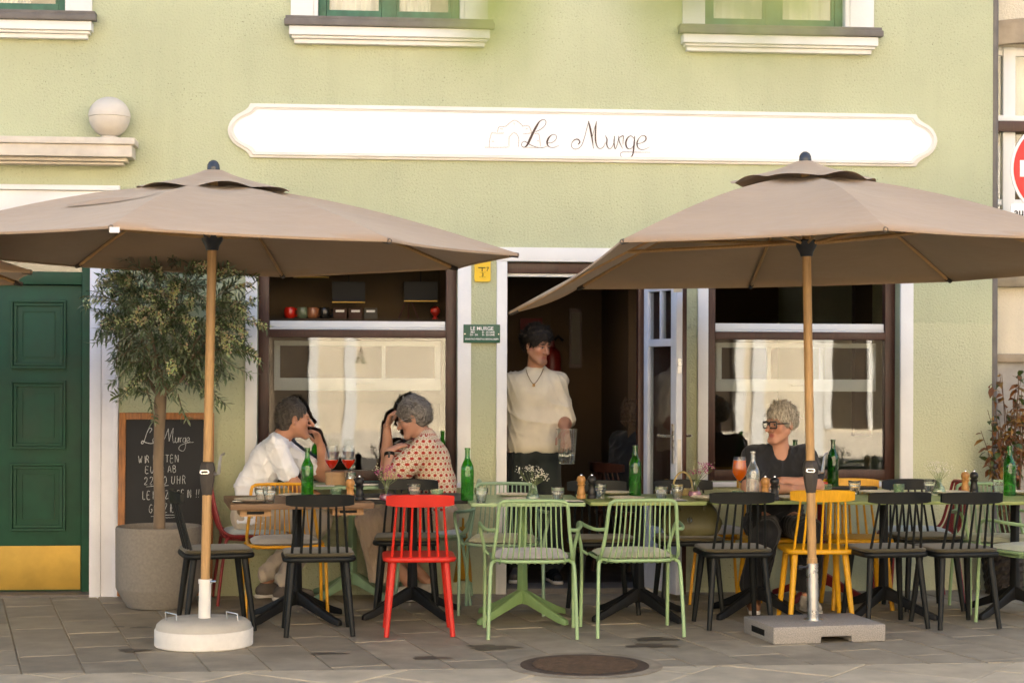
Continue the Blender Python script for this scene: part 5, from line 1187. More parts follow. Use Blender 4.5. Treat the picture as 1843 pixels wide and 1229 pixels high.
class Leaves:
    def __init__(s): s.v = []; s.f = []; s.c = []
    def leaf(s, p, d, up, L, W, col, curl=.15):
        d = d.normalized(); side = d.cross(up)
        if side.length < 1e-4: side = d.cross(Vector((1, 0, .3)))
        side.normalize(); nr = side.cross(d); n = len(s.v)
        for (t, w_, q) in ((0, .12, 0), (.3, .9, .02), (.6, .95, -.02), (1.0, 0, -curl)):
            c = p+d*L*t+nr*L*q
            if w_ == 0: s.v.append(tuple(c))
            else: s.v += [tuple(c-side*W*w_/2+nr*W*.18*w_), tuple(c+side*W*w_/2+nr*W*.18*w_)]
        s.f += [(n, n+1, n+3, n+2), (n+2, n+3, n+5, n+4), (n+4, n+5, n+6)]; s.c += [col]*7
    def blob(s, c, r, col):
        n = len(s.v); x, y, z = c
        s.v += [(x+r, y, z), (x-r, y, z), (x, y+r, z), (x, y-r, z), (x, y, z+r), (x, y, z-r)]
        s.f += [tuple(n+i for i in f) for f in ((0, 2, 4), (2, 1, 4), (1, 3, 4), (3, 0, 4), (2, 0, 5), (1, 2, 5), (3, 1, 5), (0, 3, 5))]; s.c += [col]*6
    def build(s, name, parent, m):
        me = bpy.data.meshes.new(name); me.from_pydata(s.v, [], s.f); ca = me.color_attributes.new('Col', 'FLOAT_COLOR', 'POINT')
        ca.data.foreach_set('color', np.array([(*c, 1) for c in s.c], np.float32).ravel()); me.materials.append(m); return link(name, me, parent)
lv = Leaves(); tw = MB(); cen_ = Vector((.085, -.02, 1.43)); rad_ = Vector((.375, .34, .50))
for i in range(590):
    while True:
        u = Vector((rg.gauss(0, 1), rg.gauss(0, 1), rg.gauss(0, 1)))
        if u.length > .1: break
    u.normalize(); k = rg.uniform(.35, 1.0)**.6
    p = cen_+Vector((u.x*rad_.x*k, u.y*rad_.y*k, u.z*rad_.z*k))
    if p.z < 1.04+.14*rg.random() and rg.random() < .9: continue
    # uneven outline: leave some notches empty
    if math.sin(u.x*5.1+1.3)+math.sin(u.z*6.3+u.y*4+.4) < -1.0: continue
    d = (u*.9+Vector((rg.gauss(0, .5), rg.gauss(0, .5), rg.gauss(.15, .45)))).normalized(); L = rg.uniform(.12, .27)*(1.35 if k > .92 and rg.random() < .3 else 1); npair = int(L/.017)
    q = p; pts = [p]; bend = Vector((rg.gauss(0, .05), rg.gauss(0, .05), -.045)); tone = rg.uniform(.75, 1.25); flow = rg.random() < (.34 if u.z > -.2 else .12)
    ph = rg.uniform(0, 3)
    for j in range(npair):
        d = (d+bend).normalized(); q = q+d*.017; pts.append(q)
        ax = d.cross(Vector((0, 0, 1)))
        if ax.length < .01: ax = Vector((1, 0, 0))
        ax.normalize(); ax = (Matrix.Rotation(ph+j*1.57, 3, d) @ ax)
        for s_ in (-1, 1):
            if rg.random() < .12: continue
            dd = (d*.75+ax*s_*.8+Vector((0, 0, rg.uniform(-.25, .1)))).normalized(); c0 = rg.uniform(.8, 1.3)*tone
            base = (.125*c0, .172*c0, .082*c0) if rg.random() < .58 else (.25*c0, .30*c0, .19*c0)
            lv.leaf(q, dd, Vector((rg.gauss(0, .3), rg.gauss(0, .3), 1)), rg.uniform(.046, .074), rg.uniform(.011, .0165), base, rg.uniform(-.05, .2))
        if flow and j > npair*.35 and rg.random() < .8:
            for _ in range(8): lv.blob(q+Vector((rg.gauss(0, .014), rg.gauss(0, .014), rg.gauss(.004, .013))), rg.uniform(.005, .0095), tuple(x*rg.uniform(.8, 1.15) for x in (.78, .78, .46)))
    tw.tube([pts[0], pts[len(pts)//2], pts[-1]], [.0032, .0022, .0012], 4, cap=False)
for (px, py, ang) in ((205, 715, 2.8), (185, 600, 2.9), (180, 500, 2.6), (455, 640, .2), (460, 500, .5)):     # stray shoots
    e = onwall(px, py, .52)-Vector((tp0.x, -.52, .40)); s0 = e-Vector((math.cos(ang)*.26, 0, math.sin(ang)*.02-.03)); N_ = 16; pts = [s0.lerp(e, t/N_)+Vector((0, 0, .03*math.sin(t/N_*3))) for t in range(N_+1)]
    tw.tube(pts, .002, 4, cap=False); d = (e-s0).normalized()
    for j in range(2, N_+1):
        for s_ in (-1, 1):
            c0 = rg.uniform(.8, 1.3); lv.leaf(pts[j], (d*.7+Vector((rg.gauss(0, .2), rg.gauss(0, .5), s_*.7))).normalized(), Vector((rg.gauss(0, .4), -1, .5)), rg.uniform(.04, .062), .0125, (.12*c0, .15*c0, .055*c0))
lv.build('crown', ot, M['leaf']); tw.build('twigs', M['bark'], ot, smooth=True)
# ------------------------------------------------------------------ shrub and wicker pot at the house corner
sp_ = onz(1812, 1072); wp = thing('wicker_pot', 'dark woven pot beneath the dry shrub at the corner', 'planter', (sp_.x+.06, -.22, .001))
M['wdark'] = mat('dark_wicker', (.035, .028, .022), .7, .4, 60, .8, 90)
mb = MB()
n = 40
for i in range(15):
    z = .40*i/14; r0 = .15+.045*i/14
    for k in range(n): f = .006*(1 if (k//2+i) % 2 else -1); a = 2*math.pi*k/n; mb.v.append(((r0+f)*math.cos(a), (r0+f)*math.sin(a), z))
for i in range(14):
    for k in range(n): mb.f.append((i*n+k, i*n+(k+1) % n, (i+1)*n+(k+1) % n, (i+1)*n+k))
mb.f.append(tuple(reversed(range(n)))); mb.f.append(tuple(14*n+k for k in range(n))); mb.build('pot', M['wdark'], wp)
sb = thing('dry_shrub', 'half withered shrub with brown and green leaves at the right house corner', 'shrub', (sp_.x+.06, -.22, .40)); l2 = Leaves(); st = MB()
rg = random.Random(6)
for i in range(30):
    a = rg.uniform(0, 6.28); h = rg.uniform(.45, 1.12); sp2 = rg.uniform(.04, .24); tip = Vector((sp2*math.cos(a), sp2*math.sin(a)*.6, h)); mid = tip*.5+Vector((rg.gauss(0, .03), rg.gauss(0, .03), .05)); st.tube([(rg.uniform(-.06, .06), rg.uniform(-.05, .05), 0), mid, tip], [.005, .004, .002], 5)
    for j in range(16):
        t = rg.uniform(.25, 1); p = (mid*2*t if t < .5 else mid.lerp(tip, (t-.5)*2)); d = Vector((rg.gauss(0, 1), rg.gauss(0, 1), rg.gauss(-.35, .6))); r = rg.random()
        c = (.20, .075, .02) if r < .5 else ((.30, .16, .035) if r < .75 else (.07, .10, .025)); k = rg.uniform(.7, 1.2)
        l2.leaf(p, d, Vector((rg.gauss(0, .5), rg.gauss(0, .5), 1)), rg.uniform(.04, .085), rg.uniform(.02, .042), tuple(x*k for x in c), rg.uniform(0, .45))
l2.build('foliage', sb, M['leaf']); st.build('stems', mat('shrub_stem', (.14, .08, .045), .9, .2), sb, smooth=True)
# ------------------------------------------------------------------ people: smooth implicit bodies, meshed with surface nets
class SDF:
    def __init__(s): s.p = []
    def cap(s, a, b, ra, rb=None, k=.02, op='u'):
        s.p.append(('c', np.array(a, float), np.array(b, float), ra, ra if rb is None else rb, k, op)); return s
    def ell(s, c, r, rot=None, k=.02, op='u'):
        s.p.append(('e', np.array(c, float), np.array(r if hasattr(r, '__len__') else (r,)*3, float), np.array(rot, float) if rot is not None else None, None, k, op)); return s
    def plane(s, c, n, k=.004, op='s'):      # removes the side the normal points to
        n = np.array(n, float); n /= np.linalg.norm(n); s.p.append(('p', np.array(c, float), n, None, None, k, op)); return s
    @staticmethod
    def dist(q, P):
        t = q[0]
        if t == 'c':
            a, b, ra, rb = q[1], q[2], q[3], q[4]; ba = b-a; h = np.clip(((P-a)@ba)/max(ba@ba, 1e-9), 0, 1)
            return np.linalg.norm(P-a-h[..., None]*ba, axis=-1)-(ra+(rb-ra)*h)
        if t == 'e':
            L = P-q[1]
            if q[3] is not None: L = L@q[3]          # rot columns = local axes
            r = q[2]; k0 = np.linalg.norm(L/r, axis=-1); k1 = np.linalg.norm(L/(r*r), axis=-1); return k0*(k0-1)/np.maximum(k1, 1e-9)
        return -((P-q[1])@q[2])
    def combine(s, P, d, q):
        e = SDF.dist(q, P); k = q[5]
        if q[6] == 'u':
            h = np.clip(.5+.5*(d-e)/k, 0, 1); return d+(e-d)*h-k*h*(1-h)
        e = -e; h = np.clip(.5+.5*(e-d)/k, 0, 1); return d+(e-d)*h+k*h*(1-h)
    def mesh(s, h=.006, disp=None, damp=.0):
        lo = np.full(3, 1e9); hi = -lo
        for q in s.p:
            if q[6] != 'u': continue
            if q[0] == 'c':
                r = max(q[3], q[4]); lo = np.minimum(lo, np.minimum(q[1], q[2])-r); hi = np.maximum(hi, np.maximum(q[1], q[2])+r)
            else: r = q[2].max(); lo = np.minimum(lo, q[1]-r); hi = np.maximum(hi, q[1]+r)
        lo -= .03+damp; hi += .03+damp; NB = 8; bs = NB*h; nb = np.ceil((hi-lo)/bs).astype(int)
        ii = np.stack(np.meshgrid(*[np.arange(n) for n in nb], indexing='ij'), -1).reshape(-1, 3); cen = lo+(ii+.5)*bs
        d = np.full(len(cen), 10.0)
        for q in s.p: d = s.combine(cen, d, q)
        Rb = bs*.87; keep = np.abs(d) < Rb*1.15+.012+damp; ii = ii[keep]; cen = cen[keep]
        g = np.arange(NB+1); off = np.stack(np.meshgrid(g, g, g, indexing='ij'), -1).reshape(-1, 3)
        P = (lo+(ii[:, None, :]*NB+off[None])*h); D = np.full(P.shape[:2], 10.0)
        for q in s.p:
            act = SDF.dist(q, cen) < 2.4*Rb+q[5]+damp
            if act.any(): D[act] = s.combine(P[act], D[act], q)
        if disp is not None: D = D+disp(P)
        D = D.reshape(-1, NB+1, NB+1, NB+1); D[D == 0] = 1e-7; S_ = D < 0
        # cell vertices
        cnt = np.zeros(D[:, :-1, :-1, :-1].shape, np.int8); sl_ = [slice(0, NB), slice(1, NB+1)]
        for a in (0, 1):
            for b in (0, 1):
                for c in (0, 1): cnt += S_[:, sl_[a], sl_[b], sl_[c]]
        B, X, Yc, Z = np.nonzero((cnt > 0) & (cnt < 8)); acc = np.zeros((len(B), 3)); n_ = np.zeros(len(B))
        cor = [(a, b, c) for a in (0, 1) for b in (0, 1) for c in (0, 1)]
        for u in range(8):
            for v in range(u+1, 8):
                du = np.array(cor[v])-np.array(cor[u])
                if np.abs(du).sum() != 1: continue
                A = D[B, X+cor[u][0], Yc+cor[u][1], Z+cor[u][2]]; E = D[B, X+cor[v][0], Yc+cor[v][1], Z+cor[v][2]]; m = (A < 0) != (E < 0)
                t = np.where(m, A/np.where(m, A-E, 1), 0); acc += np.where(m[:, None], np.array(cor[u])+t[:, None]*du, 0); n_ += m
        cell = ii[B]*NB+np.stack([X, Yc, Z], -1); V = lo+(cell+acc/n_[:, None])*h
        dim = nb*NB+2; key = lambda c: (c[..., 0]*dim[1]+c[..., 1])*dim[2]+c[..., 2]
        ks = key(cell); order = np.argsort(ks); ks_s = ks[order]; F_ = []
        for ax in range(3):
            lowS = S_[:, :NB, :NB, :NB]; idx = [slice(0, NB)]*3; idx[ax] = slice(1, NB+1); hiS = S_[(slice(None), *idx)]
            B2, x, y, z = np.nonzero(lowS != hiS); c = ii[B2]*NB+np.stack([x, y, z], -1); flip = lowS[B2, x, y, z]
            b_, c_ = [(1, 2), (2, 0), (0, 1)][ax]; eb = np.eye(3, dtype=int)[b_]; ec = np.eye(3, dtype=int)[c_]
            Q = []; ok = np.ones(len(c), bool)
            for o in (0*eb, -eb, -eb-ec, -ec):
                kk = key(c+o); ps = np.clip(np.searchsorted(ks_s, kk), 0, len(ks_s)-1); ok &= ks_s[ps] == kk; Q.append(order[ps])
            Q = np.stack(Q, -1); Q[~flip] = Q[~flip][:, ::-1]; F_.append(Q[ok])
        return V, np.concatenate(F_)
def npmesh(name, V, F_, m, parent, col=None):
    me = bpy.data.meshes.new(name); me.vertices.add(len(V)); me.vertices.foreach_set('co', V.astype(np.float32).ravel())
    n = len(F_); me.loops.add(n*4); me.loops.foreach_set('vertex_index', F_.astype(np.int32).ravel()); me.polygons.add(n)
    me.polygons.foreach_set('loop_start', np.arange(0, n*4, 4, dtype=np.int32)); me.polygons.foreach_set('loop_total', np.full(n, 4, np.int32))
    me.update(calc_edges=True); me.validate(); me.shade_smooth()
    if col is not None:
        ca = me.color_attributes.new('Col', 'FLOAT_COLOR', 'POINT'); ca.data.foreach_set('color', np.c_[col, np.ones(len(col))].astype(np.float32).ravel())
    me.materials.append(m); return link(name, me, parent)
def rotm(yaw, pitch, roll=0):            # head frame: +y out of the face, +z up, +x to the person's right... yaw>0 turns to +x
    return np.array((Matrix.Rotation(-R(yaw), 3, 'Z') @ Matrix.Rotation(-R(pitch), 3, 'X') @ Matrix.Rotation(R(roll), 3, 'Y')))
def head_prims(s, H, Rm, sc=1.0, fem=False, nose=1.0):
    T = lambda p: H+Rm@(np.array(p, float)*sc)
    e = lambda c, r, k=.015, op='u', rr=None: s.ell(T(c), np.array(r if hasattr(r, '__len__') else (r,)*3)*sc, Rm if rr is None else Rm@rr, k, op)
    c_ = lambda a, b, ra, rb, k=.012, op='u': s.cap(T(a), T(b), ra*sc, rb*sc, k, op)
    e((0, -.015, .040), (.076, .094, .084)); e((0, .030, -.03), (.060, .060, .085), .03); j = .9 if fem else 1.0
    for sx in (-1, 1):
        c_((sx*.056*j, .0, -.045), (sx*.022*j, .070, -.098), .020, .018, .03); e((sx*.040, .058, -.022), (.026, .024, .026), .02)
        e((sx*.079, -.008, -.004), (.009, .019, .031), .006, 'u', np.array(Matrix.Rotation(R(sx*-20), 3, 'Z') @ Matrix.Rotation(R(-10), 3, 'X')))
        e((sx*.086, -.002, .0), (.007, .011, .018), .005, 's')
    c_((-.018, .080, -.102), (.018, .080, -.102), .019, .019, .02)
    c_((-.040, .079, .026), (.040, .079, .026), .012, .012, .018)
    for sx in (-1, 1): e((sx*.031, .104, .004), (.019, .018, .013), .012, 's')
    for sx in (-1, 1): e((sx*.031, .077, .003), .0145, .003); 
    for sx in (-1, 1): c_((sx*.018, .0905, .0115), (sx*.044, .0835, .0105), .0032, .0028, .004)
    c_((0, .090, .014), (0, .112*nose, -.030), .008, .0120, .012); e((0, .112*nose, -.031), (.0125, .012, .010), .008)
    for sx in (-1, 1): e((sx*.0125, .099, -.034), (.0085, .011, .0085), .007)
    c_((-.021, .0825, -.0605), (.021, .0825, -.0605), .0072, .0072, .006); c_((-.017, .0822, -.0735), (.017, .0822, -.0735), .0080, .0080, .006)
    c_((-.022, .098, -.0668), (.022, .098, -.0668), .0024, .0024, .003, 's')
def limb(s, a, b, ra, rb, k=.02): s.cap(a, b, ra, rb, k)
def hand(s, W, dirv, nrm, size=1.0, curl=.6, spread=.35, thumb=1):
    """palm + five fingers: W wrist, dirv along the palm, nrm out of the palm's back, thumb=+1/-1 side"""
    d = np.array(dirv, float); d /= np.linalg.norm(d); n = np.array(nrm, float); n -= d*(n@d); n /= np.linalg.norm(n); x = np.cross(d, n)*thumb; z = size
    P = lambda u, v, w_: W+(d*u+x*v+n*w_)*z
    for v in (-.026, -.009, .009, .024): s.cap(P(.012, v*.7, 0), P(.085, v, 0), .014*z, .0115*z, .014)
    for i, (v, L) in enumerate(((.030, .068), (.010, .078), (-.010, .073), (-.029, .058))):
        a = P(.088, v, 0); f = spread*(.012-v*0)*0; d1 = d*math.cos(curl*.55)-n*math.sin(curl*.55)+x*v*spread*4; d1 /= np.linalg.norm(d1)
        b = a+d1*L*.45*z; d2 = d*math.cos(curl*1.5)-n*math.sin(curl*1.5)+x*v*spread*2; d2 /= np.linalg.norm(d2); c = b+d2*L*.32*z
        d3 = d*math.cos(curl*2.2)-n*math.sin(curl*2.2); e = c+d3*L*.23*z
        s.cap(a, b, .0092*z, .0084*z, .003); s.cap(b, c, .0084*z, .0076*z, .003); s.cap(c, e, .0076*z, .0064*z, .003)
    a = P(.025, .028, -.006); b = P(.055, .056, -.016); c = P(.088, .062, -.026); s.cap(a, b, .0135*z, .0105*z, .010); s.cap(b, c, .010*z, .0078*z, .004)
def face_color(V, H, Rm, sc, base, brow, lip, stub=0.0, eye=(.06, .05, .04), nape=None):
    L = (V-H)@Rm/sc; col = np.tile(np.array(base, float), (len(V), 1))
    g = lambda c, r: np.exp(-(((L-np.array(c))/np.array(r))**2).sum(1))
    for sx in (-1, 1): col = col*(1-.25*g((sx*.045, .075, -.03), (.03, .03, .025)))[:, None]+np.array(base)*np.array((1.15, .72, .66))*(.25*g((sx*.045, .075, -.03), (.03, .03, .025)))[:, None]
    def paint(mask, c): 
        nonlocal col
        mask = np.clip(mask, 0, 1)[:, None]; col = col*(1-mask)+np.array(c)*mask
    paint(g((0, .115, -.032), (.018, .02, .015))*.3, np.array(base)*np.array((1.1, .7, .62)))
    if stub: paint(stub*np.clip(g((0, .07, -.085), (.06, .05, .04))*1.4, 0, 1), np.array(base)*.42)
    paint(np.clip(1.6*g((0, .092, -.067), (.021, .012, .0105)), 0, 1), lip)
    for sx in (-1, 1):
        paint(np.clip(1.8*g((sx*.033, .092, .0265), (.019, .02, .0052)), 0, 1), brow)
        front = (np.abs(L[:, 0]-sx*.031) < .0135) & (np.abs(L[:, 2]-.0025) < .0065) & (L[:, 1] > .078); paint(front*.7, (.36, .31, .27))
        ir = ((L[:, 0]-sx*.031)**2+(L[:, 2]-.003)**2 < .0062**2) & (L[:, 1] > .08); paint(ir*1.0, eye)
        paint((np.abs(L[:, 0]-sx*.031) < .015)*(np.abs(L[:, 2]-.0105) < .0025)*(L[:, 1] > .078)*.8, np.array(brow)*.6)
    return col
def skin_mat():
    m = leaf_mat('skin', .5)
    b = m.node_tree.nodes['Principled BSDF']; m.node_tree.links.new(b.outputs[0], m.node_tree.nodes['Material Output'].inputs[0])
    b.inputs['Subsurface Weight'].default_value = .12; b.inputs['Subsurface Radius'].default_value = (1, .35, .2); b.inputs['Subsurface Scale'].default_value = .008; b.inputs['Specular IOR Level'].default_value = .35
    return m
M['skin'] = skin_mat()
def hair_mat(name, a, b_, scale=1.0):
    m = bpy.data.materials.new(name); m.use_nodes = True; N = NT(m); b = N.n['Principled BSDF']; tc = N.node('ShaderNodeTexCoord')
    mp = N.node('ShaderNodeMapping'); mp.inputs['Scale'].default_value = (160, 22, 22); N.l.new(tc.outputs['Object'], mp.inputs[0])
    no = N.node('ShaderNodeTexNoise'); no.inputs['Scale'].default_value = 1.4*scale; no.inputs['Detail'].default_value = 4; no.inputs['Distortion'].default_value = .8; N.l.new(mp.outputs[0], no.inputs['Vector'])
    r = N.ramp([(.34, a), (.66, b_)]); N.l.new(no.outputs[0], r.inputs[0]); vc = N.node('ShaderNodeVertexColor', layer_name='Col'); N.l.new(N.mix(1.0, r.outputs[0], vc.outputs[0], 'MULTIPLY'), b.inputs['Base Color']); b.inputs['Roughness'].default_value = .5; b.inputs['Specular IOR Level'].default_value = .35
    bp = N.node('ShaderNodeBump'); bp.inputs['Strength'].default_value = .9; bp.inputs['Distance'].default_value = .006; N.l.new(no.outputs[0], bp.inputs['Height']); N.l.new(bp.outputs[0], b.inputs['Normal']); return m
def hair(par, H, Rm, sc, m, thick=.012, cut=(.055, .045), side=-.02, back=-.085, clumps=90, flow=(0, -.5, -1), seed=1, clr=.011, fringe=None, vol=None, clen=.03, curl=None, strands=2200, slen=.045, jit=.35, wavy=.06):
    s = SDF(); T = lambda p: H+Rm@(np.array(p, float)*sc); rg = random.Random(seed)
    s.ell(T((0, -.018, .043)), np.array((.076+thick, .094+thick, .084+thick))*sc, Rm, .01)
    s.ell(T((0, -.055, -.02)), np.array((.062+thick*.6, .055+thick*.8, .075))*sc, Rm, .03)
    if vol: s.ell(T(vol[0]), np.array(vol[1])*sc, Rm, .02)
    # open the face, the ears and the neck
    s.ell(T((0, .125, -.035)), np.array((.088, .085, .035+cut[0]))*sc, Rm, .012, 's')
    for sx in (-1, 1):
        s.ell(T((sx*.092, .020, -.035+side*0)), np.array((.03, .030, .045))*sc, Rm, .01, 's'); s.ell(T((sx*.088, -.004, -.008)), np.array((.014, .020, .032))*sc, Rm, .006, 's')
        s.ell(T((sx*.075, .03, -.075)), np.array((.04, .05, .045))*sc, Rm, .01, 's')
    s.plane(T((0, -.05, back)), Rm@np.array((0, -.25, -1.0)), .008)
    fl_ = np.array(flow, float)
    for i in range(clumps):
        th = rg.uniform(0, 6.283); ph = rg.uniform(.0, 1.75); u = np.array((math.sin(ph)*math.cos(th), math.sin(ph)*math.sin(th), math.cos(ph)))
        if u[1] > .35 and u[2] < cut[1]*10: continue
        if abs(u[0]) > .8 and u[2] < .05 and u[1] > -.2: continue
        p = np.array((0, -.018, .043))+u*np.array((.076+thick*.75, .094+thick*.75, .084+thick*.75)); f = fl_-u*(fl_@u)+np.array((rg.gauss(0, .4), rg.gauss(0, .4), rg.gauss(0, .3))); f /= np.linalg.norm(f)+1e-6
        s.cap(T(p), T(p+f*clen+u*rg.uniform(-.004, .005)), clr*sc*rg.uniform(.7, 1.1), clr*.45*sc, .005)
    if fringe:
        for i in range(22):
            x = -.058+.116*i/21+rg.uniform(-.003, .003); zf = fringe[1]+rg.uniform(-.010, .010); ux = x/.092; x2 = x+fringe[0]+rg.uniform(-.006, .006); u2 = x2/.092
            st_ = np.array((x, -.018+.45*(.094+thick*.5), .043+math.sqrt(max(.05, 1-ux*ux-.2))*(.084+thick*.5))); uz = (zf-.043)/.094
            en_ = np.array((x2, -.018+math.sqrt(max(.05, 1-u2*u2-uz*uz))*(.094+.010), zf)); md = (st_+en_)/2; md = np.array((0, -.018, .043))+(md-np.array((0, -.018, .043)))*1.10
            s.cap(T(st_), T(md), .009*sc, .008*sc, .006); s.cap(T(md), T(en_), .008*sc, .003*sc, .005)
    V, F_ = s.mesh(.0038, curl or folds(seed, .0035, (130, 60, 60), False)); 
    # fine strands lying over the hair mass
    rn = np.random.RandomState(seed+50); Ns = strands; idx = rn.choice(len(V), Ns); P = V[idx]; Lc = (P-H)@Rm/sc; nL = (Lc-np.array((0, -.018, .04)))/np.array((.08, .1, .09))**2; nL /= np.linalg.norm(nL, axis=1)[:, None]
    f0 = np.tile(np.array(flow, float), (Ns, 1))+rn.normal(size=(Ns, 3))*jit; f0 -= nL*(f0*nL).sum(1)[:, None]; f0 /= np.linalg.norm(f0, axis=1)[:, None]+1e-6
    sd = np.cross(f0, nL); Ln = rn.uniform(.6, 1.2, Ns)*slen; lift = rn.uniform(-.1, .55, Ns); nseg = 4; ph = rn.uniform(0, 6.28, Ns); VV = []; 
    for k in range(nseg+1):
        t = k/nseg; c = Lc+nL*(.0015+lift*Ln*t*t)[:, None]*1.0+f0*(Ln*t)[:, None]-nL*(Ln*t*t*.35)[:, None]+sd*(wavy*Ln*np.sin(ph+t*5))[:, None]
        w_ = .0013*(1-.75*t); VV += [c-sd*w_, c+sd*w_]
    VV = np.stack(VV, 1)@Rm.T*sc+H; base_ = len(V)+np.arange(Ns)[:, None]*(2*(nseg+1)); FF = np.concatenate([base_+np.array((2*k, 2*k+1, 2*k+3, 2*k+2)) for k in range(nseg)])
    tone = np.r_[np.full(len(V), .8), np.repeat(rn.uniform(.55, 1.6, Ns), 2*(nseg+1))]
    return npmesh('hair', np.concatenate([V, VV.reshape(-1, 3)]), np.concatenate([F_, FF]), m, par, np.repeat(tone[:, None], 3, 1))
def folds(seed, amp, f=(14, 14, 9), ridge=True):
    rg = np.random.RandomState(seed); F0 = np.array(f, float); ks = [(rg.normal(size=3)*F0*sc_, rg.uniform(0, 6.28), 1/sc_**.8, rg.normal(size=3)*F0*.35, rg.uniform(0, 6.28)) for sc_ in (.7, 1, 1, 1.5, 1.5, 2.2)]
    def fn(P):
        d = 0
        for k, ph, a, k2, p2 in ks:
            w_ = .5+.5*np.sin(P@k2+p2); x = np.sin(P@k+ph+1.6*np.sin(P@k2*1.7+ph))
            d = d+a*w_*w_*((1.0-np.abs(x))**1.6-.3 if ridge else x)
        return -d*amp/1.6
    return fn
def cloth_mat(name, col, rough=.85, var=.06, bump=.2): return mat(name, col, rough, var, 12, bump, 350, sheen=.2)
def V3(*a): return np.array(a, float)
def torso(s, pel, waist, chest, shw, neck, g=0.0, w=1.0, deep=1.0, k=.05):
    for sx in (-1, 1):
        s.cap(pel+V3(sx*.075*w, 0, 0), waist+V3(sx*.062*w, 0, 0), (.112+g)*deep, (.098+g)*deep, k); s.cap(waist+V3(sx*.062*w, 0, 0), chest+V3(sx*.078*w, 0, 0), (.098+g)*deep, (.108+g)*deep, k)
    s.cap(chest, neck+(chest-neck)*.25, (.10+g)*deep, .06+g, k); s.cap(shw[0], shw[1], .056+g, .056+g, .06); s.cap(neck+(neck-chest)*.05, neck, .055+g, .05+g, .03)
def shoe(par, ank, dirv, m, sole, L=.26, name='shoe'):
    d = V3(*dirv); d[2] = 0; d /= np.linalg.norm(d); s = SDF(); a = V3(ank[0], ank[1], 0); z0 = ank[2]-.09
    s.cap(a-d*.035+V3(0, 0, z0+.045), a+d*(L-.10)+V3(0, 0, z0+.036), .040, .036, .02); s.cap(a-d*.01+V3(0, 0, z0+.05), a+V3(0, 0, z0+.095), .044, .040, .02); s.cap(a+V3(0, 0, z0+.08), a+d*.11+V3(0, 0, z0+.045), .036, .034, .02)
    s.plane(a+V3(0, 0, z0+.012), (0, 0, -1), .006); s.plane(a+V3(0, 0, z0+.098), (0, 0, 1), .006); V, F_ = s.mesh(.006); o = npmesh(name, V, F_, m, par)
    q = SDF(); q.cap(a-d*.04+V3(0, 0, z0+.012), a+d*(L-.09)+V3(0, 0, z0+.012), .040, .038, .01); q.plane(a+V3(0, 0, z0+.0005), (0, 0, -1), .002); q.plane(a+V3(0, 0, z0+.024), (0, 0, 1), .003); V, F_ = q.mesh(.006); npmesh('sole', V, F_, sole, o)
M['sole'] = mat('shoe_sole', (.62, .58, .52), .7, .1)
# ---------- man in white T-shirt
man = thing('person', 'man in white T-shirt and pale trousers resting his cheek on his hand', 'person', (manch.location.x+.02, manch.location.y, 0), R(-90+4))
pel, wai, che, nec = V3(0, -.03, .56), V3(0, -.03, .74), V3(0, .07, .925), V3(0, .150, 1.075); H = V3(0, .235, 1.185); Rm = rotm(-6, 3)
shR, shL = V3(.175, .115, 1.015), V3(-.175, .135, 1.015); elR, elL = V3(.235, .225, .775), V3(-.15, .45, .785); wrR, wrL = V3(.17, .43, .655), V3(-.085, .415, 1.005)
s = SDF(); torso(s, pel, wai, che, (shR, shL), nec, -.008); s.cap(nec-V3(0, .02, .05), H+V3(0, -.03, -.05), .060, .056, .02); head_prims(s, H, Rm, 1.02, nose=1.10)
for sh_, e_, w_ in ((shR, elR, wrR), (shL, elL, wrL)): limb(s, sh_, e_, .052, .042); limb(s, e_, e_+(w_-e_)*.35, .043, .043); limb(s, e_+(w_-e_)*.35, w_, .043, .028)
hand(s, wrR, (-.02, .75, -.5), (.9, .2, .1), 1.0, .6, thumb=-1); hand(s, wrL, (.28, -.30, .85), (-.5, .85, .2), 1.0, .75, thumb=1)
knR, knL = V3(.11, .40, .52), V3(-.12, .42, .53); anR, anL = V3(.10, .17, .10), V3(-.10, .06, .11)
for hx, kn, an in ((.09, knR, anR), (-.09, knL, anL)): limb(s, V3(hx, 0, .545), kn, .075, .055, .04); limb(s, kn, an, .052, .036)
V, F_ = s.mesh(.0052); npmesh('body', V, F_, M['skin'], man, face_color(V, H, Rm, 1.02, (.50, .25, .155), (.12, .08, .05), (.40, .13, .09), .22))
hair(man, H, Rm, 1.02, hair_mat('hair_grey_brown', (.028, .022, .017), (.12, .10, .08)), .005, (.086, .08), clumps=260, flow=(0, -1, -.5), seed=3, clr=.006, slen=.028)
s = SDF(); torso(s, pel-V3(0, 0, .03), wai, che, (shR, shL), nec-V3(0, .012, .035), .010, 1.0, 1.0)
for sh_, e_ in ((shR, elR), (shL, elL)): s.cap(sh_, sh_+(e_-sh_)*.66, .064, .070, .03); dv = e_-sh_; s.plane(sh_+dv*.66, dv, .004) if False else None
q = SDF(); q.p = list(s.p); s.ell(H+V3(0, -.045, -.085), (.075, .075, .04), None, .01, 's'); s.plane(V3(0, 0, .515), (0, 0, -1), .006)
V, F_ = s.mesh(.006, folds(2, .013, (20, 20, 26))); npmesh('t_shirt', V, F_, cloth_mat('white_cotton', (.86, .87, .92)), man)
s = SDF(); s.cap(pel+V3(.06, -.02, -.005), pel+V3(-.06, -.02, -.005), .125, .125, .04)
for hx, kn, an in ((.09, knR, anR), (-.09, knL, anL)): s.cap(V3(hx, 0, .555), kn, .092, .074, .04); s.cap(kn, an+V3(0, 0, .05), .072, .062, .03)
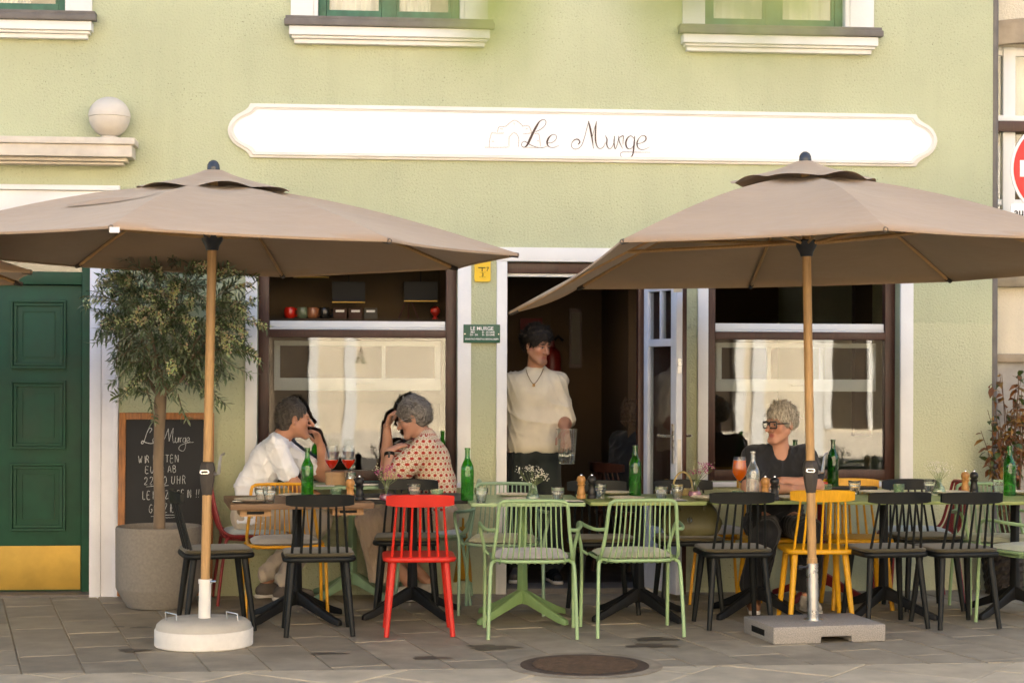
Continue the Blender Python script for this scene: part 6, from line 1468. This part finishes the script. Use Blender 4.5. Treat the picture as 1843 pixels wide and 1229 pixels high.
s.plane(V3(0, 0, .62), (0, 0, 1), .01); V, F_ = s.mesh(.007, folds(3, .012, (22, 22, 22))); M['chino'] = cloth_mat('pale_trousers', (.52, .45, .36)); npmesh('trousers', V, F_, M['chino'], man)
M['shoe_grey'] = mat('shoe_grey', (.12, .10, .085), .8, .15, 12, .3, 120)
shoe(man, anR, (.1, 1, 0), M['shoe_grey'], M['sole']); shoe(man, anL+V3(0, 0, -.015), (-.1, 1, 0), M['shoe_grey'], M['sole'])
# ---------- woman in patterned shirt
wom = thing('person', 'grey haired woman in red patterned shirt leaning her forehead on her hand', 'person', (womch.location.x-.005, womch.location.y, 0), R(90-4))
pel, wai, che, nec = V3(0, -.02, .57), V3(0, -.035, .75), V3(0, 0.01, .925), V3(0, .045, 1.075); H = V3(0, .125, 1.195); Rm = rotm(3, 20)
shR, shL = V3(.165, .05, 1.01), V3(-.165, .045, 1.01); elR, elL = V3(.15, .30, .875), V3(-.195, .265, .805); wrR, wrL = V3(.085, .300, 1.14), V3(-.115, .275, .985)
s = SDF(); torso(s, pel, wai, che, (shR, shL), nec, -.006); s.cap(nec-V3(0, .02, .05), H+V3(0, -.03, -.05), .056, .052, .02); head_prims(s, H, Rm, .99, True)
for sh_, e_, w_ in ((shR, elR, wrR), (shL, elL, wrL)): limb(s, sh_, e_, .052, .044); limb(s, e_, e_+(w_-e_)*.35, .045, .043); limb(s, e_+(w_-e_)*.35, w_, .043, .026)
hand(s, wrR, (-.35, -.28, .9), (.3, .9, .15), .95, 1.0, thumb=-1); hand(s, wrL, (.4, -.85, .45), (-.35, .35, .85), .93, .5, thumb=-1)
knR, knL = V3(.11, .42, .53), V3(-.12, .41, .53); anR, anL = V3(.10, .03, .11), V3(-.10, .13, .10)
for hx, kn, an in ((.09, knR, anR), (-.09, knL, anL)): limb(s, V3(hx, 0, .545), kn, .08, .058, .04); limb(s, kn, an, .052, .036)
V, F_ = s.mesh(.0052); npmesh('body', V, F_, M['skin'], wom, face_color(V, H, Rm, .99, (.50, .27, .185), (.20, .16, .13), (.45, .16, .12)))
hair(wom, H, Rm, .99, hair_mat('hair_grey', (.06, .052, .045), (.34, .31, .28)), .019, (.060, .05), back=-.075, clumps=360, flow=(0, -.9, -.7), seed=5, clr=.0065, vol=((0, -.04, .03), (.086, .088, .082)), fringe=(.0, .058))
def pattern_mat():
    m = bpy.data.materials.new('shirt_pattern'); m.use_nodes = True; N = NT(m); b = N.n['Principled BSDF']; tc = N.node('ShaderNodeTexCoord'); sp = N.node('ShaderNodeSeparateXYZ'); N.l.new(tc.outputs['Object'], sp.inputs[0])
    def mth(op, a, b_=None, c=None):
        n = N.node('ShaderNodeMath', operation=op)
        for i, v in enumerate((a, b_, c)):
            if v is None: continue
            if hasattr(v, 'is_linked'): N.l.new(v, n.inputs[i])
            else: n.inputs[i].default_value = v
        return n.outputs[0]
    # staggered rosettes laid out along the cloth: u follows the body's outline seen from its side, v runs up
    p_ = .037; u = mth('MULTIPLY', mth('ARCTAN2', sp.outputs['X'], mth('SUBTRACT', sp.outputs['Y'], .05)), .22); v = sp.outputs['Z']
    vr = mth('DIVIDE', v, p_); ro = mth('FLOOR', vr); od = mth('MULTIPLY', mth('MODULO', ro, 2.0), .5); fu = mth('SUBTRACT', mth('FRACT', mth('ADD', mth('DIVIDE', u, p_*1.1), od)), .5); fv = mth('SUBTRACT', mth('FRACT', vr), .5)
    d = mth('SQRT', mth('ADD', mth('MULTIPLY', fu, fu), mth('MULTIPLY', fv, fv))); an = mth('ARCTAN2', fv, fu)
    red = mth('LESS_THAN', d, .27); pet = mth('MULTIPLY', mth('GREATER_THAN', mth('SINE', mth('MULTIPLY', an, 8.0)), .55), mth('MULTIPLY', mth('GREATER_THAN', d, .29), mth('LESS_THAN', d, .46)))
    star = mth('GREATER_THAN', d, .52)
    c = N.mix(pet, (.72, .63, .50), (.34, .13, .07)); c = N.mix(star, c, (.42, .30, .17)); c = N.mix(red, c, (.36, .028, .012)); N.l.new(c, b.inputs['Base Color']); b.inputs['Roughness'].default_value = .85; return m
s = SDF(); torso(s, pel-V3(0, 0, .02), wai, che, (shR, shL), nec-V3(0, .005, .012), .012, 1.0, 1.06)
for sh_, e_ in ((shR, elR), (shL, elL)): s.cap(sh_, sh_+(e_-sh_)*.62, .075, .086, .04)
s.cap(nec+V3(.045, -.02, -.01), nec+V3(-.045, -.02, -.01), .035, .035, .02); s.ell(H+V3(0, -.02, -.10), (.062, .075, .05), None, .01, 's'); s.plane(V3(0, 0, .50), (0, 0, -1), .006)
V, F_ = s.mesh(.006, folds(6, .010, (20, 20, 24))); npmesh('patterned_shirt', V, F_, pattern_mat(), wom)
s = SDF(); s.cap(pel+V3(.07, -.02, -.02), pel+V3(-.07, -.02, -.02), .135, .135, .04)
for hx, kn, an in ((.09, knR, anR), (-.09, knL, anL)): s.cap(V3(hx, 0, .55), kn, .10, .085, .04); s.cap(kn+V3(0, -.01, 0), V3(an[0], kn[1]*.62+an[1]*.38, .17), .085, .105, .03)
s.plane(V3(0, 0, .135), (0, 0, -1), .006); s.plane(V3(0, 0, .64), (0, 0, 1), .01); V, F_ = s.mesh(.007, folds(9, .014, (34, 34, 9))); npmesh('trousers', V, F_, cloth_mat('linen_trousers', (.50, .38, .27)), wom)
M['shoe_white'] = mat('shoe_white', (.50, .47, .43), .8, .2, 20, .3, 120)
shoe(wom, anR+V3(0, 0, -.015), (.05, 1, 0), M['shoe_white'], M['sole'], .245); shoe(wom, anL, (-.05, 1, 0), M['shoe_white'], M['sole'], .245)
w0, w1 = wrL-(wrL-elL)/np.linalg.norm(wrL-elL)*.035, wrL-(wrL-elL)/np.linalg.norm(wrL-elL)*.012
wt = MB().tube([w0, w1], .0335, 20).build('watch_strap', M['black'], wom, smooth=40); boxo('watch_face', M['plastic'], -.016, .016, -.006, .006, -.018, .018, wt).location = tuple((w0+w1)/2+V3(-.033, .0, .0))
def glasses(par, H, Rm, sc, rim, m, shape=(.024, .018), temple=True):
    T = lambda p: tuple(H+Rm@(np.array(p, float)*sc)); o = None
    g = thing('glasses', None, None); g.parent = par
    for sx in (-1, 1):
        pts = [T((sx*.033+a, .112-abs(sx*.033+a)*.18, b)) for a, b in rrect(shape[0], shape[1], .009, 4, 0, .002)]; pts.append(pts[0]); MB().tube(pts, rim, 8, cap=False).build('rim', m, g, smooth=True)
        MB().tube([T((sx*.057, .102, .010)), T((sx*.076, .085, .012)), T((sx*.081, .03, .010)), T((sx*.081, -.005, .008))], rim*.95, 8).build('temple', m, g, smooth=True)
    MB().tube([T((-.010, .112, .006)), T((0, .115, .009)), T((.010, .112, .006))], rim, 8).build('bridge', m, g, smooth=True)
glasses(wom, H, Rm, .99, .0014, M['steel'], (.022, .015))
# ---------- woman in black with glasses
yel = [o for o in C.objects if o.get('label') == 'yellow spindle chair the woman in black sits on'][0]
wob_ = thing('person', 'blonde short haired woman with black glasses and black V neck top', 'person', (yel.location.x+.015, yel.location.y-.005, 0), R(180))
pel, wai, che, nec = V3(0, -.03, .55), V3(0, -.01, .70), V3(0, .055, .875), V3(0, .085, 1.03); H = V3(.0, .125, 1.175); Rm = rotm(58, 2)
shR, shL = V3(.165, .07, .965), V3(-.165, .07, .965); elR, elL = V3(.225, .20, .785), V3(-.215, .19, .785); wrR, wrL = V3(-.02, .305, .775), V3(.02, .235, .825)
s = SDF(); torso(s, pel, wai, che, (shR, shL), nec, -.006, .98); s.cap(nec-V3(0, .01, .05), H+V3(0, -.025, -.055), .054, .052, .02); head_prims(s, H, Rm, .99, True, 1.15)
for sh_, e_, w_ in ((shR, elR, wrR), (shL, elL, wrL)): limb(s, sh_, e_, .054, .044); limb(s, e_, e_+(w_-e_)*.4, .045, .043); limb(s, e_+(w_-e_)*.4, w_, .043, .027)
hand(s, wrR, (-.95, -.1, .05), (.0, .5, .85), .92, .35, thumb=-1); hand(s, wrL, (.95, -.1, -.1), (0, .45, .85), .92, .35, thumb=1)
knR, knL = V3(.15, .36, .51), V3(-.12, .37, .51); anR, anL = V3(.20, .24, .10), V3(-.14, .26, .10)
for hx, kn, an in ((.09, knR, anR), (-.09, knL, anL)): limb(s, V3(hx, 0, .545), kn, .08, .058, .04); limb(s, kn, an, .052, .036)
V, F_ = s.mesh(.0052); npmesh('body', V, F_, M['skin'], wob_, face_color(V, H, Rm, .99, (.50, .255, .17), (.30, .21, .14), (.42, .12, .10)))
hair(wob_, H, Rm, .99, hair_mat('hair_blonde', (.22, .185, .14), (.72, .65, .53)), .012, (.066, .05), back=-.030, clumps=360, flow=(0, -.3, -.9), seed=8, clr=.0065, vol=((0, -.005, .075), (.080, .088, .062)), fringe=(.012, .050))
glasses(wob_, H, Rm, .99, .0042, M['plastic'], (.027, .020))
s = SDF(); torso(s, pel-V3(0, 0, .02), wai, che, (shR, shL), nec-V3(0, .005, .02), .010, .98)
for sh_, e_ in ((shR, elR), (shL, elL)): s.cap(sh_, sh_+(e_-sh_)*.55, .076, .088, .04)
s.cap(nec+V3(0, .02, .04), che+V3(0, .20, -.02), .068, .004, .008, 's'); s.ell(nec+V3(0, .03, .035), (.075, .075, .045), None, .01, 's'); s.plane(V3(0, 0, .52), (0, 0, -1), .006)
V, F_ = s.mesh(.006, folds(12, .012, (20, 20, 26))); M['blackcloth'] = cloth_mat('black_cloth', (.010, .010, .012), .8); npmesh('black_top', V, F_, M['blackcloth'], wob_)
s = SDF(); s.cap(pel+V3(.07, -.02, -.02), pel+V3(-.07, -.02, -.02), .13, .13, .04)
for hx, kn, an in ((.09, knR, anR), (-.09, knL, anL)): s.cap(V3(hx, 0, .55), kn, .10, .085, .04); s.cap(kn, an+V3(0, 0, .08), .085, .085, .03)
s.plane(V3(0, 0, .14), (0, 0, -1), .006); s.plane(V3(0, 0, .60), (0, 0, 1), .01); V, F_ = s.mesh(.008, folds(15, .012, (30, 30, 10))); npmesh('black_trousers', V, F_, M['blackcloth'], wob_)
shoe(wob_, anL, (-.1, 1, 0), M['shoe_white'], M['sole'], .25); shoe(wob_, anR, (.2, 1, 0), mat('sandal_tan', (.22, .10, .05), .7), M['sole'], .25)
# ---------- waiter in the doorway
wpos = onwall(962, 700, -.42); wtr = thing('person', 'dark haired waiter in cream shirt carrying a glass pitcher in the doorway', 'person', (wpos.x, .42, .036), R(180-6))
pel, wai, che, nec = V3(0, 0, .95), V3(0, 0, 1.12), V3(0, -.01, 1.32), V3(0, -.01, 1.475); H = V3(-.015, .045, 1.652); Rm = rotm(-46, 13)
shR, shL = V3(.155, -.01, 1.39), V3(-.155, -.01, 1.39); elR, elL = V3(.215, -.05, 1.13), V3(-.212, .02, 1.13); wrR, wrL = V3(.24, .02, .89), V3(-.212, .215, 1.06)
s = SDF(); torso(s, pel, wai, che, (shR, shL), nec, -.012, .92); s.cap(nec-V3(0, .01, .05), H+V3(0, -.03, -.05), .062, .058, .02); head_prims(s, H, Rm, 1.0)
for sh_, e_, w_ in ((shR, elR, wrR), (shL, elL, wrL)): limb(s, sh_, e_, .056, .046); limb(s, e_, e_+(w_-e_)*.35, .046, .045); limb(s, e_+(w_-e_)*.35, w_, .045, .030)
hand(s, wrR, (0, .15, -1), (.9, .3, 0), 1.0, .5, thumb=1); hand(s, wrL, (-.06, .45, -.85), (-.15, .85, .45), 1.02, .75, thumb=1)
knR, knL = V3(.11, .02, .50), V3(-.12, .05, .50); anR, anL = V3(.11, -.03, .09), V3(-.13, .02, .09)
for hx, kn, an in ((.09, knR, anR), (-.09, knL, anL)): limb(s, V3(hx, 0, .92), kn, .085, .058, .04); limb(s, kn, an, .054, .038)
V, F_ = s.mesh(.0052); npmesh('body', V, F_, M['skin'], wtr, face_color(V, H, Rm, 1.0, (.46, .23, .14), (.03, .022, .018), (.36, .13, .10), .25))
hair(wtr, H, Rm, 1.0, hair_mat('hair_dark', (.006, .005, .004), (.030, .021, .015)), .014, (.062, .05), back=-.045, clumps=330, flow=(.2, .5, .1), seed=9, clr=.0085, vol=((0, .02, .088), (.078, .085, .045)), fringe=(.01, .060), clen=.026, curl=folds(77, .009, (85, 85, 85), False), strands=2600, slen=.05, jit=1.3, wavy=.35)
s = SDF(); torso(s, pel+V3(0, 0, .02), wai, che, (shR, shL), nec-V3(0, .0, .02), .020, .98, .98)
for sh_, e_ in ((shR, elR), (shL, elL)): s.cap(sh_, sh_+(e_-sh_)*.95, .066, .080, .04); s.plane(e_+(e_-sh_)*.0+V3(0, 0, -.03), V3(0, 0, -1), .004) if False else None
s.ell(H+V3(.01, -.045, -.115), (.078, .08, .045), None, .01, 's'); s.plane(V3(0, 0, .90), (0, 0, -1), .006)
V, F_ = s.mesh(.0065, folds(21, .016, (24, 18, 11))); npmesh('cream_shirt', V, F_, cloth_mat('cream_cotton', (.70, .62, .47)), wtr)
s = SDF(); s.cap(pel+V3(.065, 0, -.035), pel+V3(-.065, 0, -.035), .105, .105, .04)
for hx, kn, an in ((.09, knR, anR), (-.09, knL, anL)): s.cap(V3(hx, 0, .87), kn, .098, .080, .04); s.cap(kn, an+V3(0, 0, .03), .082, .070, .03)
s.plane(V3(0, 0, .07), (0, 0, -1), .006); V, F_ = s.mesh(.008, folds(23, .012, (24, 24, 12))); npmesh('dark_trousers', V, F_, cloth_mat('dark_trousers', (.016, .022, .018), .8), wtr)
shoe(wtr, anR, (.15, 1, 0), M['shoe_grey'], M['sole'], .28); shoe(wtr, anL, (-.2, 1, 0), M['black'], M['sole'], .28)
ch = crom([(.06, .02, 1.50), (.045, .085, 1.45), (.005, .125, 1.395), (-.04, .09, 1.45), (-.062, .03, 1.50)], 6); MB().tube([tuple(p) for p in ch], .0025, 6).ell if False else None
nk = MB().tube([tuple(p+np.array((0, .012, -.01))) for p in ch], .0026, 6); nk.box(-.004, .014, .132, .138, 1.365, 1.385); nk.build('necklace', mat('old_brass', (.20, .12, .05), .4, metal=1.0), wtr, smooth=True)
# pitcher in his hand: a thing of its own
mw = Matrix.Translation(wtr.location) @ Matrix.Rotation(R(180-6), 4, 'Z'); hp = mw @ Vector(wrL+V3(-.012, .062, -.225))
pit = thing('glass_pitcher', 'clear glass pitcher half full of water in the hand of the waiter', 'pitcher', hp, R(174))
pp = [(.004, .002), (.050, 0), (.056, .008), (.060, .06), (.066, .15), (.072, .235), (.0735, .24)]
MB().lathe(pp, 36, capt=False).build('glass_body', thin_glass('pitcher_glass', (.90, .93, .92), .13, .02, (.85, .9, .9), 0.0, .12), pit, smooth=50)
MB().tube([(.072*math.cos(a), .072*math.sin(a), .24) for a in np.linspace(0, 6.2832, 37)], .0022, 6, cap=False).build('rim', M['g_clear'], pit, smooth=True)
MB().lathe([(.004, .006), (.048, .004), (.053, .010), (.057, .06), (.060, .085), (.004, .085)], 36).build('water', solid_glass('water', (.93, .95, .93), 0.0, 1.33), pit, smooth=40)
# ---------- guest seated inside
gp_ = onwall(1122, 780, -.95); gst = thing('person', 'guest in black with curly hair sitting inside behind the glass door', 'person', (gp_.x+.05, .95, 0), R(-60))
pel, wai, che, nec = V3(0, 0, .56), V3(0, -.02, .74), V3(0, .03, .90), V3(0, .06, 1.05); H = V3(0, .10, 1.18); Rm = rotm(0, -5)
s = SDF(); torso(s, pel, wai, che, (V3(.17, .04, .985), V3(-.17, .04, .985)), nec, 0); s.cap(nec, H+V3(0, -.03, -.05), .055, .055, .02); head_prims(s, H, Rm)
for sx in (-1, 1): limb(s, V3(sx*.17, .04, .985), V3(sx*.22, .13, .76), .052, .042); limb(s, V3(sx*.22, .13, .76), V3(sx*.1, .36, .76), .042, .03); limb(s, V3(sx*.09, 0, .545), V3(sx*.11, .42, .52), .09, .065, .04); limb(s, V3(sx*.11, .42, .52), V3(sx*.11, .40, .08), .06, .045)
V, F_ = s.mesh(.008); npmesh('body', V, F_, M['skin'], gst, face_color(V, H, Rm, 1, (.45, .23, .15), (.1, .07, .05), (.4, .14, .1)))
hair(gst, H, Rm, 1.0, hair_mat('hair_curly', (.05, .03, .018), (.22, .14, .08), .7), .03, (.05, .04), back=-.15, clumps=200, flow=(.2, -.2, -.8), seed=12, clr=.018, vol=((0, -.05, -.02), (.10, .085, .12)), curl=folds(78, .016, (80, 80, 80), False), slen=.06, jit=1.2, wavy=.4)
s = SDF(); torso(s, pel, wai, che, (V3(.17, .04, .985), V3(-.17, .04, .985)), nec-V3(0, 0, .02), .02)
for sx in (-1, 1): s.cap(V3(sx*.17, .04, .985), V3(sx*.22, .13, .76), .072, .068, .04); s.cap(V3(sx*.22, .13, .76), V3(sx*.12, .32, .76), .06, .05, .03); s.cap(V3(sx*.09, 0, .545), V3(sx*.11, .42, .52), .105, .085, .04); s.cap(V3(sx*.11, .42, .52), V3(sx*.11, .40, .1), .08, .07, .03)
V, F_ = s.mesh(.01, folds(31, .01, (22, 22, 22))); npmesh('black_clothes', V, F_, M['blackcloth'], gst)
gc = copy_tree(WC['red'], None, {'chair_red': M['brownwood']}); gc.location = (gp_.x+.05, .95, .036); gc.rotation_euler = (0, 0, R(-60)); tag(gc, 'dark brown wooden chair inside behind the glass door', 'chair', 'chairs inside the cafe')
# ------------------------------------------------------------------ street tree at the photographer's side: a few leaves hang into the top of the picture
stt = thing('street_tree', 'leafy tree branch hanging out of focus into the top edge of the picture', 'tree', (-2.3, -12.9, 0)); org = Vector(stt.location)
tips = [CAM+ray(px, py)*dd for (px, py, dd) in ((870, -20, .56), (930, 25, .54), (985, -15, .58), (1110, -5, .55), (1200, 15, .54), (1280, 55, .54), (1370, -5, .57), (1050, -55, .56), (1330, -30, .55))]
hub = tips[3]+Vector((0, 0, .22)); rg = random.Random(31); tk = MB()
tk.tube([(0, 0, -.02), (.02, 0, 1.2), (-.02, .03, 2.4), (.05, .05, 3.4)], [.11, .09, .075, .05], 12)
tk.tube([(-.02, .03, 2.3), tuple(hub-org+Vector((-.6, -.3, .45))), tuple(hub-org+Vector((0, 0, .06))), tuple(hub-org)], [.04, .025, .010, .006], 8)
for t_ in tips: tk.tube([tuple(hub-org), tuple((hub*.5+t_*.5)-org+Vector((0, 0, .06))), tuple(t_-org+Vector((0, 0, .02)))], [.003, .002, .0012], 5)
tk.build('trunk', M['bark'], stt, smooth=True)
for i, t_ in enumerate(tips):
    for j in range(2):
        l3 = Leaves(); c0 = rg.uniform(.85, 1.2)
        l3.leaf(t_-org+Vector((0, 0, .02+.02*j)), Vector((rg.uniform(-.8, .8), rg.uniform(-.3, .3), -.5 if j == 0 else .5)), Vector((rg.uniform(-.3, .3), -1, .3)), rg.uniform(.040, .055), rg.uniform(.012, .017), (.13*c0, .165*c0, .050*c0)); l3.build('leaf', stt, M['leaf'])
cw = Leaves()
for i in range(420):
    p = Vector((rg.gauss(.25, .55), rg.gauss(.1, .5), rg.gauss(3.3, .45)))
    if p.z < 2.75: continue
    c0 = rg.uniform(.8, 1.2); cw.leaf(p, Vector((rg.gauss(0, 1), rg.gauss(0, 1), rg.gauss(-.2, .6))), Vector((rg.gauss(0, .5), rg.gauss(0, .5), 1)), rg.uniform(.06, .10), rg.uniform(.025, .045), (.10*c0, .16*c0, .03*c0))
cw.build('crown', stt, M['leaf'])
